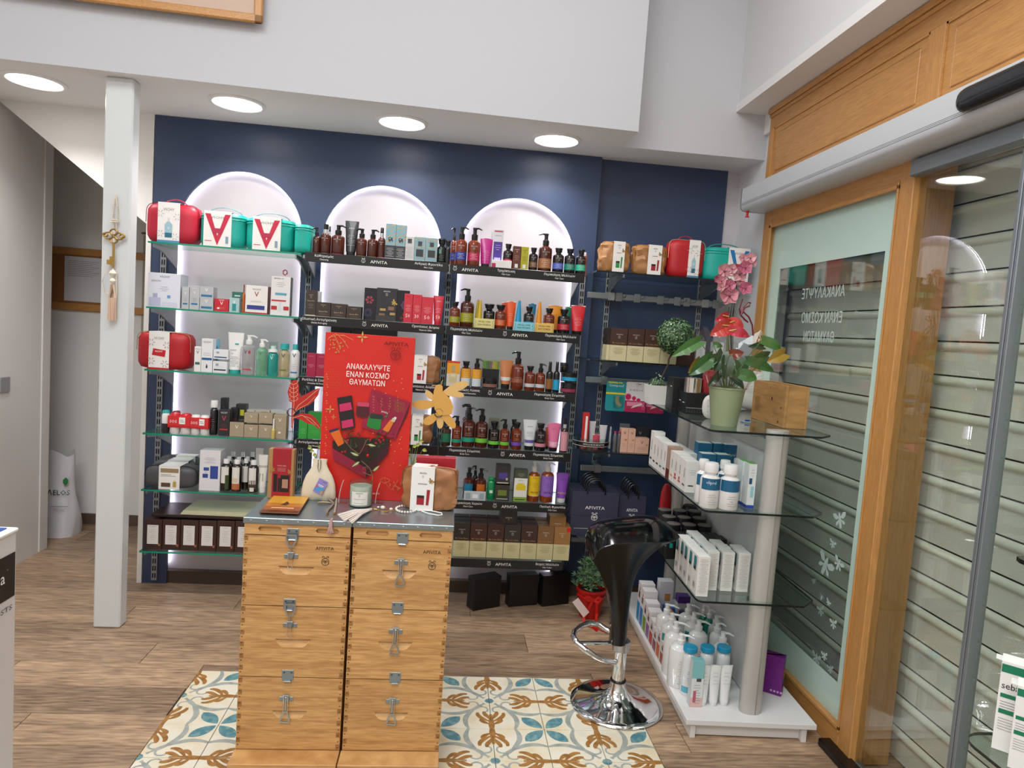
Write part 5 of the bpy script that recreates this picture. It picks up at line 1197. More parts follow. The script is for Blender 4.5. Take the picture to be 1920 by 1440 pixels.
row('M', SZ[2], 'lower shelf of the plain blue section', [
    ('box', 712, 804, 984, 'slim peach carton, left', D_(c='#d6a892', d=.04, txt=[('V', .76, .12, '#43302a', None)], patch=[(.05, .35, .5, .56, '#b0693c')], lines=[(.2, .4, 3, '#a27a68', .6)])),
    ('box', 806, 896, 990, 'slim peach carton, right', D_(c='#d6a892', d=.04, txt=[('V', .76, .12, '#43302a', None)], patch=[(.05, .35, .5, .56, '#c07a3c')], lines=[(.2, .4, 3, '#a27a68', .6)])),
    ('box', 892, 1074, 1108, 'broad peach carton', D_(c='#d6a892', d=.05, txt=[('V', .62, .2, '#43302a', None)], patch=[(.3, .42, .5, .6, '#c07a3c')], lines=[(.1, .45, 4, '#a27a68', .75)])),
    ('box', 905, 1075, 968, 'black carton behind the broad peach one', D_(c='#19191b', d=.05, txt=[('V', (-.2, .7), .13, '#8a8a8c', None)]), .08),
    ('box', 1080, 1130, 1000, 'second black carton further right', D_(c='#19191b', d=.05), .08),
    ('screw', 612, 660, 1020, 'grey tube bottle with pink top, left', D_(c='#5a585a', cap='#a8244a', capw=.8, hb=.93)),
    ('screw', 664, 712, 1022, 'grey tube bottle with pink top, right', D_(c='#5a585a', cap='#a8244a', capw=.8, hb=.93)),
    ('box', 690, 820, 922, 'clear grey acrylic stand behind', D_(c='#55585c', d=.01), .12),
])
q0, q1 = onY(*fp('M', 128, 1250), YF + .01), onY(*fp('M', 600, 1270), YF + .01)
tw = q1.x - q0.x; cxx = (q0.x + q1.x) / 2
t = thing('cosmetic_tray', 'round clear tray with black lettered band full of testers', 'tray', (cxx, YF + .01 + tw / 2, SZ[2] + .0004))
b = MB(); b.lathe([(tw / 2, 0), (tw / 2, .003)], mat('#232427', .3), 32); b.build('base', t)
b = MB(); b.lathe([(tw / 2, .003), (tw / 2, .062), (tw / 2 - .002, .062), (tw / 2 - .002, .003)], GLASS, 32); b.build('rim', t)
b = MB(); fc = cyl(tw / 2, .001); b.rect(-tw * .75, tw * .75, .024, .044, fc, BLK, 14)
b.stroke([(-tw * .75 + i * tw * 1.5 / 14, .045) for i in range(15)], .0015, cyl(tw / 2, .0016), PRW); b.stroke([(-tw * .75 + i * tw * 1.5 / 14, .0235) for i in range(15)], .0015, cyl(tw / 2, .0016), PRW)
b.text('WITH LOVE FROM NATURE', 0, .030, .008, cyl(tw / 2, .0018), PRW, width=tw * .6); b.build('band', t, smooth=False)
T0 = (cxx, YF + .01 + tw / 2)
for (x0, x1, yt, nm, c, lb, dy) in ((218, 298, 778, 'box', '#c0201c', 'tall red and white tester carton', .0), (300, 385, 890, 'tube', '#c9c6c6', 'white tester tube, left', .03), (430, 530, 940, 'tube', '#c9c6c6', 'white tester tube, right', .03), (562, 590, 960, 'screw', '#a9a6a6', 'slim grey tester stick', .05), (345, 440, 1060, 'tube', '#b8324a', 'pink tester tube', -.03)):
    dd = D_(c=c, d=.02, cap=c if nm == 'screw' else '#b8324a', ch=.1, capw=.8); 
    if nm == 'box': dd['patch'] = [(-.1, .25, .05, .9, '#e8e2de')]
    put(nm, 'M', x0, x1, yt, SZ[2] + .005, lb, 'in the round clear tray', dd, .04 + dy)
# hanging blister packs
def blister(x0, x1, y0, y1, label, col, kind):
    Y = 3.62 + (.03 if 'mostly' in label else 0); a = onY(*fp('M', (x0 + x1) / 2, y0), Y); b_ = onY(*fp('M', (x0 + x1) / 2, y1), Y); W = onY(*fp('M', x1, y0), Y).x - onY(*fp('M', x0, y0), Y).x; H = a.z - b_.z
    t = thing('blister_pack', label, 'pack', (a.x, Y, b_.z), .0)
    b = MB(); r = .012; P = []
    for (cx_, cz_, a0) in ((W / 2 - r, H - r, 0), (-W / 2 + r, H - r, 90), (-W / 2 + r, r, 180), (W / 2 - r, r, 270)):
        for k in range(5): an = math.radians(a0 + k * 22.5); P.append((cx_ + r * math.cos(an), cz_ + r * math.sin(an)))
    b.prism(P, -.001, .001, mat(col, .4)); b.build('card', t, smooth=False)
    f = flat(-.0014); g = MB()
    if kind == 1:
        g.text('Compeed', .0, H * .82, H * .085, f, PRW, width=W * .72); g.rect(-W * .42, W * .3, H * .93, H * .97, f, mat('#e0c81c', .4)); g.rect(-W * .5, W * .5, H * .56, H * .62, f, mat('#e0c81c', .4)); g.rect(-W * .14, W * .4, H * .1, H * .56, f, mat('#14888e', .3))
        g.pr([(-.0, H * .5), (W * .2, H * .52), (W * .16, H * .34), (W * .34, H * .2), (W * .22, H * .15), (W * .02, H * .26)], flat(-.0018), mat('#c99a7c', .5))
        bb = MB(); bb.blob(W * .5, .02, H * .42, GLASS, .3, .3, 16, 8, z=H * .1, cx=W * .13, cy=-.012); bb.build('bubble', t)
    else:
        g.rect(-W * .5, W * .5, 0, H * .38, f, mat('#a81f4c', .4)); g.rect(-W * .4, W * .42, H * .2, H * .34, f, mat('#d8809c', .4))
        for (u, v, r_) in ((-.36, .50, .13), (-.08, .46, .085), (.14, .40, .085), (.32, .28, .07), (.4, .15, .06)):
            g.pr([(W * u + W * r_ * 1.25 * math.cos(a), H * v + W * r_ * 1.3 * math.sin(a)) for a in [2 * math.pi * i / 14 for i in range(14)]], flat(-.0018), mat('#d8809c', .4))
            g.pr([(W * u + W * r_ * math.cos(a), H * v + W * r_ * math.sin(a)) for a in [2 * math.pi * i / 14 for i in range(14)]], flat(-.0022), mat('#b81c54', .3))
        g.pr([(-W * .2, H * .12), (-.1 * W, H * .2), (W * .3, H * .32), (W * .36, H * .26)], flat(-.0026), mat('#e0c8c4', .4)); g.text('PEDI', 0, H * .70, H * .06, f, GREYP, width=W * .6)
        g.pr([(-W * .06, H * .94), (W * .2, H * .92), (W * .24, H * .955), (W * .18, H * .94)], flat(-.0018), INK)
    g.build('print', t, smooth=False)
    b = MB(); b.tube([(0, .08, H - .012), (0, -.02, H - .012), (0, -.03, H - .004)], .002, CHROME, 6); b.build('hook', t)
blister(535, 790, 375, 760, 'turquoise heel plaster blister pack hanging on the middle crossbar', '#128c92', 1)
blister(785, 1055, 388, 775, 'white and crimson toe care pack hanging beside the turquoise one', '#d9d4d4', 2)
blister(1035, 1290, 395, 790, 'white and crimson toe care pack mostly hidden by the white planter', '#d9d4d4', 2)
# dark blue paper carriers
NV = mat('#33344a', .55)
def carrier(X, Y, W, H, z, label, n):
    t = thing('paper_carrier', label, 'bag', (X, Y, z))
    b = MB(); D = .02
    b.loft([[(-W / 2, 0, 0), (W / 2, 0, 0), (W / 2, D, 0), (-W / 2, D, 0)], [(-W / 2, 0, H), (W / 2, 0, H), (W / 2, D * .5, H), (-W / 2, D * .5, H)]], NV); b.build('bag_body', t, smooth=False)
    b = MB(); b.tube([(W * .19 * math.cos(a), -.004, H - .012 + .075 * max(0, math.sin(a)) ** .6) for a in [math.pi * i / 14 for i in range(15)]], .004, BLK, 6); b.build('handle', t)
    if n == 0:
        b = MB(); f = flat(-.0012); b.text('APIVITA', 0, H * .60, .018, f, PRW, width=W * .42); b.emblem(0, H * .42, .016, f, PRW, 18, True); b.stroke([(-W * .42, H * .16), (W * .1, H * .16)], .0015, f, PRW); b.stroke([(-W / 2, H * .46), (W / 2, H * .46)], .001, f, mat('#23243a', .6)); b.build('print', t, smooth=False)
zb = onY(*fp('O', 370, 985), 3.56).z
CB = [('O', 80, 685, 400), ('O', 690, 1035, 455)]
for gi, (f_, x0, x1, yt) in enumerate(CB):
    Y = 3.55 + .04 * gi
    a, b_ = onY(*fp(f_, x0, 600), Y), onY(*fp(f_, x1, 600), Y); tp = onY(*fp(f_, (x0 + x1) / 2, yt + 25), Y)
    for k in range(5):
        carrier((a.x + b_.x) / 2 - .004 * k, Y + .025 * k, b_.x - a.x, tp.z - zb + .005 * k, zb,
                ('front navy paper carrier with white logo, %s file' % ['left', 'right'][gi]) if k == 0 else '%s navy paper carrier behind the front one, %s file' % (['', 'second', 'third', 'fourth', 'fifth'][k], ['left', 'right'][gi]), k)
t = thing('rail_shelf', 'dark shelf plate under the navy paper carriers', 'shelf', (.74, 3.5, zb - .008)); MB().cbox(0, .44, 0, .30, 0, .0075, mat('#3a3c40', .4), .001).build('plate', t)
# ================================================================ BEEHIVES
HY, HT = 2.19, .857
ZINC = mat('#8f9ba0', .32, .75); ZINC2 = mat('#aab0b2', .25, .9); HIVED = woodmat('hive_end_grain', '#8a5a2c', '#a87a42', (6, 6, 6), .6, .06, 3, 3); BURN = mat('#3b2416', .7)
RECW = woodmat('hive_recess', '#b98850', '#dcb27a', (.9, .9, 7), .5, .05, 1.6, 5)
def facade(b, x0, x1, z0, z1, m, holes, y=0.):
    """front board with real recesses: holes = (xa, xb, top(x), bottom(x), depth_top, depth_bottom)"""
    x = x0
    for xa, xb, ft, fb, d0, d1 in sorted(holes):
        b.rect(x, xa, z0, z1, flat(y), m); n = 14
        for i in range(n):
            a, c = xa + (xb - xa) * i / n, xa + (xb - xa) * (i + 1) / n; ta, tc, ba, bc = ft(a), ft(c), fb(a), fb(c)
            b.add([(a, y, z0), (c, y, z0), (c, y, bc), (a, y, ba)], [(0, 1, 2, 3)], m); b.add([(a, y, ta), (c, y, tc), (c, y, z1), (a, y, z1)], [(0, 1, 2, 3)], m)
            b.add([(a, y + d1, ba), (c, y + d1, bc), (c, y + d0, tc), (a, y + d0, ta)], [(0, 1, 2, 3)], RECW)
            b.add([(a, y, ta), (a, y + d0, ta), (c, y + d0, tc), (c, y, tc)], [(0, 1, 2, 3)], RECW)
            if d1: b.add([(a, y, ba), (c, y, bc), (c, y + d1, bc), (a, y + d1, ba)], [(0, 1, 2, 3)], RECW)
        for q in (xa, xb): b.add([(q, y, fb(q)), (q, y + d1, fb(q)), (q, y + d0, ft(q)), (q, y, ft(q))], [(0, 1, 2, 3)], RECW)
        x = xb
    b.rect(x, x1, z0, z1, flat(y), m)
def latch_plate(t, x, z):
    b = MB(); b.cbox(x - .0185, x + .0185, -.002, -.0002, z, z + .034, ZINC, .0006)
    b.prism([(x - .010, z + .002), (x + .010, z + .002), (x + .012, z - .004), (x - .012, z - .004)], -.007, -.002, ZINC); b.tube([(x - .011, -.0075, z - .001), (x + .011, -.0075, z - .001)], .002, ZINC2, 6)
    for s in (-1, 1): b.lathe([(.003, 0), (.002, .0012)], mat('#5c5f60', .4, .8), 8, cx=0, cy=0) if False else b.prism([(x + s * .0115 + .003 * math.cos(a), z + .026 + .003 * math.sin(a)) for a in [math.pi * k / 4 for k in range(8)]], -.003, -.002, mat('#5c5f60', .4, .8))
    b.build('strike_plate', t)
def latch_lever(t, x, z, up):
    """z = centre of the ear plate; up: loop raised to the strike, else hanging"""
    b = MB(); b.cbox(x - .022, x + .022, -.0018, -.0002, z - .007, z + .007, ZINC, .0006); b.cbox(x - .008, x + .008, -.007, -.0018, z - .006, z + .016, ZINC, .0008)
    b.tube([(x - .010, -.008, z + .015), (x + .010, -.008, z + .015)], .0028, ZINC2, 8)
    if up:
        for s in (-1, 1): b.tube([(x + s * .0075, -.010, z + .015), (x + s * .0075, -.012, z - .025), (x + s * .005, -.012, z - .036), (x, -.012, z - .038)], .0012, CHROME, 6)
        b.tube([(x, -.009, z + .016), (x, -.009, z + .038)], .0022, ZINC2, 6)
        L_ = [(x, z + .036), (x - .006, z + .036), (x - .016, z + .058), (x - .015, z + .072), (x + .015, z + .072), (x + .016, z + .058), (x + .006, z + .036), (x, z + .036)]
    else:
        for s in (-1, 1): b.tube([(x + s * .0065, -.009, z + .013), (x + s * .0065, -.012, z - .038)], .0011, CHROME, 6)
        b.cbox(x - .0032, x + .0032, -.010, -.007, z - .036, z + .010, ZINC2, .0008)
        L_ = [(x, z - .038), (x - .005, z - .038), (x - .014, z - .062), (x - .015, z - .072), (x + .013, z - .074), (x + .013, z - .062), (x + .005, z - .038), (x, z - .038)]
    b.stroke(L_, .0052, flat(-.0115), ZINC2); b.stroke(L_, .0052, flat(-.0095), ZINC2); b.build('toggle_latch', t)
def hive(x0, x1, label, right):
    W = x1 - x0; t = thing('beehive', label, 'beehive', (x0, HY, 0)); D = .31
    zs = [(.092, .3335), (.3365, .570), (.573, .800)]
    for zi, (a, c) in enumerate(zs):
        b = MB(); b.box(0, W, .0001, D, a, c, HIVEW); zc = a + (c - a) * (.54 if zi < 2 else .57); xc = W * (.50 if not right else .48)
        top = lambda x, zc=zc: zc
        def bot(x, zc=zc, xc=xc): u = min(1, abs(x - xc) / .056); return zc - .027 * (1 - max(0, (u - .45) / .55) ** 2.2) - .0004
        b = MB(); b.inc = 0
        b.add([(0, 0, a), (W, 0, a), (W, D, a), (0, D, a), (0, 0, c), (W, 0, c), (W, D, c), (0, D, c)], [(0, 3, 2, 1), (4, 5, 6, 7), (1, 2, 6, 5), (2, 3, 7, 6), (3, 0, 4, 7)], HIVEW)
        facade(b, 0, W, a, c, HIVEW, [(xc - .056, xc + .056, top, bot, .011, .0)])
        o = b.weld().build('hive_box', t, smooth=False)
        n = 6; h = (c - a) / (2 * n); g0 = None
        for k in range(n):
            for s in (0, 1):
                za = a + h * (2 * k + s) + .002
                xx = (0.0005, .013) if s else (W - .013, W - .0005)
                if g0 is None:
                    g0 = MB().box(0, .0125, -.0006, .001, 0, h - .004, HIVED).build('finger_joint', o, (xx[0], 0, za), smooth=False)
                else:
                    q_ = g0.copy(); C.objects.link(q_); q_.parent = o; q_.location = (xx[0], 0, za)
        g = MB()
        for k in range(2 * n):
            for s in (0, 1):
                xx = .006 if s else W - .006; za = a + h * (k + .5) + (.004 if s else -.003)
                g.prism([(xx + .0022 * math.cos(q), za + .0016 * math.sin(q)) for q in [math.pi * j / 3 for j in range(6)]], -.0009, .0005, BURN)
        g.build('nail_hole', o, smooth=False, kind='stuff')
    # rim under the lid with two finger slots
    b = MB(); b.inc = 0; a, c = .803, .839
    b.add([(0, 0, a), (W, 0, a), (W, D, a), (0, D, a), (0, 0, c), (W, 0, c), (W, D, c), (0, D, c)], [(0, 3, 2, 1), (4, 5, 6, 7), (1, 2, 6, 5), (2, 3, 7, 6), (3, 0, 4, 7)], HIVEW)
    hl = []
    for cx in (.24 * W, .78 * W):
        def T(x, cx=cx): u = max(0, abs(x - cx) - .028); return .821 + math.sqrt(max(0, .0085 ** 2 - u * u))
        def B_(x, cx=cx): u = max(0, abs(x - cx) - .028); return .821 - math.sqrt(max(0, .0085 ** 2 - u * u))
        hl.append((cx - .0364, cx + .0364, T, B_, .012, .012))
    facade(b, 0, W, a, c, HIVEW, hl); b.weld().build('rim_box', t, smooth=False)
    b = MB(); b.cbox(-.004, W + .004, -.004, D + .004, .838, HT, ZINC, .002); l = b.build('zinc_lid', t)
    b = MB()
    for k in range(7): b.blob(.010, .004, .005, ZINC2, 1, 1, 8, 4, z=.846, cx=.02 + (W - .04) * k / 6, cy=-.004)
    b.build('rivet', l)
    b = MB(); b.cbox(-.004, W + .001, -.075, .004, .060, .088, HIVEW, .002); b.build('landing_board', t)
    b = MB(); b.box(.0, W, .004, D, .07, .0915, HIVEW); b.build('bottom_board', t)
    for s in (.01, W - .05): MB().cbox(s, s + .04, -.045, D - .02, 0, .0595, HIVEW, .002).build('foot', t)
    lx = {0: (549, 1005, 546, 1043, 543, 1128, 544, 1172, 540, 1258, 537, 1310), 1: (755, 1005, 752, 1055, 746, 1134, 742, 1184, 741, 1267, 736, 1315)}[int(right)]
    for i in (0, 4, 8):
        P = onY(lx[i], lx[i + 1], HY); Zs = (.792, .562, .326)[i // 4]; latch_plate(t, P.x - x0, Zs)
    for i in (2, 6, 10):
        P = onY(lx[i], lx[i + 1], HY); latch_lever(t, P.x - x0, P.z, (not right) and i < 10)
    # branded mark
    b = MB(); f = flat(-.0007); P = onY(*((609, 1029) if not right else (810, 1036)), HY); u = P.x - x0
    b.text('APIVITA', u, P.z - .004, .0105, f, BURN, width=.058, res=2); Q = onY(*((610, 1053) if not right else (810, 1061)), HY)
    b.emblem(Q.x - x0, Q.z - .001, .0115, f, BURN, 28, True); b.build('brand_mark', t, smooth=False)
    return t
hive(-.605, -.275, 'stacked pine beehive with zinc lid and closed latches, under the canvas pouch', False)
hive(-.266, .050, 'stacked pine beehive with zinc lid and hanging latches, under the kraft bag', True)
# ---- on the lids
RED = mat('#cb2015', .42)
P0, P1 = onY(607, 700, 2.47), onY(775, 700, 2.47); PB = HT; PT = onY(690, 628, 2.47).z; PWd = P1.x - P0.x; PH = PT - PB
t = thing('advertising_board', 'tall red advertising board with white Greek headline and gift box picture standing on the beehives', 'poster', (P0.x, 2.47, PB + .0005), .0)
bd = MB().cbox(0, PWd, 0, .018, 0, PH, RED, .0008).build('board', t)
def PM(x, y):
    X = x + .0256 * (y - 75); u = (X - 410) / 905; v = 1 - (y - 75 - .055 * (X - 410)) / 1600
    return u * PWd, v * PH
LV = [0.0]
def pq(pts, c, up=0):
    LV[0] -= .00003; y = -.0003 + LV[0]; bb.pr([PM(*p) for p in pts], flat(y), mat(c, .42)); return y
def ell(x, y, rx, ry, c, n=14): pq([(x + rx * math.cos(2 * math.pi * i / n), y + ry * math.sin(2 * math.pi * i / n)) for i in range(n)], c)
def ps(pts, wpx, c): LV[0] -= .00003; bb.stroke([PM(*p) for p in pts], wpx / 905 * PWd, flat(-.0003 + LV[0]), mat(c, .42))
bb = MB(); bb.inc = 4e-6
for i in range(9):
    for j in range(8):
        hx_, hy_ = 402 + i * 22 + (j % 2) * 11, 440 + j * 26
        if (hx_ - 490) ** 2 / 9000 + (hy_ - 545) ** 2 / 12000 < 1: ps([(hx_ + 12 * math.cos(math.pi / 3 * k + .52), hy_ + 13 * math.sin(math.pi / 3 * k + .52)) for k in range(7)], 2.2, '#dd4a2a')
for cx, cy, r in ((778, 120, 58), (475, 815, 44), (510, 890, 26), (922, 820, 22)):
    for k in range(4):
        a = math.pi / 2 * k + .05; pq([(cx, cy), (cx + r * .5 * math.cos(a - .35), cy + r * .5 * math.sin(a - .35)), (cx + r * math.cos(a), cy + r * math.sin(a)), (cx + r * .5 * math.cos(a + .35), cy + r * .5 * math.sin(a + .35))], '#c99a52')
for a0 in ((430, 150, 520, 90), (440, 130, 600, 105), (520, 100, 690, 150), (540, 110, 640, 225), (500, 110, 560, 240)): ps([(a0[0], a0[1]), ((a0[0] + a0[2]) / 2, (a0[1] + a0[3]) / 2 - 14), (a0[2], a0[3])], 4, '#c99a52')
for k in range(26): ell(490 + 40 * math.sin(k * 1.7) + (k % 3) * 38, 150 + (k * 29 % 130), 7, 8, '#b8863f', 6)
for k in range(70):
    a = k * 2.39; x_ = 1060 + 150 * math.sin(k * 1.31) if k % 3 else 430 + 40 * math.sin(k * 2.1); y_ = 480 + (k * 137) % 900
    if x_ < 1240 and not (640 < x_ < 1100 and y_ < 600) : pq([(x_, y_ - 8), (x_ + 9, y_), (x_, y_ + 3), (x_ - 6, y_ + 6)], '#cf9a4e')
LV[0] -= .0002
# pictured gift box
pq([(890, 620), (1285, 745), (1145, 1112), (790, 985)], '#96173a'); pq([(1285, 745), (1258, 860), (1138, 1112), (1145, 1090)], '#4a0f22'); pq([(900, 640), (1262, 752), (1240, 800), (1130, 1080)], '#8a1534')
for k in range(30): x_ = 900 + (k * 83) % 330; pq([(x_, 680 + (k * 47) % 160), (x_ + 8, 688 + (k * 47) % 160), (x_ + 2, 694 + (k * 47) % 160)], '#c9924e')
for i in range(6):
    for j in range(5): ps([(1125 + i * 19 + (j % 2) * 9 + 9 * math.cos(math.pi / 3 * q_ + .5), 735 + j * 20 + i * 4 + 9 * math.sin(math.pi / 3 * q_ + .5)) for q_ in range(7)], 1.8, '#b0673f')
u, v = PM(1025, 850); bb.text('APIVITA', u, v, .006, flat(LV[0] - .0004), PRW, width=.024, rot=-.28)
pq([(543, 705), (690, 678), (732, 992), (592, 1020)], '#1c1416'); pq([(566, 765), (682, 745), (698, 815), (576, 838)], '#c22a5c'); pq([(592, 928), (704, 905), (718, 978), (602, 1000)], '#c22a5c')
pq([(742, 770), (870, 782), (868, 880), (842, 896), (760, 886), (738, 872)], '#4a1420'); pq([(752, 742), (868, 750), (868, 790), (748, 782)], '#c2405c')
pq([(868, 880), (1000, 895), (990, 1000), (960, 1015), (880, 992), (848, 970)], '#1c7a30'); pq([(885, 850), (1010, 868), (1020, 915), (878, 900)], '#24302a'); pq([(1040, 868), (1060, 872), (1050, 892), (1030, 888)], '#1c7a30')
pq([(1085, 915), (1125, 935), (1070, 1042), (1012, 1012)], '#d9742a'); pq([(1112, 895), (1145, 912), (1128, 942), (1092, 925)], '#c9b49a'); pq([(1132, 885), (1152, 893), (1145, 912), (1118, 900)], '#ded8d2')
for k in range(60):
    a = k * 2.4; cx_, cy_ = 720 + 55 * math.sin(k * 1.9), 1080 + 60 * math.cos(k * 1.3); 
    if k % 2: cx_, cy_ = 1010 + 75 * math.sin(k * 1.1), 1110 + 60 * math.cos(k * 1.7)
    pq([(cx_, cy_), (cx_ + 46 * math.cos(a), cy_ + 46 * math.sin(a)), (cx_ + 46 * math.cos(a + .25), cy_ + 40 * math.sin(a + .25))], ('#2c3318', '#38421f', '#20200f')[k % 3])
pq([(508, 1120), (700, 1080), (860, 1090), (1085, 1100), (1085, 1140), (858, 1385), (510, 1185)], '#241a12')
for k in range(50):
    a = k * 2.4; cx_, cy_ = 560 + (k * 41) % 480, 1120 + 30 * math.cos(k * 1.3) + (40 if 700 < 560 + (k * 41) % 480 < 980 else 0)
    pq([(cx_, cy_), (cx_ + 40 * math.cos(a), cy_ + 30 * math.sin(a)), (cx_ + 40 * math.cos(a + .3), cy_ + 26 * math.sin(a + .3))], ('#39421f', '#4a5528', '#20200f')[k % 3])
for (x_, y_) in ((640, 1085), (665, 1110), (635, 1118), (655, 1135), (805, 1015), (800, 1035), (890, 1105), (905, 1090), (980, 1110), (1010, 1085), (995, 1130), (1025, 1110), (950, 1140), (610, 1225), (640, 1220), (870, 1030)): ell(x_, y_, 12, 12, '#a81420', 8)
pq([(510, 1185), (858, 1385), (858, 1480), (522, 1298)], '#8a1433'); pq([(858, 1385), (1087, 1130), (1072, 1245), (858, 1480)], '#3a0d1a')
pq([(480, 1030), (570, 992), (628, 1140), (570, 1172)], '#d9641c'); pq([(470, 1015), (570, 990), (574, 1010), (484, 1040)], '#2a2a4a'); pq([(780, 1145), (880, 1150), (875, 1240), (780, 1232)], '#3a0f18')
LV[0] -= .0006; yy = LV[0] - .0004
for s, x_, y_, w_ in (('ΑΝΑΚΑΛΥΨΤΕ', 850, 432, 440), ('ΕΝΑΝ ΚΟΣΜΟ', 848, 508, 430), ('ΘΑΥΜΑΤΩΝ', 843, 580, 358)):
    u, v = PM(x_, y_); bb.text(s, u, v, 52 / 1600 * PH, flat(yy), mat('#f2ece8', .4), width=w_ / 905 * PWd, res=2)
u, v = PM(1125, 202); bb.text('APIVITA', u, v, 38 / 1600 * PH, flat(yy), mat('#3a0d10', .4), width=252 / 905 * PWd, res=2); u, v = PM(1120, 290); bb.emblem(u, v, 50 / 905 * PWd, flat(yy), mat('#6e1014', .4), 28)
for q_ in (-1, 1): ps([(1120, 1600), (1120 + q_ * 40, 1560), (1120 + q_ * 70, 1490)], 4, '#b8643a')
for k in range(24): ell(1050 + 60 * math.sin(k), 1480 + (k * 31) % 90, 6, 7, '#b8643a', 6); ell(1180 + 40 * math.sin(k * 1.3), 1520 + (k * 31) % 80, 6, 7, '#b8643a', 6)
u, v = PM(900, 1640); bb.text('NATURAL BEAUTY', u, v, .006, flat(yy), PRW, width=.07)
bb.build('poster_print', bd, smooth=False)
# red berry twig in front of the board
TWG = mat('#7c6242', .5, .3); LFG = mat('#6e7f4c', .5); LFE = mat('#c9c490', .5)
def jp(x, y, Y): return onY(*fp('J', x, y), Y)
o = jp(1045, 600, 2.42); o.z = HT + .0006
t = thing('berry_twig', 'thin brown twig with striped leaves and one red berry before the red board', 'decoration', tuple(o))
L = lambda x, y, Y=2.43: tuple(jp(x, y, Y) - o)
b = MB(); b.tube([(0, 0, 0), L(1045, 520, 2.42), L(1050, 440), L(1020, 370), L(950, 310), L(930, 250), L(970, 180), L(990, 130), L(1010, 110)], .0016, TWG, 6)
b.tube([L(925, 245), L(860, 200), L(800, 130), L(770, 90)], .0012, TWG, 6); b.tube([L(1045, 440), L(1010, 430), L(960, 410), L(965, 370), L(1000, 360), L(1010, 385)], .0010, TWG, 6)
for a, c in (((990, 165), (1010, 160)), ((930, 245), (900, 245)), ((930, 320), (900, 330)), ((1035, 400), (1080, 380))): b.tube([L(*a), L(*c)], .001, TWG, 5)
b.build('stem', t)
def leaf3(b, A, B, wd, m, up=(0, -1, .25), bend=.15, n=7, heart=False, edge=None):
    A, B = Vector(A), Vector(B); ax = B - A; l = ax.length; sd = ax.cross(Vector(up))
    sd.normalize(); nn = sd.cross(ax).normalized(); vs = []
    for i in range(n + 1):
        u = i / n; wv = (math.sin(math.pi * min(1, u ** .75)) if not heart else (math.sin(math.pi * (u * .86 + .14)) ** .7) * (1 - u * .35)) * wd / 2
        if i == n: wv = .0002
        c = A + ax * u + nn * l * bend * math.sin(math.pi * u)
        for s in (-1, 0, 1): vs.append(c + sd * wv * s + nn * (abs(s) * wv * .35) - (ax * .16 * abs(s) * (1 - u) if heart else Vector((0, 0, 0))) * (1 if i < 2 else 0))
    fs = []
    for i in range(n):
        for s in (0, 1): fs.append((3 * i + s, 3 * i + s + 1, 3 * i + s + 4, 3 * i + s + 3))
    b.add(vs, fs, m); return b
for (a, c) in (((1010, 160), (1080, 175)), ((925, 262), (850, 230)), ((932, 315), (862, 362)), ((1055, 400), (1112, 350))):
    b = MB(); leaf3(b, L(*a), L(*c), .011, LFG, bend=.05); leaf3(b, L(*a, 2.4285), L(*c, 2.4285), .004, LFE, bend=.05); b.build('leaf', t)
b = MB(); q = Vector(L(1005, 262, 2.425)); b.blob(.011, .011, .013, mat('#b3161c', .2), 1, 1, 14, 8, z=q.z - .006, cx=q.x, cy=q.y); b.build('berry', t)
# gift boxes
q = onZ(*fp('J', 98, 643), HT); q1 = onZ(*fp('J', 418, 668), HT); Wg = .087; tz = onY(*fp('J', 130, 200), q.y).z
t = thing('gift_box', 'kraft gift box with red sleeve and picture of dark cosmetics, left of the red board', 'box', (q.x, q.y, HT + .0006), -.03)
H = tz - HT; KRA = mat('#a37c4c', .6); GR_ = mat('#9c1a26', .4)
MB().cbox(0, Wg, 0, .032, 0, H, KRA, .0008).build('carton', t)
b = MB(); b.box(.0145, .078, -.0008, .0328, -.0002, H + .001, GR_); s_ = b.build('sleeve', t, smooth=False)
b = MB(); f = flat(-.0012); b.text('CRYSTAL CLEAR', .046, H * .66, .0042, f, mat('#e2b2a8', .5), width=.031)
for k in range(4): b.rect(.032, .060, H * (.62 - k * .02), H * (.625 - k * .02), f, mat('#d08a84', .5))
for (a, c, z0, z1, col) in ((.020, .033, .14, .50, '#1a1416'), (.035, .044, .14, .42, '#241418'), (.044, .074, .14, .48, '#181214'), (.050, .070, .22, .40, '#a37c68')): b.rect(a, c, H * z0, H * z1, f, mat(col, .4)); f = flat(f(0, 0)[1] - .0001)
bee(b, .016, H * .58, .012, f, mat('#a37f3f', .4), 1.2); bee(b, .074, H * .55, .010, f, mat('#a37f3f', .4), -.5); b.build('print', s_, smooth=False)
q = onZ(*fp('J', 1840, 690), HT); xr = q.x; Yb = 2.45; a, c = onY(*fp('J', 1440, 400), Yb), onY(*fp('J', 1790, 400), Yb); H = onY(*fp('J', 1600, 280), Yb).z - HT
t = thing('gift_box', 'large crimson gift box with gold bee behind the kraft wash bag', 'box', (a.x, Yb, HT + .0006), 0)
b = MB(); b.cbox(0, c.x - a.x, 0, .04, 0, H * .87, GR_, .0008); b.build('carton', t); MB().cbox(-.001, c.x - a.x + .001, -.001, .041, H * .66, H, mat('#a31c2a', .4), .0008).build('lid', t)
b = MB(); bee(b, .066, H * .78, .012, flat(-.0016), mat('#c9a04a', .35, .5), -.9); b.text('CRYSTAL CLEAR', .05, H * .60, .004, flat(-.0006), mat('#e2b2a8', .5), width=.03)
for k in range(14): b.rect(.012 * (k % 7) + .004, .012 * (k % 7) + .0055, H * (.1 + .045 * ((k * 5) % 11)), H * (.1 + .045 * ((k * 5) % 11)) + .003, flat(-.0005), mat('#c9774a', .5))
b.build('print', t, smooth=False)
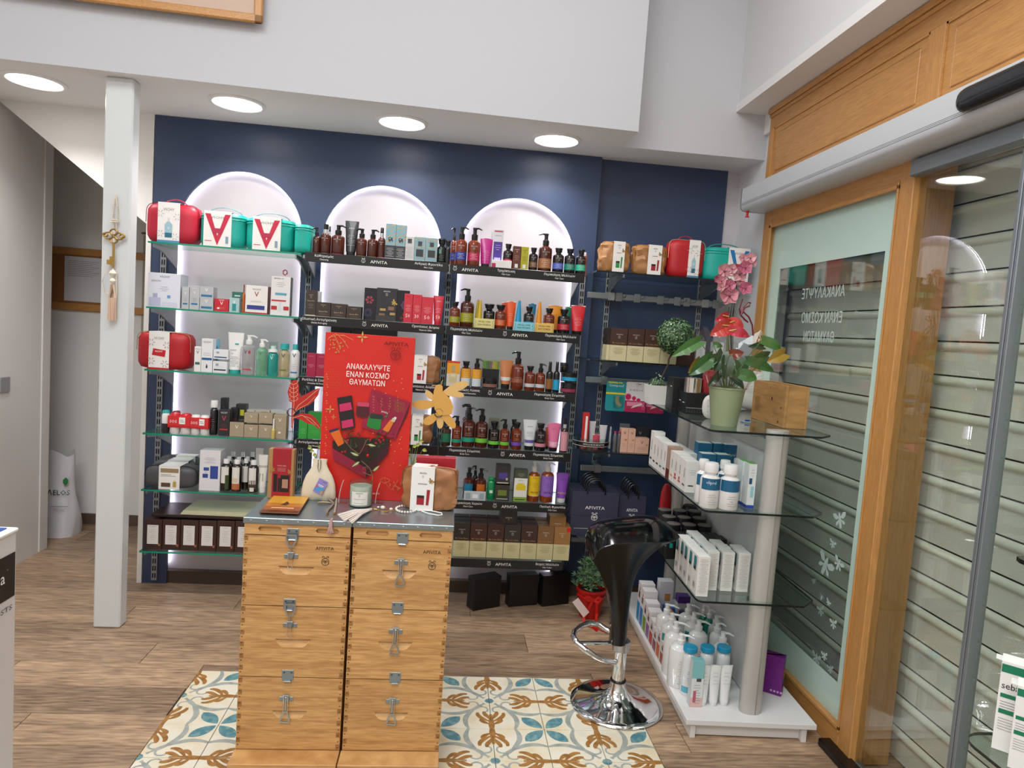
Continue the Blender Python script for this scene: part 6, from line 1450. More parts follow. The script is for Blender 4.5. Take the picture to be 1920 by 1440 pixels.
# canvas pouch with tag
q = onZ(*fp('J', 545, 660), HT); YP = q.y; a, c = onY(*fp('J', 415, 500), YP), onY(*fp('J', 715, 500), YP); H = onY(*fp('J', 560, 292), YP).z - HT
t = thing('canvas_pouch', 'cream canvas drawstring pouch with lilac tag on the left beehive', 'pouch', ((a.x + c.x) / 2, YP + .004, HT + .0005))
W = c.x - a.x; b = MB(); rings = []
for k in range(11):
    u = k / 10; wv = (1, 1.04, 1.03, 1.0, .96, .88, .78, .62, .48, .40, .46)[k]; dv = (.5, 1, 1.1, 1.1, 1.05, 1, .9, .7, .5, .4, .3)[k]
    rings.append([(W / 2 * wv * math.cos(q_) * (1 + .02 * math.sin(9 * q_)), .018 * dv * math.sin(q_) * (1 + .12 * math.sin(11 * q_)), H * u) for q_ in [2 * math.pi * i / 30 for i in range(30)]])
b.loft(rings, mat('#d5c8b0', .85)).build('pouch_body', t, ang=60)
b = MB(); b.tube([(-.004, -.012, H * .93), (-.003, -.02, H * .80), (.002, -.021, H * .70), (.006, -.02, H * .80), (.005, -.012, H * .95), (0, .0, H * 1.02), (-.006, -.01, H * .95)], .0012, BLK, 6); b.build('cord', t)
b = MB(); an = -.42; ca, sa = math.cos(an), math.sin(an); R2 = lambda x, z: (.010 + x * ca - z * sa, H * .36 + x * sa + z * ca)
b.prism([R2(x, z) for x, z in ((-.017, -.026), (.017, -.026), (.017, .026), (-.017, .026))], -.0236, -.0228, mat('#8f82c0', .4)); tg = b.build('hang_tag', t, smooth=False)
b = MB(); f = lambda u, v: (lambda p: (p[0], -.0240, p[1]))(R2(u, v)); b.rect(-.016, .016, -.018, -.002, f, mat('#4a96c4', .4)); b.rect(.008, .016, -.024, -.012, f, mat('#c98a5a', .4)); b.rect(-.016, -.008, -.008, .0, f, mat('#c25a86', .4)); b.text('APIVITA', .007, .018, .003, flat(0) if False else f, INK, width=.013)
b.rect(-.010, .010, .004, .006, f, PRW); b.rect(-.008, .008, .0, .0015, f, PRW); b.build('print', tg, smooth=False)
# magazines
for k in range(3):
    A, B, C_, E_ = [onZ(*fp('J', *p), HT + .004 * k + .001) for p in ((28, 770), (375, 785), (470, 640), (150, 628))]
    t = thing('leaflet', ['bottom', 'middle', 'top'][k] + ' orange sunset leaflet of the small pile on the left beehive', 'leaflet', (A.x, A.y, HT + .0006 + .0036 * k), 0)
    P = [tuple((v_ - A).xy) for v_ in (A, B, C_, E_)]; b = MB(); b.prismz([(x + .001 * k, y + .0008 * k) for x, y in P], 0, .0034, mat('#8a5b3e', .4)); b.build('pages', t, smooth=False)
    g = MB(); F4 = lambda u, v: tuple((Vector(P[0]) * (1 - u) * (1 - v) + Vector(P[1]) * u * (1 - v) + Vector(P[2]) * u * v + Vector(P[3]) * (1 - u) * v)) 
    f = lambda u, v: (F4(u, v)[0] + .001 * k, F4(u, v)[1] + .0008 * k, .0036)
    for (a_, c_, col) in ((0, .12, '#5e2c1a'), (.12, .35, '#96552a'), (.35, .55, '#b8742a'), (.55, 1, '#d09a33')): g.rect(.01, .99, a_, c_, f, mat(col, .3))
    f3 = lambda u, v: (lambda p: (p[0], p[1], .0038))(f(u, v))
    g.pr([(.38, .42), (.55, .40), (.60, .52), (.50, .66), (.44, .52)], f3, mat('#4a2a1c', .4)); g.rect(.2, .8, .22, .28, f3, mat('#d9a878', .4)); g.build('cover_print', t, smooth=False)
# candle in glass
q = onZ(*fp('J', 925, 738), HT); r = (onY(*fp('J', 1035, 600), q.y).x - onY(*fp('J', 822, 600), q.y).x) / 2; H = onY(*fp('J', 925, 492), q.y + r).z - HT
t = thing('candle', 'white candle in a clear glass with printed label in front of the red board', 'candle', (q.x, q.y + r, HT + .0006))
b = MB(); b.lathe([(r * .93, 0), (r, .003), (r, H), (r * .94, H), (r * .94, H * .86)], GLASS, 28); b.build('glass', t); b = MB(); b.lathe([(r * .9, .004), (r * .93, .006), (r * .93, H * .84), (0, H * .85)], mat('#dcd5c8', .4), 28); b.build('wax', t)
b = MB(); f = cyl(r, .0005); b.rect(-r * .72, r * .72, H * .12, H * .66, f, mat('#e4ded4', .5), 8); f = cyl(r, .001); b.text('APIVITA', 0, H * .58, .004, f, INK, width=r * .62); b.emblem(0, H * .5, .0028, f, INK, 10, False); b.rect(-r * .5, r * .5, H * .36, H * .375, f, GREYP, 4); b.rect(-r * .55, r * .4, H * .2, H * .21, f, GREYP, 4); b.build('label', t, smooth=False)
for (x, y0, y1, lb) in ((765, 490, 690, 'curved white strip standing left of the candle'), (1095, 515, 695, 'curved white strip standing right of the candle')):
    a = onZ(*fp('J', x - 25, y1), HT); Hs = onY(*fp('J', x, y0), a.y).z - HT
    t = thing('curved_strip', lb, 'stand', (a.x, a.y, HT + .0006)); b = MB()
    P = [(.012 * (k / 8) ** 2, Hs * k / 8) for k in range(9)]
    b.loft([[(x_, 0, z), (x_ + .0012, 0, z), (x_ + .0012, .02, z), (x_, .02, z)] for x_, z in P], mat('#e6dcda', .3, alpha=1)); b.build('strip', t)
    MB().cbox(-.012, .03, 0, .02, 0, .0012, GLASS, .0003).build('foot_plate', t)
# kraft wash bag
q = onZ(*fp('J', 1560, 765), HT); a, c = onY(*fp('J', 1312, 560), q.y), onY(*fp('J', 1815, 560), q.y); H = onY(*fp('J', 1560, 362), q.y + .03).z - HT
t = thing('wash_bag', 'crumpled kraft paper wash bag with cream card sleeve on the beehive', 'bag', ((a.x + c.x) / 2, q.y + .04, HT + .0006), -.12)
W = c.x - a.x; f_softbag(t, W, H, D_(c='#a06c44', d=.06, cr=.011, e1=.28, e2=.5, zip='#8a5c3c', sl=(-.32, .10, 'red')), 'bag')
b = MB(); b.cbox(W * .42, W * .52, -.02, -.016, H * .18, H * .30, mat('#a8744c', .6), .001); b.build('side_tab', t)
# pearl chain with white tassel
o = onZ(*fp('J', 1050, 745), HT)
t = thing('pearl_chain', 'white pearl worry beads with big white tassel lying over the beehive lids', 'beads', (o.x, o.y, HT + .0006))
def zl(x, y, h=0.): p = onZ(*fp('J', x, y), HT + h); return (p.x - o.x, p.y - o.y, h)
PRL = mat('#e6ddd2', .18, coat=.5); b = MB()
for i in range(22):
    a = 2 * math.pi * i / 22; x, y, _ = zl(1352 + 92 * math.cos(a), 752 + 30 * math.sin(a)); b.blob(.0085, .0085, .0085, PRL, 1, 1, 10, 6, z=0, cx=x, cy=y)
for x_, y_, s in ((1140, 745, .013), (1215, 755, .0095), (1100, 735, .007)): x, y, _ = zl(x_, y_); b.blob(s * 1.3, s, s, PRL, 1, 1, 10, 6, z=0, cx=x, cy=y)
b.build('pearl', t, kind='stuff')
b = MB(); b.tube([zl(1450, 755, .003), zl(1500, 755, .003), zl(1580, 760, .003), (zl(1670, 778, .003)), zl(1675, 795, .003), zl(1640, 800, .003), zl(1560, 785, .003), zl(1490, 762, .003)], .0022, mat('#e9e4de', .6), 6); b.build('cord_loop', t)
b = MB(); b.tube([zl(1060, 742, .004), zl(1090, 745, .004), zl(1130, 762, .004), zl(1180, 762, .004), zl(1250, 752, .004)], .0016, mat('#c9a04a', .3, .9), 6)
for x_ in (1072, 1170, 1235, 1460): x, y, _ = zl(x_, 750); b.blob(.006, .006, .006, mat('#c9a04a', .3, .9), 1, 1, 8, 5, z=0, cx=x, cy=y)
b.build('gold_link', t)
b = MB(); A = Vector(zl(1040, 745, .006))
for k in range(26):
    e = Vector(zl(735 + k * 5.2, 792 + (k % 13) * 4 + k * 1.2, .003 + .003 * (k % 3))); 
    b.tube([A + Vector((0, 0, .002 * math.sin(k))), A * .5 + e * .5 + Vector((0, .004 * math.cos(k), .006)), e], [.0014, .0022, .0018], mat('#ddd2c8', .75), 5)
b.build('tassel', t); MB().tube([A, A + (Vector(zl(1000, 752, .006)) - A)], .0045, mat('#c9b48a', .5), 8).build('binding', t)
# rope key fob with rose tassel
o = onZ(*fp('J', 690, 760), HT)
t = thing('rope_fob', 'taupe knotted rope fob with rose tassel hanging over the left beehive front', 'key fob', (o.x, o.y, HT + .0006))
def zo(x, y, h=.004): p = onZ(*fp('J', x, y), HT + h); return (p.x - o.x, p.y - o.y, h)
b = MB(); b.tube([zo(570, 650), zo(620, 655), zo(660, 640, .008), zo(650, 610, .012), zo(690, 605, .014), zo(715, 640, .008), zo(690, 660, .004), zo(650, 650, .010), zo(700, 690), zo(680, 720), zo(645, 755), zo(640, 775)], .0036, mat('#8e7a6c', .8), 7)
b.tube([zo(725, 650, .006), zo(720, 700), zo(712, 745), zo(706, 780)], .0034, mat('#a89486', .8), 7); b.build('rope', t)
b = MB(); b.blob(.008, .008, .008, mat('#c9a04a', .3, .9), 1, 1, 8, 5, z=.001, cx=zo(706, 782)[0], cy=zo(706, 782)[1]); b.tube([zo(640, 775, .003), zo(655, 790, .003), zo(640, 800, .003), zo(630, 785, .003)], .0012, mat('#c9a04a', .3, .9), 5); b.build('gold_bead', t)
Ft = HY - o.y; b = MB()
for k in range(16):
    dx = (k - 7.5) * .0006; x0_ = zo(700, 800)[0]; z1 = onY(*fp('J', 690, 965), HY - .012).z - HT; zt_ = onY(*fp('J', 700, 830), HY - .010).z - HT
    b.tube([(x0_ + dx * .3, Ft + .012, .004), (x0_ + dx * .5, Ft - .007, .002), (x0_ + dx, Ft - .0125 - .001 * (k % 3), -.02), (x0_ + dx * 2.2, Ft - .0125 - .002 * (k % 3), z1 + .001 * (k % 4))], [.0012, .002, .002, .0018], mat('#b08c86', .8), 5)
b.build('tassel', t)
q = onZ(*fp('J', 620, 695), HT); t = thing('dried_leaf', 'dry tan paper leaf beside the rope fob', 'leaf', (q.x, q.y, HT + .002)); b = MB(); leaf3(b, (-.028, .0, 0), (.028, .002, 0), .02, mat('#a08d72', .7), up=(0, 0, 1), bend=.03); b.build('leaf_blade', t)
# ornaments on wires behind the board
def plate(t, nm, pts, f, Y, m, y0=-.0015, y1=.0015, o=None):
    P = [onY(*fp(f, *p), Y) for p in pts]; b = MB(); b.prism([(p.x - o.x, p.z - o.z) for p in P], y0, y1, m); return b.build(nm, t, smooth=False)
def petal(cx, cy, L_, W_, ang, n=10):
    ca, sa = math.cos(ang), math.sin(ang); P = []
    for i in range(2 * n): a = 2 * math.pi * i / (2 * n); x = L_ * (math.cos(a) + 1) / 2; y = W_ / 2 * math.sin(a) * (.75 + .25 * math.cos(a + .6)); P.append((cx + x * ca - y * sa, cy + x * sa + y * ca))
    return P
YO = 2.505; o = onY(*fp('I', 88, 1290), YO); o.z = HT
t = thing('botanical_ornament', 'red laser cut flower ornament with cream lines on a black wire stand', 'ornament', (o.x, YO, HT + .0006))
ORD_ = mat('#b3211c', .4); CRM = mat('#dcc79a', .5); b = MB()
def ip(x, y): p = onY(*fp('I', x, y), YO); return (p.x - o.x, 0, p.z - HT)
b = MB(); top_ = ip(88, 925); b.tube([(0, 0, 0), (0, 0, top_[2])], .0013, BLK, 6); rr = abs(ip(130, 870)[0] - ip(90, 870)[0]); c_ = ip(90, 870)
b.tube([(c_[0] + rr * math.cos(a), -.004, c_[2] + rr * math.sin(a)) for a in [2 * math.pi * i / 18 for i in range(18)]], .0014, BLK, 6, closed=True); b.tube([(-.025, .0, .0015), (.025, 0, .0015)], .0015, BLK, 6); b.tube([(.0, -.025, .0015), (.0, .02, .0015)], .0015, BLK, 6); b.build('wire_stand', t)
LN = lambda pts, w_: g.stroke([(ip(*p)[0], ip(*p)[2]) for p in pts], w_, flat(-.0036), CRM)
b = MB(); yf_ = lambda P: [(ip(*p)[0], ip(*p)[2]) for p in P]
b.prism(yf_([(100, 555), (135, 545), (155, 570), (165, 620), (160, 665), (178, 700), (165, 745), (140, 765), (125, 800), (95, 770), (68, 760), (62, 715), (50, 670), (60, 640), (68, 600)]), -.003, 0, ORD_)
b.prism(yf_([(95, 770), (125, 800), (125, 870), (100, 1030), (88, 1020), (88, 940)]), -.003, 0, ORD_); b.prism(yf_([(120, 860), (130, 780), (190, 710), (270, 670), (345, 632), (372, 632), (355, 700), (310, 760), (260, 800), (190, 830)]), -.0035, -.0005, ORD_)
b.prism(yf_([(100, 920), (180, 880), (280, 890), (330, 930), (370, 985), (385, 1040), (350, 1030), (300, 990), (250, 985), (190, 945)]), -.0034, -.0004, ORD_); b.build('plate', t, smooth=False)
g = MB(); LN([(95, 1010), (105, 900), (115, 780), (110, 600)], .001)
for k in range(5): yk = 760 - k * 42; LN([(112, yk), (140, yk - 10), (155, yk - 28), (145, yk - 40)], .0012); LN([(110, yk), (85, yk - 8), (70, yk - 26), (82, yk - 36)], .0012)
LN([(105, 890), (160, 800), (240, 740), (320, 670), (362, 640)], .0012); LN([(105, 890), (170, 830), (250, 790), (330, 710)], .0009); LN([(100, 930), (190, 900), (280, 930), (340, 990), (375, 1030)], .0012); LN([(210, 905), (280, 965), (330, 1000)], .0009); g.build('line_inlay', t, smooth=False)
o = onY(*fp('I', 1560, 1300), YO); t = thing('bee_ornament', 'yellow and frosted bee shaped ornament on a black wire stand', 'ornament', (o.x, YO, HT + .0006))
b = MB(); c_ = ip(1560, 875); top_ = ip(1560, 915); b.tube([(0, 0, 0), (c_[0], 0, top_[2])], .0013, BLK, 6); rr = abs(ip(1602, 870)[0] - c_[0])
b.tube([(c_[0] + rr * math.cos(a), -.006, c_[2] + rr * math.sin(a)) for a in [2 * math.pi * i / 18 for i in range(18)]], .0016, BLK, 6, closed=True); b.tube([(-.025, 0, .0015), (.025, 0, .0015)], .0015, BLK, 6); b.tube([(.0, -.008, .0015), (.0, .02, .0015)], .0015, BLK, 6); b.build('wire_stand', t)
BEE = mat('#d09c4a', .35, coat=.3); BEE2 = mat('#d6ae6a', .35, coat=.3)
for i, (cx, cy, L_, W_, an, m_) in enumerate(((1580, 700, 300, 110, -.42, BEE2), (1600, 680, 215, 80, .12, BEE2), (1555, 780, 260, 120, 3.1, BEE), (1540, 760, 150, 80, 3.9, BEE2), (1560, 880, 180, 110, 2.55, BEE), (1560, 850, 240, 110, .82, BEE), (1560, 840, 195, 90, 1.5, BEE2))):
    b = MB(); b.prism(yf_(petal(cx, cy, L_, W_, an)), -.0024 - .0012 * (i % 3), .0 - .0012 * (i % 3), m_); b.build('wing', t, smooth=False)
b = MB(); b.prism(yf_([(1530, 600), (1570, 590), (1600, 610), (1600, 660), (1680, 740), (1705, 820), (1690, 890), (1620, 900), (1560, 900), (1520, 840), (1505, 760), (1510, 660)]), -.0072, -.0048, BEE)
b.tube([(p[0], -.006, p[1]) for p in yf_([(1545, 610), (1520, 600), (1490, 605)])], .0014, BEE, 5); b.tube([(p[0], -.006, p[1]) for p in yf_([(1585, 600), (1590, 565), (1605, 548)])], .0014, BEE, 5); b.build('body', t, smooth=False)
# eucalyptus sprigs behind the board
for (bx, by, lst, lb) in ((545, 300, ((500, 190, 45), (560, 185, 50), (520, 215, 50), (545, 250, 36)), 'small green sprig left of the red board'), (1400, 360, ((1470, 130, 60), (1500, 205, 60), (1410, 180, 50), (1390, 210, 40), (1430, 300, 36), (1395, 270, 44), (1440, 170, 50)), 'green leafy sprig right of the red board')):
    o = onZ(*fp('J', bx, 585), HT); o.y = 2.492; p0 = onY(*fp('J', bx, by), o.y); t = thing('green_sprig', lb, 'plant', (p0.x, o.y, HT + .0006)); b = MB()
    b.lathe([(.006, 0), (.007, p0.z - HT - .01), (.007, p0.z - HT)], mat('#c8cfcb', .2), 12); b.build('stem_holder', t)
    for (x, y, s) in lst:
        q = onY(*fp('J', x, y), o.y); e = (q.x - p0.x, 0, q.z - HT); st = (0, 0, p0.z - HT - .004); b = MB(); b.tube([st, ((e[0]) * .6, 0, (st[2] + e[2]) / 2), e], .0009, mat('#6d7a3a', .6), 5); b.build('stem', t)
        b = MB(); leaf3(b, e, (e[0] + (.016 if x > bx else -.014), -.003, e[2] + .006 * math.sin(x)), .013, mat('#8f9a3e', .5), bend=.1); b.build('leaf', t)
# ================================================================ GONDOLA
GA = -.044
g = thing('display_gondola', 'white floor display with grey post and glass shelves beside the glass door', 'display stand', (1.0055, 2.42, 0), GA)
WL = mat('#dedcdb', .35)
# local frame: x across, y to the back
b = MB(); b.cbox(-.022, .485, 0, 1.28, .058, .078, WL, .001); b.build('base_top', g)
b = MB(); b.cbox(.0, .02, .012, 1.27, 0, .0578, WL, .001); b.build('plinth_board', g); b = MB(); b.cbox(.435, .455, .012, 1.27, 0, .0578, WL, .001); b.build('plinth_board', g)
b = MB(); b.cbox(.0205, .4345, .03, .046, .004, .0578, WL, .001); b.build('plinth_front', g)
PG = mat('#b9b6b1', .4, .25)
for yy_ in (.085, 1.235):
    b = MB()
    P = [(-.047, .0), (-.045, -.012), (-.038, -.022), (-.026, -.030), (-.012, -.034), (.006, -.035), (.007, -.029), (.012, -.029), (.013, -.034), (.028, -.029), (.039, -.021), (.045, -.012), (.047, .0), (.042, .018), (0, .026), (-.042, .018)]
    b.loft([[(.254 + .9 * x, yy_ + y, .0785) for x, y in P], [(.256 + .9 * x, yy_ + y, 1.193) for x, y in P]], PG); b.build('post', g, ang=40)
b = MB(); b.cbox(.272, .288, .125, 1.200, .09, 1.09, mat('#d4d2d2', .4), .001); b.build('back_panel', g)
b = MB(); b.cbox(.264, .294, .125, 1.200, 1.0905, 1.13, PG, .001); b.build('top_rail', g)
GS = [1.184, .88, .5315]
for i, z in enumerate(GS):
    b = MB(); x0 = -.02 + (.008 if i == 2 else 0)
    out = [(x0 + .018, .03), (.40, .03), (.47, .10), (.47, .88), (.32, 1.02), (.20, 1.02), (x0 + .01, .95), (x0, .93), (x0, .06), (x0 + .005, .04)]
    b.prismz(out, z - .008, z, GLASS, EDGED); b.build('glass_shelf', g, smooth=False)
    for q in (.12, .99): MB().cbox(.17, .28, q, q + .012, z - .026, z - .0085, STEEL, .002).build('shelf_bracket', g)
def GL(x, y): c, s = math.cos(GA), math.sin(GA); return (1.0055 + x * c - y * s, 2.42 + x * s + y * c)
def gput(kind, f, x0, x1, yt, yb, z, desc, where, d=None, rz=GA):
    d = d or {}; m_ = fp(f, (x0 + x1) / 2, yb); P = onZ(m_[0], m_[1], z); Y = P.y
    ym = (fp(f, 0, yt)[1] + m_[1]) / 2; XA = onY(fp(f, x0, 0)[0], ym, Y).x; XB = onY(fp(f, x1, 0)[0], ym, Y).x; W = (XB - XA) * (.90 if kind == 'pump' else .97)
    rd = kind in ('pump', 'flip', 'spray', 'screw', 'foam', 'wide', 'jar', 'tube')
    Yc = Y + (W / 2 if rd else 0); Hh = onY(fp(f, (x0 + x1) / 2, 0)[0], fp(f, 0, yt)[1], Yc).z - z
    n, cat = d.get('name', NM[kind]); t = thing(n, '', cat, ((XA + XB) / 2, Yc, z + .0005), rz + d.get('rz', 0))
    if kind in ('pump', 'flip', 'spray', 'screw', 'foam', 'wide'): f_bottle(t, W, Hh, d, kind)
    else: FN[kind](t, W, Hh, d, kind)
    reg(t, desc, where); return t
def wput(kind, x, y, z, W, H, desc, where, d=None, rz=GA):
    """stand something at gondola place x, y (front left corner)"""
    d = d or {}; X, Y = GL(x + W / 2, y); n, cat = d.get('name', NM[kind]); t = thing(n, '', cat, (X, Y, z + .0005), rz)
    if kind in ('pump', 'flip', 'spray', 'screw', 'foam', 'wide'): f_bottle(t, W, H, d, kind)
    else: FN[kind](t, W, H, d, kind)
    reg(t, desc, where); return t
# --- shelf two
w2 = 'on the upper gondola shelf'
hs = [.17, .150, .148, .146, .15, .145, .135, .135, .132, .130]
cs = ['#dddad6', '#dedbd8', '#dcd9d4', '#d9d5d0', '#dedbd8', '#a58676', '#dcd8d2', '#dcd8d2', '#dedbd8', '#dedbd8']
ds = ['tall white medicine carton at the far end', 'white medicine carton with black dash', 'white medicine carton with black dash', 'white medicine carton with teal dash', 'white medicine carton', 'dusty brown medicine carton', 'white medicine carton with yellow tab', 'white medicine carton with red mark', 'white medicine carton with orange mark', 'white medicine carton nearest the jars']
for i in range(10):
    y = .865 - i * .0615; d = D_(c=cs[i], d=.058, lines=[(.55, .75, 3, '#9c9894', .6)], patch=[(-.3, .1, .2, .24, '#4a4644')])
    wput('box', -.010, y, GS[1], .056, hs[i], ds[i], w2, d)
    t = ITEMS[-1][0]; b = MB(); fs_ = lambda u, v: (-.0285, u, v); c2 = ['#3a3a3a', '#3a3a3a', '#3a3a3a', '#2a7f78', '#6a6a6a', '#c98a4a', '#d9a23a', '#b3402a', '#c9602a', '#6a6a6a'][i]
    b.rect(.012, .046, hs[i] * .18, hs[i] * .24, fs_, mat(c2, .5)); b.rect(.020, .030, hs[i] * .45, hs[i] * .75, fs_, GREYP)
    if i == 5: b.rect(.002, .056, 0.001, hs[i] * .3, fs_, mat('#5a1f14', .5))
    if i in (7, 8): b.rect(.02, .04, hs[i] * .26, hs[i] * .36, fs_, mat(c2, .5))
    b.build('side_print', t, smooth=False)
for i in range(5): wput('box', .058, .80 - i * .064, GS[1], .056, .125, 'white medicine carton in the second file', w2, D_(c='#d9d6d2', d=.058, lines=[(.55, .8, 3, '#9c9894', .6)]))
BLU = '#155a7e'
def blue(): return D_(c=BLU, d=.055, top='#d9dcde', txt=[('oliprel', .72, .08, '#c9dbe4', .6)], patch=[(.0, .4, .3, .5, '#8fc0d4')])
for i, (x0, x1, yt, yb) in enumerate(((600, 752, 345, 760), (762, 888, 352, 770), (878, 1030, 365, 790))): gput('box', 'P', x0, x1, yt, yb, GS[1], 'petrol blue carton in the rear row', w2, blue())
for i, (x0, x1, yt, yb) in enumerate(((640, 795, 462, 885), (800, 940, 470, 895))): gput('box', 'P', x0, x1, yt, yb, GS[1], 'petrol blue carton in the front row', w2, blue())
def wj(n): return D_(jug=1, c='#dfdcda', cap='#e3e0de', hb=.74, bands=[(.56, .90, BLU)] , txt=[('oliprel', (-.1, .74), .10, '#d3e0e6', .5)] if n else [], lines=[(.1, .45, 5, '#8c8a88', .45)], name=('white_jar', 'bottle'))
for (x0, x1, yt, yb, n, lb) in ((615, 760, 512, 985, 1, 'white plastic jar with blue label, rear left'), (845, 990, 522, 975, 0, 'white plastic jar with blue label, rear middle'), (985, 1085, 505, 905, 0, 'white plastic jar with blue label, rear right'), (675, 885, 548, 1045, 1, 'front left white plastic jar with blue label'), (882, 1095, 570, 1065, 0, 'front right white plastic jar with blue label')): gput('wide', 'P', x0, x1, yt, yb, GS[1], lb, w2, wj(n))
for k, (x0, x1, yt, yb) in enumerate(((1075, 1140, 540, 1000), (1142, 1222, 566, 1040))): gput('box', 'P', x0, x1, yt, yb, GS[1], ['white and blue carton with green top, rear', 'white and blue carton with green top, front'][k], w2, D_(c='#d9dcdc', d=.06, top='#5fa04a', segs=[(0, .08, '#1c3f9a'), (.08, 1, '#d9dcdc')], patch=[(-.4, .0, .55, .68, '#1c4a6a'), (-.1, .3, .25, .5, '#8fc4cc')], lines=[(.7, .9, 3, '#8c9a9a', .5)]))
# --- shelf three
w3 = 'on the middle gondola shelf'
base = gput('box', 'Q', 962, 1113, 552, 1040, GS[2], 'white lotion carton', w3, D_(c='#e0deda', d=.056, lines=[(.08, .95, 22, '#a5a29e', .8)]))
b = MB(); Wb = .052; fs_ = lambda u, v: (-.0272, u, v); b.rect(.018, .042, .11, .15, fs_, mat('#2c7a80', .5)); b.rect(.018, .042, .098, .11, fs_, mat('#1c2c34', .5)); b.rect(.02, .035, .03, .05, fs_, GREYP); b.build('side_print', base, smooth=False)
bx, by = base.location.x, base.location.y
c_, s_ = math.cos(GA), math.sin(GA)
for ci, rws in enumerate(((1, 2, 3, 4), (1, 2, 3, 4, 5), (1, 2, 3), (1, 2))):
    for r_ in rws:
        o = copy_tree(base); dx, dy = ci * .062 + .003 * math.sin(r_ * 3 + ci), r_ * .0585 + (.012 if ci else 0)
        o.location = (bx + dx * c_ - dy * s_, by + dx * s_ + dy * c_, GS[2] + .0005); reg(o, 'white lotion carton', w3)
ITM = [q for q in ITEMS if q[1] == 'white lotion carton']
for q in ITM: q[0]['group'] = 'white lotion cartons on the middle gondola shelf'
BK = '#141416'
for i in range(4):
    for j in range(2): wput('box', .035 + i * .052, .42 + j * .075 + .006 * i, GS[2], .048, .12 - .01 * j, 'glossy black carton behind the white ones', w3, D_(c=BK, d=.07, lines=[(.8, .9, 1, '#9a9a9a', .4)]))
wput('box', -.006, .50, GS[2], .035, .105, 'slim black carton with turquoise bird, first', w3, D_(c=BK, d=.05, patch=[(-.2, .2, .5, .7, '#1c9a94')])); wput('box', -.006, .56, GS[2], .035, .11, 'slim black carton with turquoise bird, second', w3, D_(c=BK, d=.05, patch=[(-.2, .2, .5, .7, '#1c9a94')]))
for t in [ITEMS[-1][0], ITEMS[-2][0]]:
    b = MB(); fs_ = lambda u, v: (-.018, u, v); b.rect(.015, .035, .05, .08, fs_, mat('#1c9a94', .4)); b.build('side_print', t, smooth=False)
for i in range(3):
    for j in range(3):
        t = wput('jar', .03 + i * .074, .66 + j * .08, GS[2], .066, .12 + .012 * j, 'black candle tumbler with open rim', w3, D_(name=('candle_tumbler', 'candle'), c='#17171a', cap='#202024')); b = MB(); b.lathe([(.030, 0), (.033, .0015), (.030, .003)], mat('#6a6460', .4), 20, z=.12 + .012 * j); b.build('rim', t)
        b = MB(); b.rect(-.02, -.004, .05, .09, cyl(.033, .001), mat(['#1c8a74', '#a81f30', '#c9c4c0'][(i + j) % 3], .4)); b.build('label', t, smooth=False)
wput('bag', .19, .60, GS[2], .08, .10, 'glossy black round case', w3, D_(c='#121214', d=.1, e1=.6, e2=.7)); wput('bag', .185, .93, GS[2], .08, .15, 'tall black round case at the far end', w3, D_(c='#121214', d=.1, e1=.5, e2=.7)); wput('bag', .08, .98, GS[2], .06, .24, 'red glossy pouch standing at the far end', w3, D_(c='#a3141a', d=.04, e1=.8, e2=.8))
# --- bottom tray
w4 = 'on the gondola base'; Z = .078
CB_ = [('#2a8ac4', 'white carton with blue side'), ('#2f7fc0', 'white carton with blue and green side'), ('#6f9a3a', 'white carton with green side'), ('#8a5aa0', 'white carton with purple side'), ('#b83a3a', 'white carton with red side'), ('#8c4a5a', 'white carton with maroon side'), ('#c9602a', 'white carton with orange side'), ('#a34a2a', 'white carton with rust side')]
HB = [.20, .19, .155, .14, .12, .105, .13, .105]
for i, (c_l, lb) in enumerate(CB_):
    y = .86 - i * .066; t = wput('box', -.008, y, Z, .07 - .003 * i if i < 5 else .032, HB[i], lb, w4, D_(c='#dcd9da', d=.06, lines=[(.6, .85, 2, '#7a7678', .6)], patch=[(-.3, .3, .3, .5, c_l)]))
    b = MB(); W_ = (.07 - .003 * i if i < 5 else .032) / 2 + .0006; fs_ = lambda u, v: (-W_, u, v); b.rect(.004, .056, .004, HB[i] * .5, fs_, mat(c_l, .4)); b.rect(.012, .04, HB[i] * .62, HB[i] * .78, fs_, mat('#6a5a5e', .5)); b.rect(.02, .03, HB[i] * .8, HB[i] * .88, fs_, mat('#b8303a', .5)); b.build('side_print', t, smooth=False)
for (x, y, W_, H_, c_l, lb, tx) in ((.085, .86, .07, .22, '#d6d4da', 'tall white carton with ochre bird', ''), (.165, .80, .06, .17, '#4a2a7a', 'violet carton lettered in dark', 'CRUN'), (.165, .72, .07, .11, '#232a52', 'midnight blue carton', ''), (.095, .77, .05, .12, '#1c5aa0', 'royal blue carton', ''), (.085, .70, .03, .13, '#c06a2a', 'narrow orange carton', '')):
    d = D_(c=c_l, d=.055)
    if tx: d['segs'] = [(0, .35, '#4a2a7a'), (.35, .8, '#c9c6cc'), (.8, 1, '#4a2a7a')]; d['txt'] = [(tx, .5, .14, '#3a3a3e', .8)]
    if 'bird' in lb: d['patch'] = [(-.1, .3, .55, .72, '#c98a3a'), (-.4, .2, 0, .2, '#3a4a9a')]
    wput('box', x, y, Z, W_, H_, lb, w4, d)
def wp(**k):
    d = D_(c='#dddcda', cap='#e6e5e3', hb=.80, lines=[(.15, .6, 8, '#a09e9c', .4)], dir=.35); d.update(k); return d
TE = '#238a84'
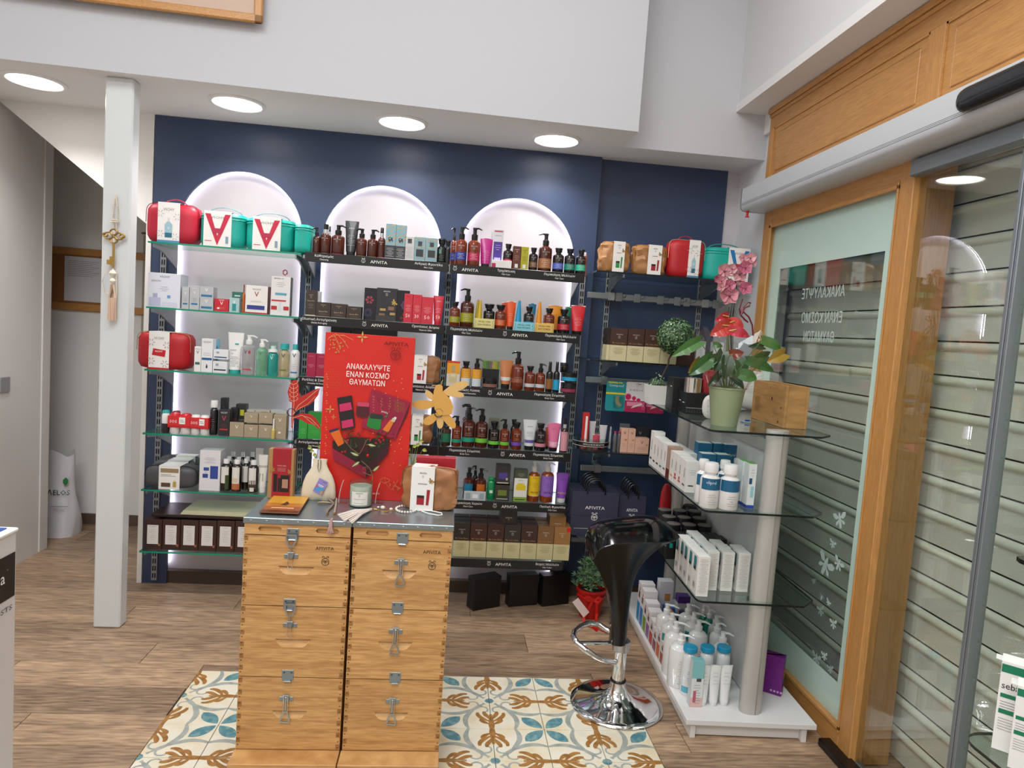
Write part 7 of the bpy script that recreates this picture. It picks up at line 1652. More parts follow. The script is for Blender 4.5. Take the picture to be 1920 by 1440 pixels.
for (x0, x1, yt, yb, lb, d) in ((372, 580, 62, 560, 'pump bottle with pale blue label, far left', wp(bands=[(.1, .6, '#8fb0cc')])), (418, 632, 150, 655, 'pump bottle with teal label, left', wp(bands=[(.05, .78, TE)])),
    (450, 676, 228, 765, 'plain white pump bottle with text, left', wp()), (500, 728, 345, 875, 'large white pump bottle at the front left', wp(lines=[(.1, .7, 10, '#a09e9c', .4)])),
    (585, 772, 62, 540, 'white pump bottle, rear middle', wp()), (636, 828, 140, 640, 'white pump bottle with teal band, middle', wp(bands=[(.55, .8, TE)])), (680, 875, 215, 740, 'white pump bottle, centre', wp()),
    (765, 850, 70, 520, 'slim white pump bottle with green body, rear right', wp(c='#2a8a76')), (815, 912, 110, 560, 'slim white pump bottle with green body, right', wp(c='#2a8a76')), (862, 1018, 170, 640, 'white pump bottle with teal band, right', wp(bands=[(.5, .8, TE)])),
    (872, 1020, 235, 720, 'white pump bottle with pale label, right', wp()), (915, 1095, 325, 860, 'clear pump bottle in front of the post', wp(c='#d2d4d4'))):
    gput('pump', 'T', x0, x1, yt, yb, Z, lb, w4, d)
for k, (x0, x1) in enumerate(((620, 752), (785, 915), (942, 1072))): gput('screw', 'T', x0, x1, 462, 945 - (0 if k == 0 else 20), Z, 'white squeeze bottle with flat blue cap', w4, D_(c='#dcdddc', cap='#1f93bd', capw=1.02, hb=.90, lines=[(.3, .6, 6, '#8c9698', .5)], bands=[(.08, .22, '#5fa8c0')] if k == 0 else []))
for k, (x0, x1) in enumerate(((770, 885), (872, 985), (975, 1092))): gput('tube', 'T', x0, x1, 640, 1045, Z, 'white tube standing at the front edge', w4, D_(c='#dfe0df', cap='#e2e2e0', cr='#c2cfd0', ch=.08, lines=[(.5, .85, 4, '#9ab0b2', .5)]))
gput('box', 'T', 690, 802, 605, 1040, Z, 'narrow carton fading from teal to pink, front corner', w4, D_(c='#dfe4e4', d=.035, side='#cfd4d4', segs=[(0, .2, '#d9b3ae'), (.2, .62, '#d9dcdc'), (.62, 1, '#7fb9bd')], patch=[(-.1, .3, .55, .62, '#4a4c4e'), (-.3, -.05, .1, .35, '#c2506a')], lines=[(.06, .5, 8, '#8c8e90', .7)]))
# purple box right of the post
P = onZ(*fp('T', 1535, 945), Z); L_ = onZ(*fp('T', 1345, 885), Z); R_c = onZ(*fp('T', 1612, 905), Z); H = onY(*fp('T', 1588, 590), P.y).z - Z
an = math.atan2(P.y - L_.y, P.x - L_.x); Wp = (P - L_).length; Dp = .05
t = thing('purple_box', 'purple box with floral sides standing right of the gondola post', 'box', (L_.x, L_.y, Z + .0006), an)
MB().cbox(0, Wp, 0, Dp, 0, H, mat('#6a1478', .35), .0008).build('carton', t)
b = MB(); cl = ['#c22a3a', '#1c5a8a', '#2a7a3a', '#d9702a', '#b81f6a', '#1c8a8a', '#3a2a7a']
for k in range(34):
    y_, z_ = (k * .0137) % (Dp - .012), (k * .0219) % (H - .014); b.add([(Wp + .0006, y_, z_), (Wp + .0006, y_ + .012, z_ + .003), (Wp + .0006, y_ + .010, z_ + .014), (Wp + .0006, y_ - .0, z_ + .011)], [(0, 1, 2, 3)], mat(cl[k % 7], .4))
    x_ = (k * .0239) % (Wp - .014); b.add([(x_, y_, H + .0006), (x_ + .013, y_ + .002, H + .0006), (x_ + .011, y_ + .012, H + .0006), (x_, y_ + .009, H + .0006)], [(0, 1, 2, 3)], mat(cl[(k + 3) % 7], .4))
f = flat(-.0006)
for k in range(4): b.rect(Wp * .45 + k * .013, Wp * .45 + k * .013 + .008, .012, .020, f, mat('#c9a8d0', .5))
b.build('floral_print', t, smooth=False)
# ================================================================ PLANTS AND BOXES ON TOP
ZT = GS[0]; NC = lambda x, y, Y: onY(*fp('N', x, y), Y)
# green pot with anthurium and orchid
q = onZ(*fp('N', 920, 1335), ZT); rb = (NC(1050, 1300, q.y).x - NC(795, 1300, q.y).x) / 2; YPt = q.y + rb; rt = (NC(1127, 940, YPt).x - NC(760, 940, YPt).x) / 2; H = NC(940, 930, YPt - rt * .6).z - ZT
t = thing('potted_anthurium', 'sage green pot with red anthurium wrapped in clear film on the gondola top', 'plant', (q.x, YPt, ZT + .0006))
b = MB(); b.lathe([(rb, 0), (rb * 1.02, .004), (rt * .96, H * .96), (rt, H * .965), (rt, H), (rt * .92, H), (rt * .9, H * .9), (0, H * .9)], mat('#8f9a78', .35), 36); b.build('pot', t)
ox, oy, oz = q.x, YPt, ZT
def nl(x, y, dy=0.): p = NC(x, y, YPt + dy); return Vector((p.x - ox, dy, p.z - oz))
LG1, LG2, LG3, LY = mat('#2f5a22', .3, coat=.3), mat('#3f6e2c', .3, coat=.3), mat('#223f1c', .35, coat=.2), mat('#96782a', .35)
C0 = Vector((0, 0, H * .9))
for (ax_, ay, bx_, by_, wd, m_, dy) in ((620, 445, 325, 605, .055, LG2, -.06), (745, 615, 505, 800, .065, LG1, -.05), (620, 640, 498, 775, .04, LY, -.03), (1110, 650, 1395, 762, .05, LG1, -.04), (1040, 790, 1215, 838, .06, LG2, -.05), (1265, 435, 1470, 540, .05, LG2, -.03),
    (1500, 572, 1315, 660, .06, LY, -.05), (1330, 600, 1140, 640, .05, LG1, -.02), (860, 560, 770, 760, .06, LG3, -.05), (900, 620, 880, 840, .06, LG3, -.06), (800, 620, 610, 690, .05, LG1, .02), (1020, 640, 1090, 800, .06, LG1, .02), (760, 480, 860, 500, .03, LG2, .03), (1280, 500, 1120, 500, .035, LG3, .02), (980, 700, 1000, 880, .05, LG2, .03), (820, 780, 700, 920, .035, LG3, -.02), (960, 820, 1080, 940, .035, LG3, -.03)):
    b = MB(); leaf3(b, nl(ax_, ay, dy), nl(bx_, by_, dy - .01), wd, m_, bend=.12, heart=True, n=8); b.build('leaf', t)
    A = nl(ax_, ay, dy); MB().tube([C0 + Vector(((ax_ - 940) * .00004, 0, 0)), (C0 + A) * .5 + Vector((0, 0, .02)), A], .0016, mat('#5f7a3c', .5), 5).build('leaf_stalk', t)
for (ax_, ay, bx_, by_, wd, c_l, dy) in ((915, 190, 770, 235, .045, '#b3182c', .0), (925, 285, 722, 385, .075, '#b8322a', -.02), (930, 250, 1078, 300, .055, '#b8261c', -.01), (925, 335, 1138, 400, .05, '#b01c34', -.04), (900, 600, 1080, 560, .05, '#a33c26', .04)):
    b = MB(); leaf3(b, nl(ax_, ay, dy), nl(bx_, by_, dy - .015), wd, mat(c_l, .18, coat=.6), bend=.16, heart=True, n=8); b.build('red_bract', t)
    A = nl(ax_, ay, dy); b = MB(); b.tube([C0, (C0 + A) * .5 + Vector((0, .01, .0)), A], .0018, mat('#7a8a4a', .5), 5); b.build('flower_stalk', t)
    B_ = nl(ax_ + (bx_ - ax_) * .35, ay + (by_ - ay) * .1 - 20, dy - .02); MB().tube([A + Vector((0, -.004, 0)), B_], [.003, .0018], mat('#c9b85a', .4), 7).build('spadix', t)
FILM = clear('wrapping_film', '#f4f8f8', 1.3)
b = MB(); P = []
for k in range(13):
    a = 2 * math.pi * k / 12; rr = 1 if k % 2 else .8; P.append((rt * 1.01 * math.cos(a), rt * 1.01 * math.sin(a), H * .97)); 
up = [(rt * (2.0 + .35 * (k % 2)) * math.cos(2 * math.pi * k / 12), rt * (1.6 + .3 * (k % 2)) * math.sin(2 * math.pi * k / 12), H * 2.35 + .035 * math.sin(k * 2.1)) for k in range(13)]
b.add(P[:13] + up[:13], [(k, k + 1, 14 + k, 13 + k) for k in range(12)], FILM); b.build('wrapping_film', t, smooth=False)
# orchid
YPt2 = YPt + .11; q2 = onY(1378, 690, YPt2); t = thing('orchid', 'pink orchid spray with dark red bow rising behind the anthurium', 'plant', (q2.x, YPt2, ZT + .0006))
ox2, oy2 = q2.x, YPt2
def ll(x, y, dy=0.): p = onY(*fp('L', x, y), oy2 + dy); return Vector((p.x - ox2, dy, p.z - ZT))
b = MB(); rO = .035; b.lathe([(rO * .8, 0), (rO, .075), (rO * 1.05, .08), (rO * .9, .08), (0, .07)], mat('#cfc9c2', .4), 24); b.build('pot', t)
b = MB(); b.tube([(0, 0, .07), ll(1560, 900), ll(1600, 640), ll(1610, 480), ll(1650, 380), ll(1740, 300)], .0022, mat('#3a3020', .5), 6); b.tube([(.004, 0, .07), ll(1540, 880), ll(1570, 700), ll(1590, 560), ll(1500, 470)], .002, mat('#3a3020', .5), 6); b.tube([(.0, .0, .07), ll(1580, 760), ll(1650, 640), ll(1755, 580)], .0012, mat('#4a4a2a', .5), 5); b.tube([(-.004, 0, .07), ll(1520, 850), ll(1530, 780)], .0018, mat('#2a2418', .5), 5); b.build('flower_stem', t)
PK = [mat('#c9808a', .4), mat('#b8607a', .4), mat('#d0939a', .4)]
for i, (x, y, r_, m_) in enumerate(((1740, 290, 62, 2), (1670, 290, 48, 2), (1690, 385, 80, 1), (1630, 450, 88, 2), (1480, 420, 88, 2), (1555, 400, 62, 2), (1530, 560, 72, 1), (1530, 665, 104, 0), (1690, 590, 76, 1), (1450, 520, 60, 0), (1415, 500, 50, 1), (1445, 580, 50, 2), (1640, 520, 52, 2), (1760, 340, 50, 2))):
    c_ = ll(x, y, -.03 + .012 * math.sin(i * 2.1)); s = r_ / 5.333 * (YPt + .05) / FPX; b = MB()
    for k in range(5):
        a = math.pi / 2 + 2 * math.pi * k / 5 + .3 * math.sin(i); wd = s * (1.5 if k in (1, 4) else 1.0); tip = c_ + Vector((s * math.cos(a), -.005 + .006 * math.sin(k + i), s * math.sin(a))); leaf3(b, c_, tip, wd, PK[m_], up=(0, -1, 0), bend=-.12, n=5)
    b.build('flower', t); b = MB(); b.blob(s * .28, s * .3, s * .3, mat('#8a1f44', .35), 1, 1, 8, 5, z=c_.z - s * .16, cx=c_.x, cy=c_.y - .006); b.build('flower_lip', t)
b = MB(); c_ = ll(1755, 580); b.blob(.011, .009, .011, mat('#9a5a5c', .5), 1, 1, 10, 6, z=c_.z - .005, cx=c_.x, cy=c_.y); b.build('bud', t)
b = MB(); m_ = mat('#6e1220', .35); F_ = lambda u, v: (u, -.035, v)
for pts in (((1610, 860), (1640, 780), (1680, 735), (1708, 740), (1700, 770), (1650, 790), (1610, 860)), ((1610, 860), (1640, 830), (1690, 880), (1725, 960), (1735, 1060)), ((1610, 860), (1600, 800), (1630, 700)), ((1610, 860), (1650, 900), (1680, 930), (1640, 900))): b.tube([(ll(*p).x, -.035 + .002 * math.sin(i * 2), ll(*p).z) for i, p in enumerate(pts)], .0032, m_, 6)
b.build('bow', t)
# topiary ball in a white planter
q = onZ(*fp('N', 190, 1068), ZT); q.y = 3.295; Yt = q.y; a, c = NC(95, 1000, Yt), NC(300, 1000, Yt); W = c.x - a.x; H = NC(190, 905, Yt).z - ZT; Hs = NC(200, 1068, Yt)
t = thing('boxwood_topiary', 'clipped boxwood ball topiary in a square white planter on the gondola end', 'plant', ((a.x + c.x) / 2, Yt + W / 2, ZT + .0006), .0)
b = MB(); b.loft([[(sx * W / 2 * k, sy * W / 2 * k, z) for sx, sy in ((-1, -1), (1, -1), (1, 1), (-1, 1))] for k, z in ((.86, 0), (1, H), (.92, H), (.90, H * .85))], mat('#d9d7d3', .4)); b.build('planter', t, smooth=False)
def nt_(x, y, dy=0.): p = NC(x, y, Yt + W / 2 + dy); return Vector((p.x - (a.x + c.x) / 2, dy, p.z - ZT))
b = MB(); b.tube([(0, 0, H * .85), nt_(255, 760), nt_(290, 690), nt_(300, 630), nt_(320, 590), nt_(350, 540)], .0045, mat('#3f2b1e', .7), 8); b.build('trunk', t)
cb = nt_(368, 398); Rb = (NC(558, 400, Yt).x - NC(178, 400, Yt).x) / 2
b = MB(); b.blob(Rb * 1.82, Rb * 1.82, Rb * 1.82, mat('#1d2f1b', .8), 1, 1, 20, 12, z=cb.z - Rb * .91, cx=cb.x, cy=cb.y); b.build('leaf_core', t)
rr = random.Random(3); b = MB(); gm = [mat('#3a5c36', .35), mat('#58784f', .35), mat('#86a07c', .35), mat('#2a4528', .4)]
def tiny(b, p, n, s, m):
    n = n.normalized(); u = n.cross(Vector((rr.random() - .5, rr.random() - .5, rr.random() - .5))).normalized(); v = n.cross(u); tl = n * s * rr.uniform(.1, .6)
    b.add([p - u * s * .5, p + v * s * .32 + tl * .5, p + u * s * .55 + tl, p - v * s * .32 + tl * .5], [(0, 1, 2, 3)], m)
for k in range(1500):
    z = 1 - 2 * (k + .5) / 1500; ph = k * 2.39996; s_r = math.sqrt(1 - z * z); n = Vector((s_r * math.cos(ph), s_r * math.sin(ph), z)); tiny(b, cb + n * Rb * rr.uniform(.90, 1.0), n, .013, gm[rr.choice((0, 0, 1, 1, 2, 3))])
b.build('foliage_ball', t, smooth=False, kind='stuff')
b = MB()
for k in range(420):
    n = Vector((rr.uniform(-1, 1), rr.uniform(-1, 1), rr.uniform(.1, 1))); p = Vector((n.x * W * .46, n.y * W * .46, H * .92 + abs(rr.gauss(0, .025)) * (1.2 - abs(n.x)))); tiny(b, p, n, .010, gm[rr.choice((0, 1, 2, 3))])
b.build('lower_foliage', t, smooth=False, kind='stuff')
# black cosmetic boxes and silver can
def tbox(x0, x1, yt, yb, D, lb, c_l, z=ZT, extra=None, name='gift_box', cat='box', rz=GA):
    q = onZ(*fp('N', (x0 + x1) / 2, yb), z); a, c = NC(x0, (yt + yb) / 2, q.y), NC(x1, (yt + yb) / 2, q.y); H = NC((x0 + x1) / 2, yt, q.y).z - z
    t = thing(name, lb, cat, ((a.x + c.x) / 2, q.y, z + .0006), rz); MB().cbox(-(c.x - a.x) / 2, (c.x - a.x) / 2, 0, D, 0, H, mat(c_l, .35), .0008).build('carton', t); return t, c.x - a.x, H, q
t, W, H, q = tbox(478, 722, 985, 1205, .12, 'lower front black gift box with silver pattern foot, near the sage pot', '#19191b')
b = MB(); f = flat(-.0006)
for k in range(9): b.pr([(-W / 2 + W * (k + .1) / 9, .006), (-W / 2 + W * (k + .9) / 9, .006), (-W / 2 + W * (k + .5) / 9, .03)], f, mat('#4a4a4c', .3, .5))
b.rect(-W * .48, W * .42, H * .28, H * .31, f, mat('#b8b8ba', .3, .5)); fs_ = lambda u, v: (-W / 2 - .0006, u, v)
for k in range(6): b.rect(.008 + k * .018, .02 + k * .018, .006, .03, fs_, mat('#3a3a3c', .3, .5))
b.rect(.02, .045, H * .5, H * .53, fs_, PRW); b.rect(.075, .1, H * .55, H * .58, fs_, PRW); b.build('print', t, smooth=False)
zt = ZT + H + .0012; t2, W2, H2, q2_ = tbox(478, 690, 720, 950, .11, 'rear black gift box with silver pattern foot, beside the boxwood topiary', '#19191b')
t2.location = (t.location.x - .004, t.location.y + .1245, ZT + .0006)
b = MB(); fs_ = lambda u, v: (-W2 / 2 - .0006, u, v)
for k in range(5): b.rect(.008 + k * .018, .02 + k * .018, H2 * .45, H2 * .6, fs_, mat('#3a3a3c', .3, .5))
b.rect(.02, .05, H2 * .72, H2 * .74, fs_, PRW); b.build('print', t2, smooth=False)
Yc = t.location.y + .045; a, c = NC(462, 900, Yc), NC(634, 900, Yc); rC = (c.x - a.x) / 2; Hc = .05
t = thing('silver_tin', 'shiny silver candle tin standing on the lower front black gift box', 'tin', ((a.x + c.x) / 2 , Yc, zt)); 
Hc = NC(548, 822, Yc).z - zt
b = MB(); b.lathe([(rC, 0), (rC, Hc), (rC * .96, Hc), (rC * .95, Hc * .8), (0, Hc * .8)], mat('#d6d2cc', .12, 1.), 28); b.build('tin_body', t)
# white round pouch, wooden box, paper wrap, small things
q = onZ(*fp('N', 740, 1262), ZT); W = NC(815, 1150, q.y).x - NC(680, 1150, q.y).x; H = NC(740, 1008, q.y).z - ZT
t = thing('round_pouch', 'round white printed pouch leaning behind the sage pot', 'pouch', (q.x + W * .25, q.y + .045, ZT + .0006)); b = MB(); b.blob(W * 1.4, .05, H, mat('#dad7d3', .5), .8, .8, 24, 14); b.build('pouch_body', t, ang=80)
b = MB()
for k in range(7): b.rect(-.03 + (k % 3) * .012, -.022 + (k % 3) * .012, H * (.3 + .08 * k), H * (.3 + .08 * k) + .002, flat(-.0265), GREYP)
b.build('print', t, smooth=False)
Z0 = onZ(*fp('N', 1475, 1330), ZT); L0 = onZ(*fp('N', 1160, 1300), ZT)
Yw = onZ(*fp('N', 1480, 1345), ZT).y; cc = onZ(*fp('N', 1480, 1345), ZT); Lw = onZ(*fp('N', 1150, 1235), ZT); H = NC(1500, 905, cc.y).z - ZT; an = math.atan2(cc.y - Lw.y, cc.x - Lw.x)
t = thing('wooden_box', 'pale wooden box with dark knots on the gondola top corner', 'box', (Lw.x, Lw.y, ZT + .0006), an); Ww = (cc - Lw).length
WB = woodmat('box_pine', '#9c7442', '#c09258', (1, 1, 5), .55, .02, 1.5, 4)
b = MB(); b.cbox(0, Ww, 0, .012, 0, H, WB, .001); b.build('front_board', t); MB().cbox(Ww - .012, Ww, .0125, .085, 0, H, WB, .001).build('side_board', t); MB().cbox(0, .012, .0125, .085, 0, H, WB, .001).build('side_board', t); MB().cbox(0, Ww, .0855, .097, 0, H, WB, .001).build('back_board', t); MB().cbox(.0125, Ww - .0125, .0125, .085, .0, .008, WB, .001).build('bottom_board', t)
b = MB(); f = flat(-.0006); K_ = mat('#4a1f14', .6)
for (u, v, r_) in ((.62, .62, .006), (.9, .45, .004), (.55, .88, .003), (.12, .3, .003), (.85, .1, .005), (.7, .2, .002)): b.pr([(Ww * u + r_ * math.cos(q_) * (1 + .5 * math.sin(3 * q_)), H * v + r_ * 1.3 * math.sin(q_)) for q_ in [math.pi * k / 5 for k in range(10)]], f, K_)
for i in range(9):
    for j in range(11): b.pr([(Ww * .1 + i * .006 + .0022 * math.cos(q_) + (j % 2) * .003, H * .25 + j * .006 + .0022 * math.sin(q_)) for q_ in [math.pi * k / 3 for k in range(6)]], f, mat('#9a7442', .6))
b.build('knots', t, smooth=False, kind='stuff')
q = onZ(*fp('N', 1250, 1180), ZT); t = thing('tissue_wrap', 'white patterned tissue wrapped gift behind the wooden box', 'gift', (q.x - .01, q.y + .10, ZT + .0006)); H = NC(1250, 755, q.y + .1).z - ZT; b = MB(); b.blob(.15, .10, H, mat('#d0cdc6', .6), .7, .8, 20, 12); b.build('wrap', t, ang=50)
b = MB()
for k in range(9): b.stroke([(-.06 + .0135 * j, H * (.45 + .06 * k) + .006 * math.sin(j * 1.1 + k)) for j in range(10)], .0012, lambda u, v: (u, -.052 * (max(0, 1 - (2 * abs(v / H - .5)) ** 3)) ** .4 * (max(0.05, 1 - (abs(u) / .075) ** 2.5)) ** .4 - .002, v), GREYP)
b.build('line_print', t, smooth=False)
YG = Yc + .05; q = NC(742, 800, YG); t = thing('red_gift', 'small red speckled gift behind the silver tin', 'gift', (q.x, YG, ZT + .0006)); H = NC(735, 745, YG).z - ZT
b = MB(); b.cbox(-.024, .024, 0, .04, 0, H * .45, mat('#b8907a', .6), .004); b.cbox(-.026, .026, -.002, .042, H * .45, H, mat('#a3262a', .6), .004); b.build('wrap', t)
q = onZ(*fp('N', 1100, 1290), ZT); t = thing('beaded_strip', 'small blue and white strip beside the sage pot', 'strip', (q.x, q.y, ZT + .0006), -.1); b = MB(); b.cbox(-.015, .02, 0, .03, 0, .006, mat('#a8b8cc', .4), .001); b.cbox(-.002, .018, .004, .012, .006, .012, mat('#1c3a9a', .4), .001); b.build('strip', t)
# ================================================================ RIGHT FOREGROUND SHELF
Z5 = .60; TP = onZ(1828, 1400, Z5); 
t = thing('corner_shelf', 'rounded clear glass shelf in the lower right corner', 'shelf', (TP.x, TP.y, Z5))
b = MB(); P = []
for k in range(9): a = math.pi - math.pi / 2 * k / 8; P.append((.05 + .05 * math.cos(a), -.0 + .05 * math.sin(a) - .0))
P = [(.0, -.6), (.0, 0.0)] + [(.06 - .06 * math.cos(math.pi / 2 * k / 6), .06 * math.sin(math.pi / 2 * k / 6)) for k in range(1, 7)] + [(.34, .06), (.34, -.6)]
b.prismz(P[::-1], -.008, 0, GLASS, EDGED); b.build('glass_plate', t, smooth=False)
def sbox(px, py, W, D, H, lb, rz, tx):
    P = onZ(px, py, Z5); t = thing('skin_care_carton', lb, 'carton', (P.x, P.y, Z5 + .0006), rz); MB().cbox(0, W, 0, D, 0, H, PRW, .0008).build('carton', t)
    f = flat(-.0006); b = MB(); GRN = mat('#127a58', .4)
    b.rect(0.001, W - .001, H * .88, H * .97, f, GRN)
    if tx: b.text('seba', W * .40, H * .70, H * .075, f, INK, width=W * .62, res=2); b.text('med', W * .86, H * .66, H * .06, f, mat('#b81f3a', .4), width=W * .26, res=2)
    b.rect(W * .08, W * .92, H * .60, H * .645, f, GRN); b.rect(W * .08, W * .92, H * .42, H * .47, f, GRN)
    for k in range(3): b.rect(W * .1, W * (.9 - .1 * k), H * (.55 - .03 * k), H * (.558 - .03 * k), f, GREYP)
    for k in range(5): b.rect(W * .1, W * (.9 - .07 * (k % 3)), H * (.36 - .03 * k), H * (.366 - .03 * k), f, GREYP)
    b.build('print', t, smooth=False)
    b = MB(); b.add([(0, .0, H), (W, 0, H), (W, D, H + .006), (0, D, H + .006)], [(0, 1, 2, 3)], PRW); b.add([(-.012, .0, H + .001), (0, 0, H), (0, D, H), (-.012, D * .9, H + .002)], [(0, 1, 2, 3)], PRW); b.build('flap', t, smooth=False)
sbox(1858, 1402, .055, .035, onY(1876, 1240, onZ(1864, 1404, Z5).y).z - Z5, 'rear white skin care carton with green stripes on the corner shelf', -.75, True)
sbox(1888, 1438, .045, .035, onY(1900, 1285, onZ(1888, 1438, Z5).y).z - Z5, 'front white skin care carton cut by the right frame edge', -.75, False)
q = onX(1912, 1052, 1.28); t = thing('upper_corner_shelf', 'dark edged glass shelf tip above the skin care cartons', 'shelf', (1.28, q.y, q.z)); b = MB(); b.prismz([(.0, .0), (.01, .02), (.05, .03), (.22, .03), (.22, -.62), (.02, -.62)][::-1], -.005, .005, GLASS, EDGED); b.build('glass_plate', t, smooth=False)
MB().cbox(.10, .14, -.62, -.5, -.02, -.0055, STEEL, .002).build('bracket', t)
t = thing('shelf_post', 'grey post carrying the two glass shelves at the lower right', 'post', (1.40, q.y - .64, 0)); MB().cbox(-.03, .03, -.03, .015, 0, q.z + .2, PG, .003).build('post', t); MB().cbox(-.14, .12, -.2, .2, 0, .03, WL, .003).build('base', t)
# ================================================================ STOOL
YS = 2.65; q = onY(1155, 1330, YS); t = thing('bar_stool', 'glossy black moulded bar stool on a chrome trumpet base', 'stool', (.775, 2.66, 0)); SX = .775
b = MB(); b.lathe([(.186, .001), (.190, .006), (.186, .012), (.165, .016), (.12, .024), (.07, .040), (.045, .058), (.034, .078), (.030, .10)], CHROME, 56); b.build('base', t, ang=60)
BS = mat('#050506', .10)
top0 = onY(1171, 1205, YS).z
b = MB(); b.lathe([(.031, .10), (.033, .104), (.031, .108)], BLK, 28, cx=-.0); b.lathe([(.026, .10), (.026, top0 - .035)], CHROME, 28); b.build('column', t)
b = MB(); b.lathe([(.0345, top0 - .035), (.036, top0 - .03), (.036, top0 + .006)], mat('#b9b9ba', .25, .9), 28); b.build('collar', t)
zF = .205; b = MB(); pts = []
for k in range(15): a = math.radians(70 + 235 * k / 14); pts.append((-.115 + .125 * math.cos(a) * 1.1, -.01 + .145 * math.sin(a), zF))
A_ = lambda x, y: tuple(onZ(*fp('U', x, y), zF) - Vector((SX, 2.66, 0)))
RP = [(345, 945), (290, 935), (230, 905), (165, 860), (120, 820), (112, 790), (125, 765), (160, 735), (210, 715), (240, 700)]
pts = [A_(*p)[:2] + (zF,) for p in RP]
F3 = lambda x, y, Y: tuple(onY(*fp('U', x, y), Y) - Vector((SX, 2.66, 0))); b.tube([F3(352, 945, 2.64), F3(300, 937, 2.59), F3(240, 912, 2.56), F3(180, 872, 2.555), F3(130, 828, 2.58), F3(108, 793, 2.62), F3(118, 762, 2.67), F3(150, 735, 2.72), F3(200, 715, 2.77), F3(260, 722, 2.78), F3(330, 770, 2.74), F3(365, 810, 2.68)], .0115, CHROME, 12); b.tube([F3(140, 832, 2.60), F3(370, 830, 2.66)], .0085, CHROME, 10); b.build('footrest', t)
def SP(L_, n=32):
    P = [Vector(onY(1040 + x / 4.88, 930 + y / 4.88, Y)) - Vector((SX, 2.66, 0)) for x, y, Y in L_]; P = [P[0] * 2 - P[1]] + P + [P[-1] * 2 - P[-2]]; out = []
    m = len(P) - 3
    for i in range(n + 1):
        t = i / n * m; k = min(int(t), m - 1); t -= k; a, b_, c, d = P[k:k + 4]
        out.append(.5 * ((2 * b_) + (c - a) * t + (2 * a - 5 * b_ + 4 * c - d) * t * t + (3 * b_ - a - 3 * c + d) * t ** 3))
    return out
NR = SP([(352, 600, 2.54), (378, 535, 2.53), (440, 474, 2.525), (560, 442, 2.52), (750, 432, 2.52), (950, 428, 2.54), (1090, 410, 2.60), (1143, 380, 2.68)])
FRR = SP([(278, 430, 2.76), (290, 345, 2.78), (330, 272, 2.80), (420, 226, 2.81), (620, 198, 2.815), (850, 182, 2.81), (980, 225, 2.79), (1143, 380, 2.68)])
b = MB(); rows9 = []
for k in range(11):
    v = k / 10; rows9.append([NR[i].lerp(FRR[i], v) + Vector((0, 0, (.006 + .026 * math.sin(math.pi * i / 32) ** .8) * math.sin(math.pi * v))) for i in range(33)])
b.loft(rows9, BS, caps=False, closed=False); b.build('seat_pad', t, ang=89)
rim = NR + FRR[:-1][::-1]; n_ = len(rim); rim = [p for p in rim]
cxy = Vector(((onY(1157.5, 1205, YS).x - SX), -.01, top0)); rn = .036; rings = []
# neck points follow the rim order by angle
c0 = sum(rim, Vector()) / n_
for j in range(15):
    tt = j / 14; rr_ = []
    for i, p in enumerate(rim):
        an = math.atan2(p.y - c0.y, p.x - c0.x); q = Vector((cxy.x + rn * math.cos(an), cxy.y + rn * math.sin(an), top0)); u_ = max(0, min(1, (p.x - c0.x + .10) / .26)); u_ = u_ * u_ * (3 - 2 * u_); wv = (1 - tt) ** (2.3 + 3.0 * u_)
        rr_.append((q.x + (p.x - q.x) * wv, q.y + (p.y - q.y) * wv, q.z + (p.z - q.z) * (1 - tt)))
    rings.append(rr_)
BS2 = mat('#060606', .22); b = MB(); b.loft(rings, BS2, caps=False); b.build('seat_shell', t, ang=89)
b = MB(); b.tube(rim, .0022, mat('#2a2a2c', .1, .4), 6, closed=True); b.build('rim', t)
b = MB(); q = onY(1179, 1050, 2.585); b.blob(.035, .03, .014, BLK, 1, 1, 14, 8, z=q.z - .007, cx=q.x - SX, cy=q.y - 2.66); b.build('side_button', t)
# ================================================================ FLOOR ITEMS
def hb(f, x, y): return onZ(*fp(f, x, y), 0)
for k, (nr, lf, rt_, tp) in enumerate((((400, 1298), (320, 1240), (700, 1245), 955), ((800, 1250), (745, 1208), (1118, 1225), 915), ((1175, 1248), (1128, 1212), (1475, 1214), 915))):
    N0, L0, R0 = hb('H', *nr), hb('H', *lf), hb('H', *rt_); an = math.atan2(R0.y - N0.y, R0.x - N0.x); W = (R0 - N0).length; D = max(.06, min(.10, (L0 - N0).length)); H = onY(*fp('H', nr[0] + 12, tp), N0.y).z
    t = thing('black_box', ['black cardboard cube on the floor nearest the beehive', 'middle black cardboard cube on the floor', 'black cardboard cube on the floor nearest the red pot'][k], 'box', (N0.x, N0.y, .0), an)
    MB().cbox(0, W, 0, D, 0, H, mat('#0e0d0d', .45), .0012).build('carton', t); MB().cbox(-.0012, W + .0012, -.0012, D + .0012, H - .0012, H + .006, mat('#100f0f', .4), .001).build('lid', t)
q = onZ(1107, 1162, 0); rb = .055; t = thing('potted_succulent', 'grey green bushy plant in a red pot with red ribbon on the floor', 'plant', (q.x + .004, q.y + rb, 0))
rt_ = .078; H = onY(1107, 1108, q.y).z
b = MB(); b.lathe([(rb, 0), (rb * 1.02, .004), (rt_, H * .92), (rt_ * 1.05, H * .93), (rt_ * 1.05, H), (rt_ * .95, H), (rt_ * .9, H * .85), (0, H * .85)], mat('#b3130f', .4), 32); b.build('pot', t)
b = MB(); b.lathe([(rt_ * .9, H * .86), (rt_ * .5, H * .95), (0, H * .98)], mat('#1d140e', .9), 20); b.build('soil', t)
rr = random.Random(5); b = MB(); gm = [mat('#4f7248', .5), mat('#6d9064', .5), mat('#3a5836', .55)]; Ht = onY(1098, 1047, q.y + rb).z
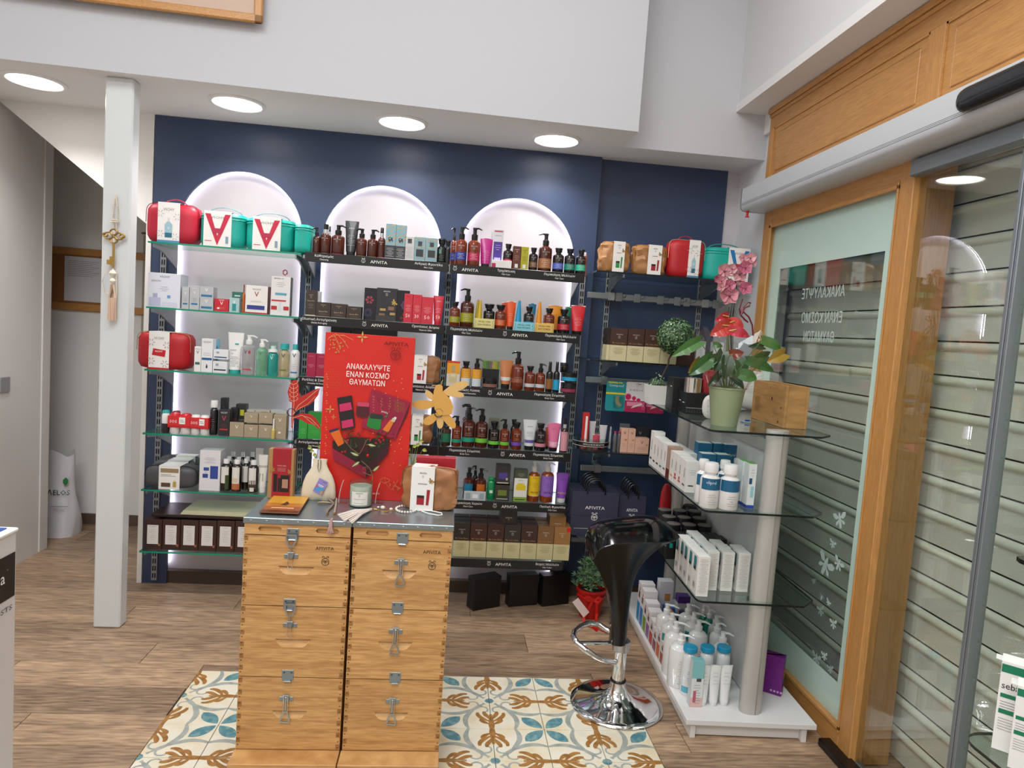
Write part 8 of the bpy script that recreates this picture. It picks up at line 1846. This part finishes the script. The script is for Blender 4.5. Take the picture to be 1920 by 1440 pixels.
for k in range(150):
    a = rr.uniform(0, 6.28); rad = rr.uniform(0, .095); z = H + (Ht - H) * rr.uniform(.05, 1) * math.sqrt(max(0.05, 1 - (rad / .10) ** 2)); c_ = Vector((rad * math.cos(a) - .012, rad * math.sin(a), z))
    for j in range(7):
        d_ = Vector((rr.uniform(-1, 1), rr.uniform(-1, 1), rr.uniform(-.3, 1.1))).normalized(); leaf3(b, c_, c_ + d_ * .026, .005, gm[rr.randrange(3)], up=(d_.y, -1, .3), bend=.1, n=2)
b.build('foliage', t, smooth=False, kind='stuff')
RB = mat('#c4160f', .3); b = MB()
def rbn(pts, w_=.012):
    P = [Vector(p) for p in pts]; b.add([v for p in P for v in (p + Vector((0, 0, w_ / 2)), p - Vector((0, 0, w_ / 2)))], [(2 * i, 2 * i + 2, 2 * i + 3, 2 * i + 1) for i in range(len(P) - 1)], RB)
rbn([(-.08 + .0, -.02, H * .8), (-.05, -.07, H * .78), (0, -.088, H * .75), (.05, -.07, H * .78), (.08, -.02, H * .8)])
rbn([(-.0, -.088, H * .76), (-.03, -.10, H * .9), (-.05, -.10, H * .88), (-.04, -.098, H * .78), (0, -.09, H * .75)], .014); rbn([(0, -.088, H * .76), (.02, -.10, H * .9), (.035, -.10, H * .82), (.02, -.098, H * .72), (0, -.09, H * .75)], .014)
def rv(pts, w_=.014):
    P = [Vector(p) for p in pts]; b.add([v for p in P for v in (p + Vector((w_ / 2, 0, 0)), p - Vector((w_ / 2, 0, 0)))], [(2 * i, 2 * i + 2, 2 * i + 3, 2 * i + 1) for i in range(len(P) - 1)], RB)
rv([(-.01, -.09, H * .74), (-.03, -.09, H * .4), (-.05, -.10, .03), (-.055, -.13, .004), (-.0, -.17, .003), (.04, -.20, .003), (.07, -.24, .003)]); rv([(.012, -.09, H * .74), (.02, -.085, H * .3), (.015, -.10, .02), (-.01, -.16, .004), (-.0, -.20, .004)]); rv([(-.0, -.17, .005), (.03, -.15, .012), (.05, -.18, .008), (.045, -.22, .004)])
b.build('ribbon', t, smooth=False)
b = MB(); A = onY(1085, 1128, q.y - .06) ; 
P4 = [onY(x, y, q.y - .05) for x, y in ((1073, 1129), (1084, 1121), (1105, 1148), (1094, 1158))]; b.add([(p.x - q.x - .004, q.y - .05 - q.y - rb, p.z) for p in P4] + [(p.x - q.x - .004, q.y - .049 - q.y - rb, p.z) for p in P4], [(0, 1, 2, 3), (7, 6, 5, 4), (0, 4, 5, 1), (1, 5, 6, 2), (2, 6, 7, 3), (3, 7, 4, 0)], mat('#dcc9c4', .5)); b.build('paper_tag', t, smooth=False)
# ================================================================ LABELS
from collections import defaultdict
g_ = defaultdict(list)
for t, base, where in ITEMS: g_[(base, where)].append(t)
ORD = ['first', 'second', 'third', 'fourth', 'fifth', 'sixth', 'seventh', 'eighth', 'ninth', 'tenth', 'eleventh', 'twelfth', 'thirteenth', 'fourteenth', 'fifteenth', 'sixteenth', 'seventeenth', 'eighteenth']
rows_ = defaultdict(list)
for (base, where), ts in g_.items():
    if len(ts) > 1: ts.sort(key=lambda o: o.location.x)
    for i, t in enumerate(ts):
        t['label'] = (base + (', ' + ORD[i] + ' from left' if len(ts) > 1 else '') + (', ' + where if where else '')) if True else ''
    for t in ts:
        if where and 'group' not in t.keys(): t['group'] = 'products on ' + where.replace('on ', '').replace('in ', '')
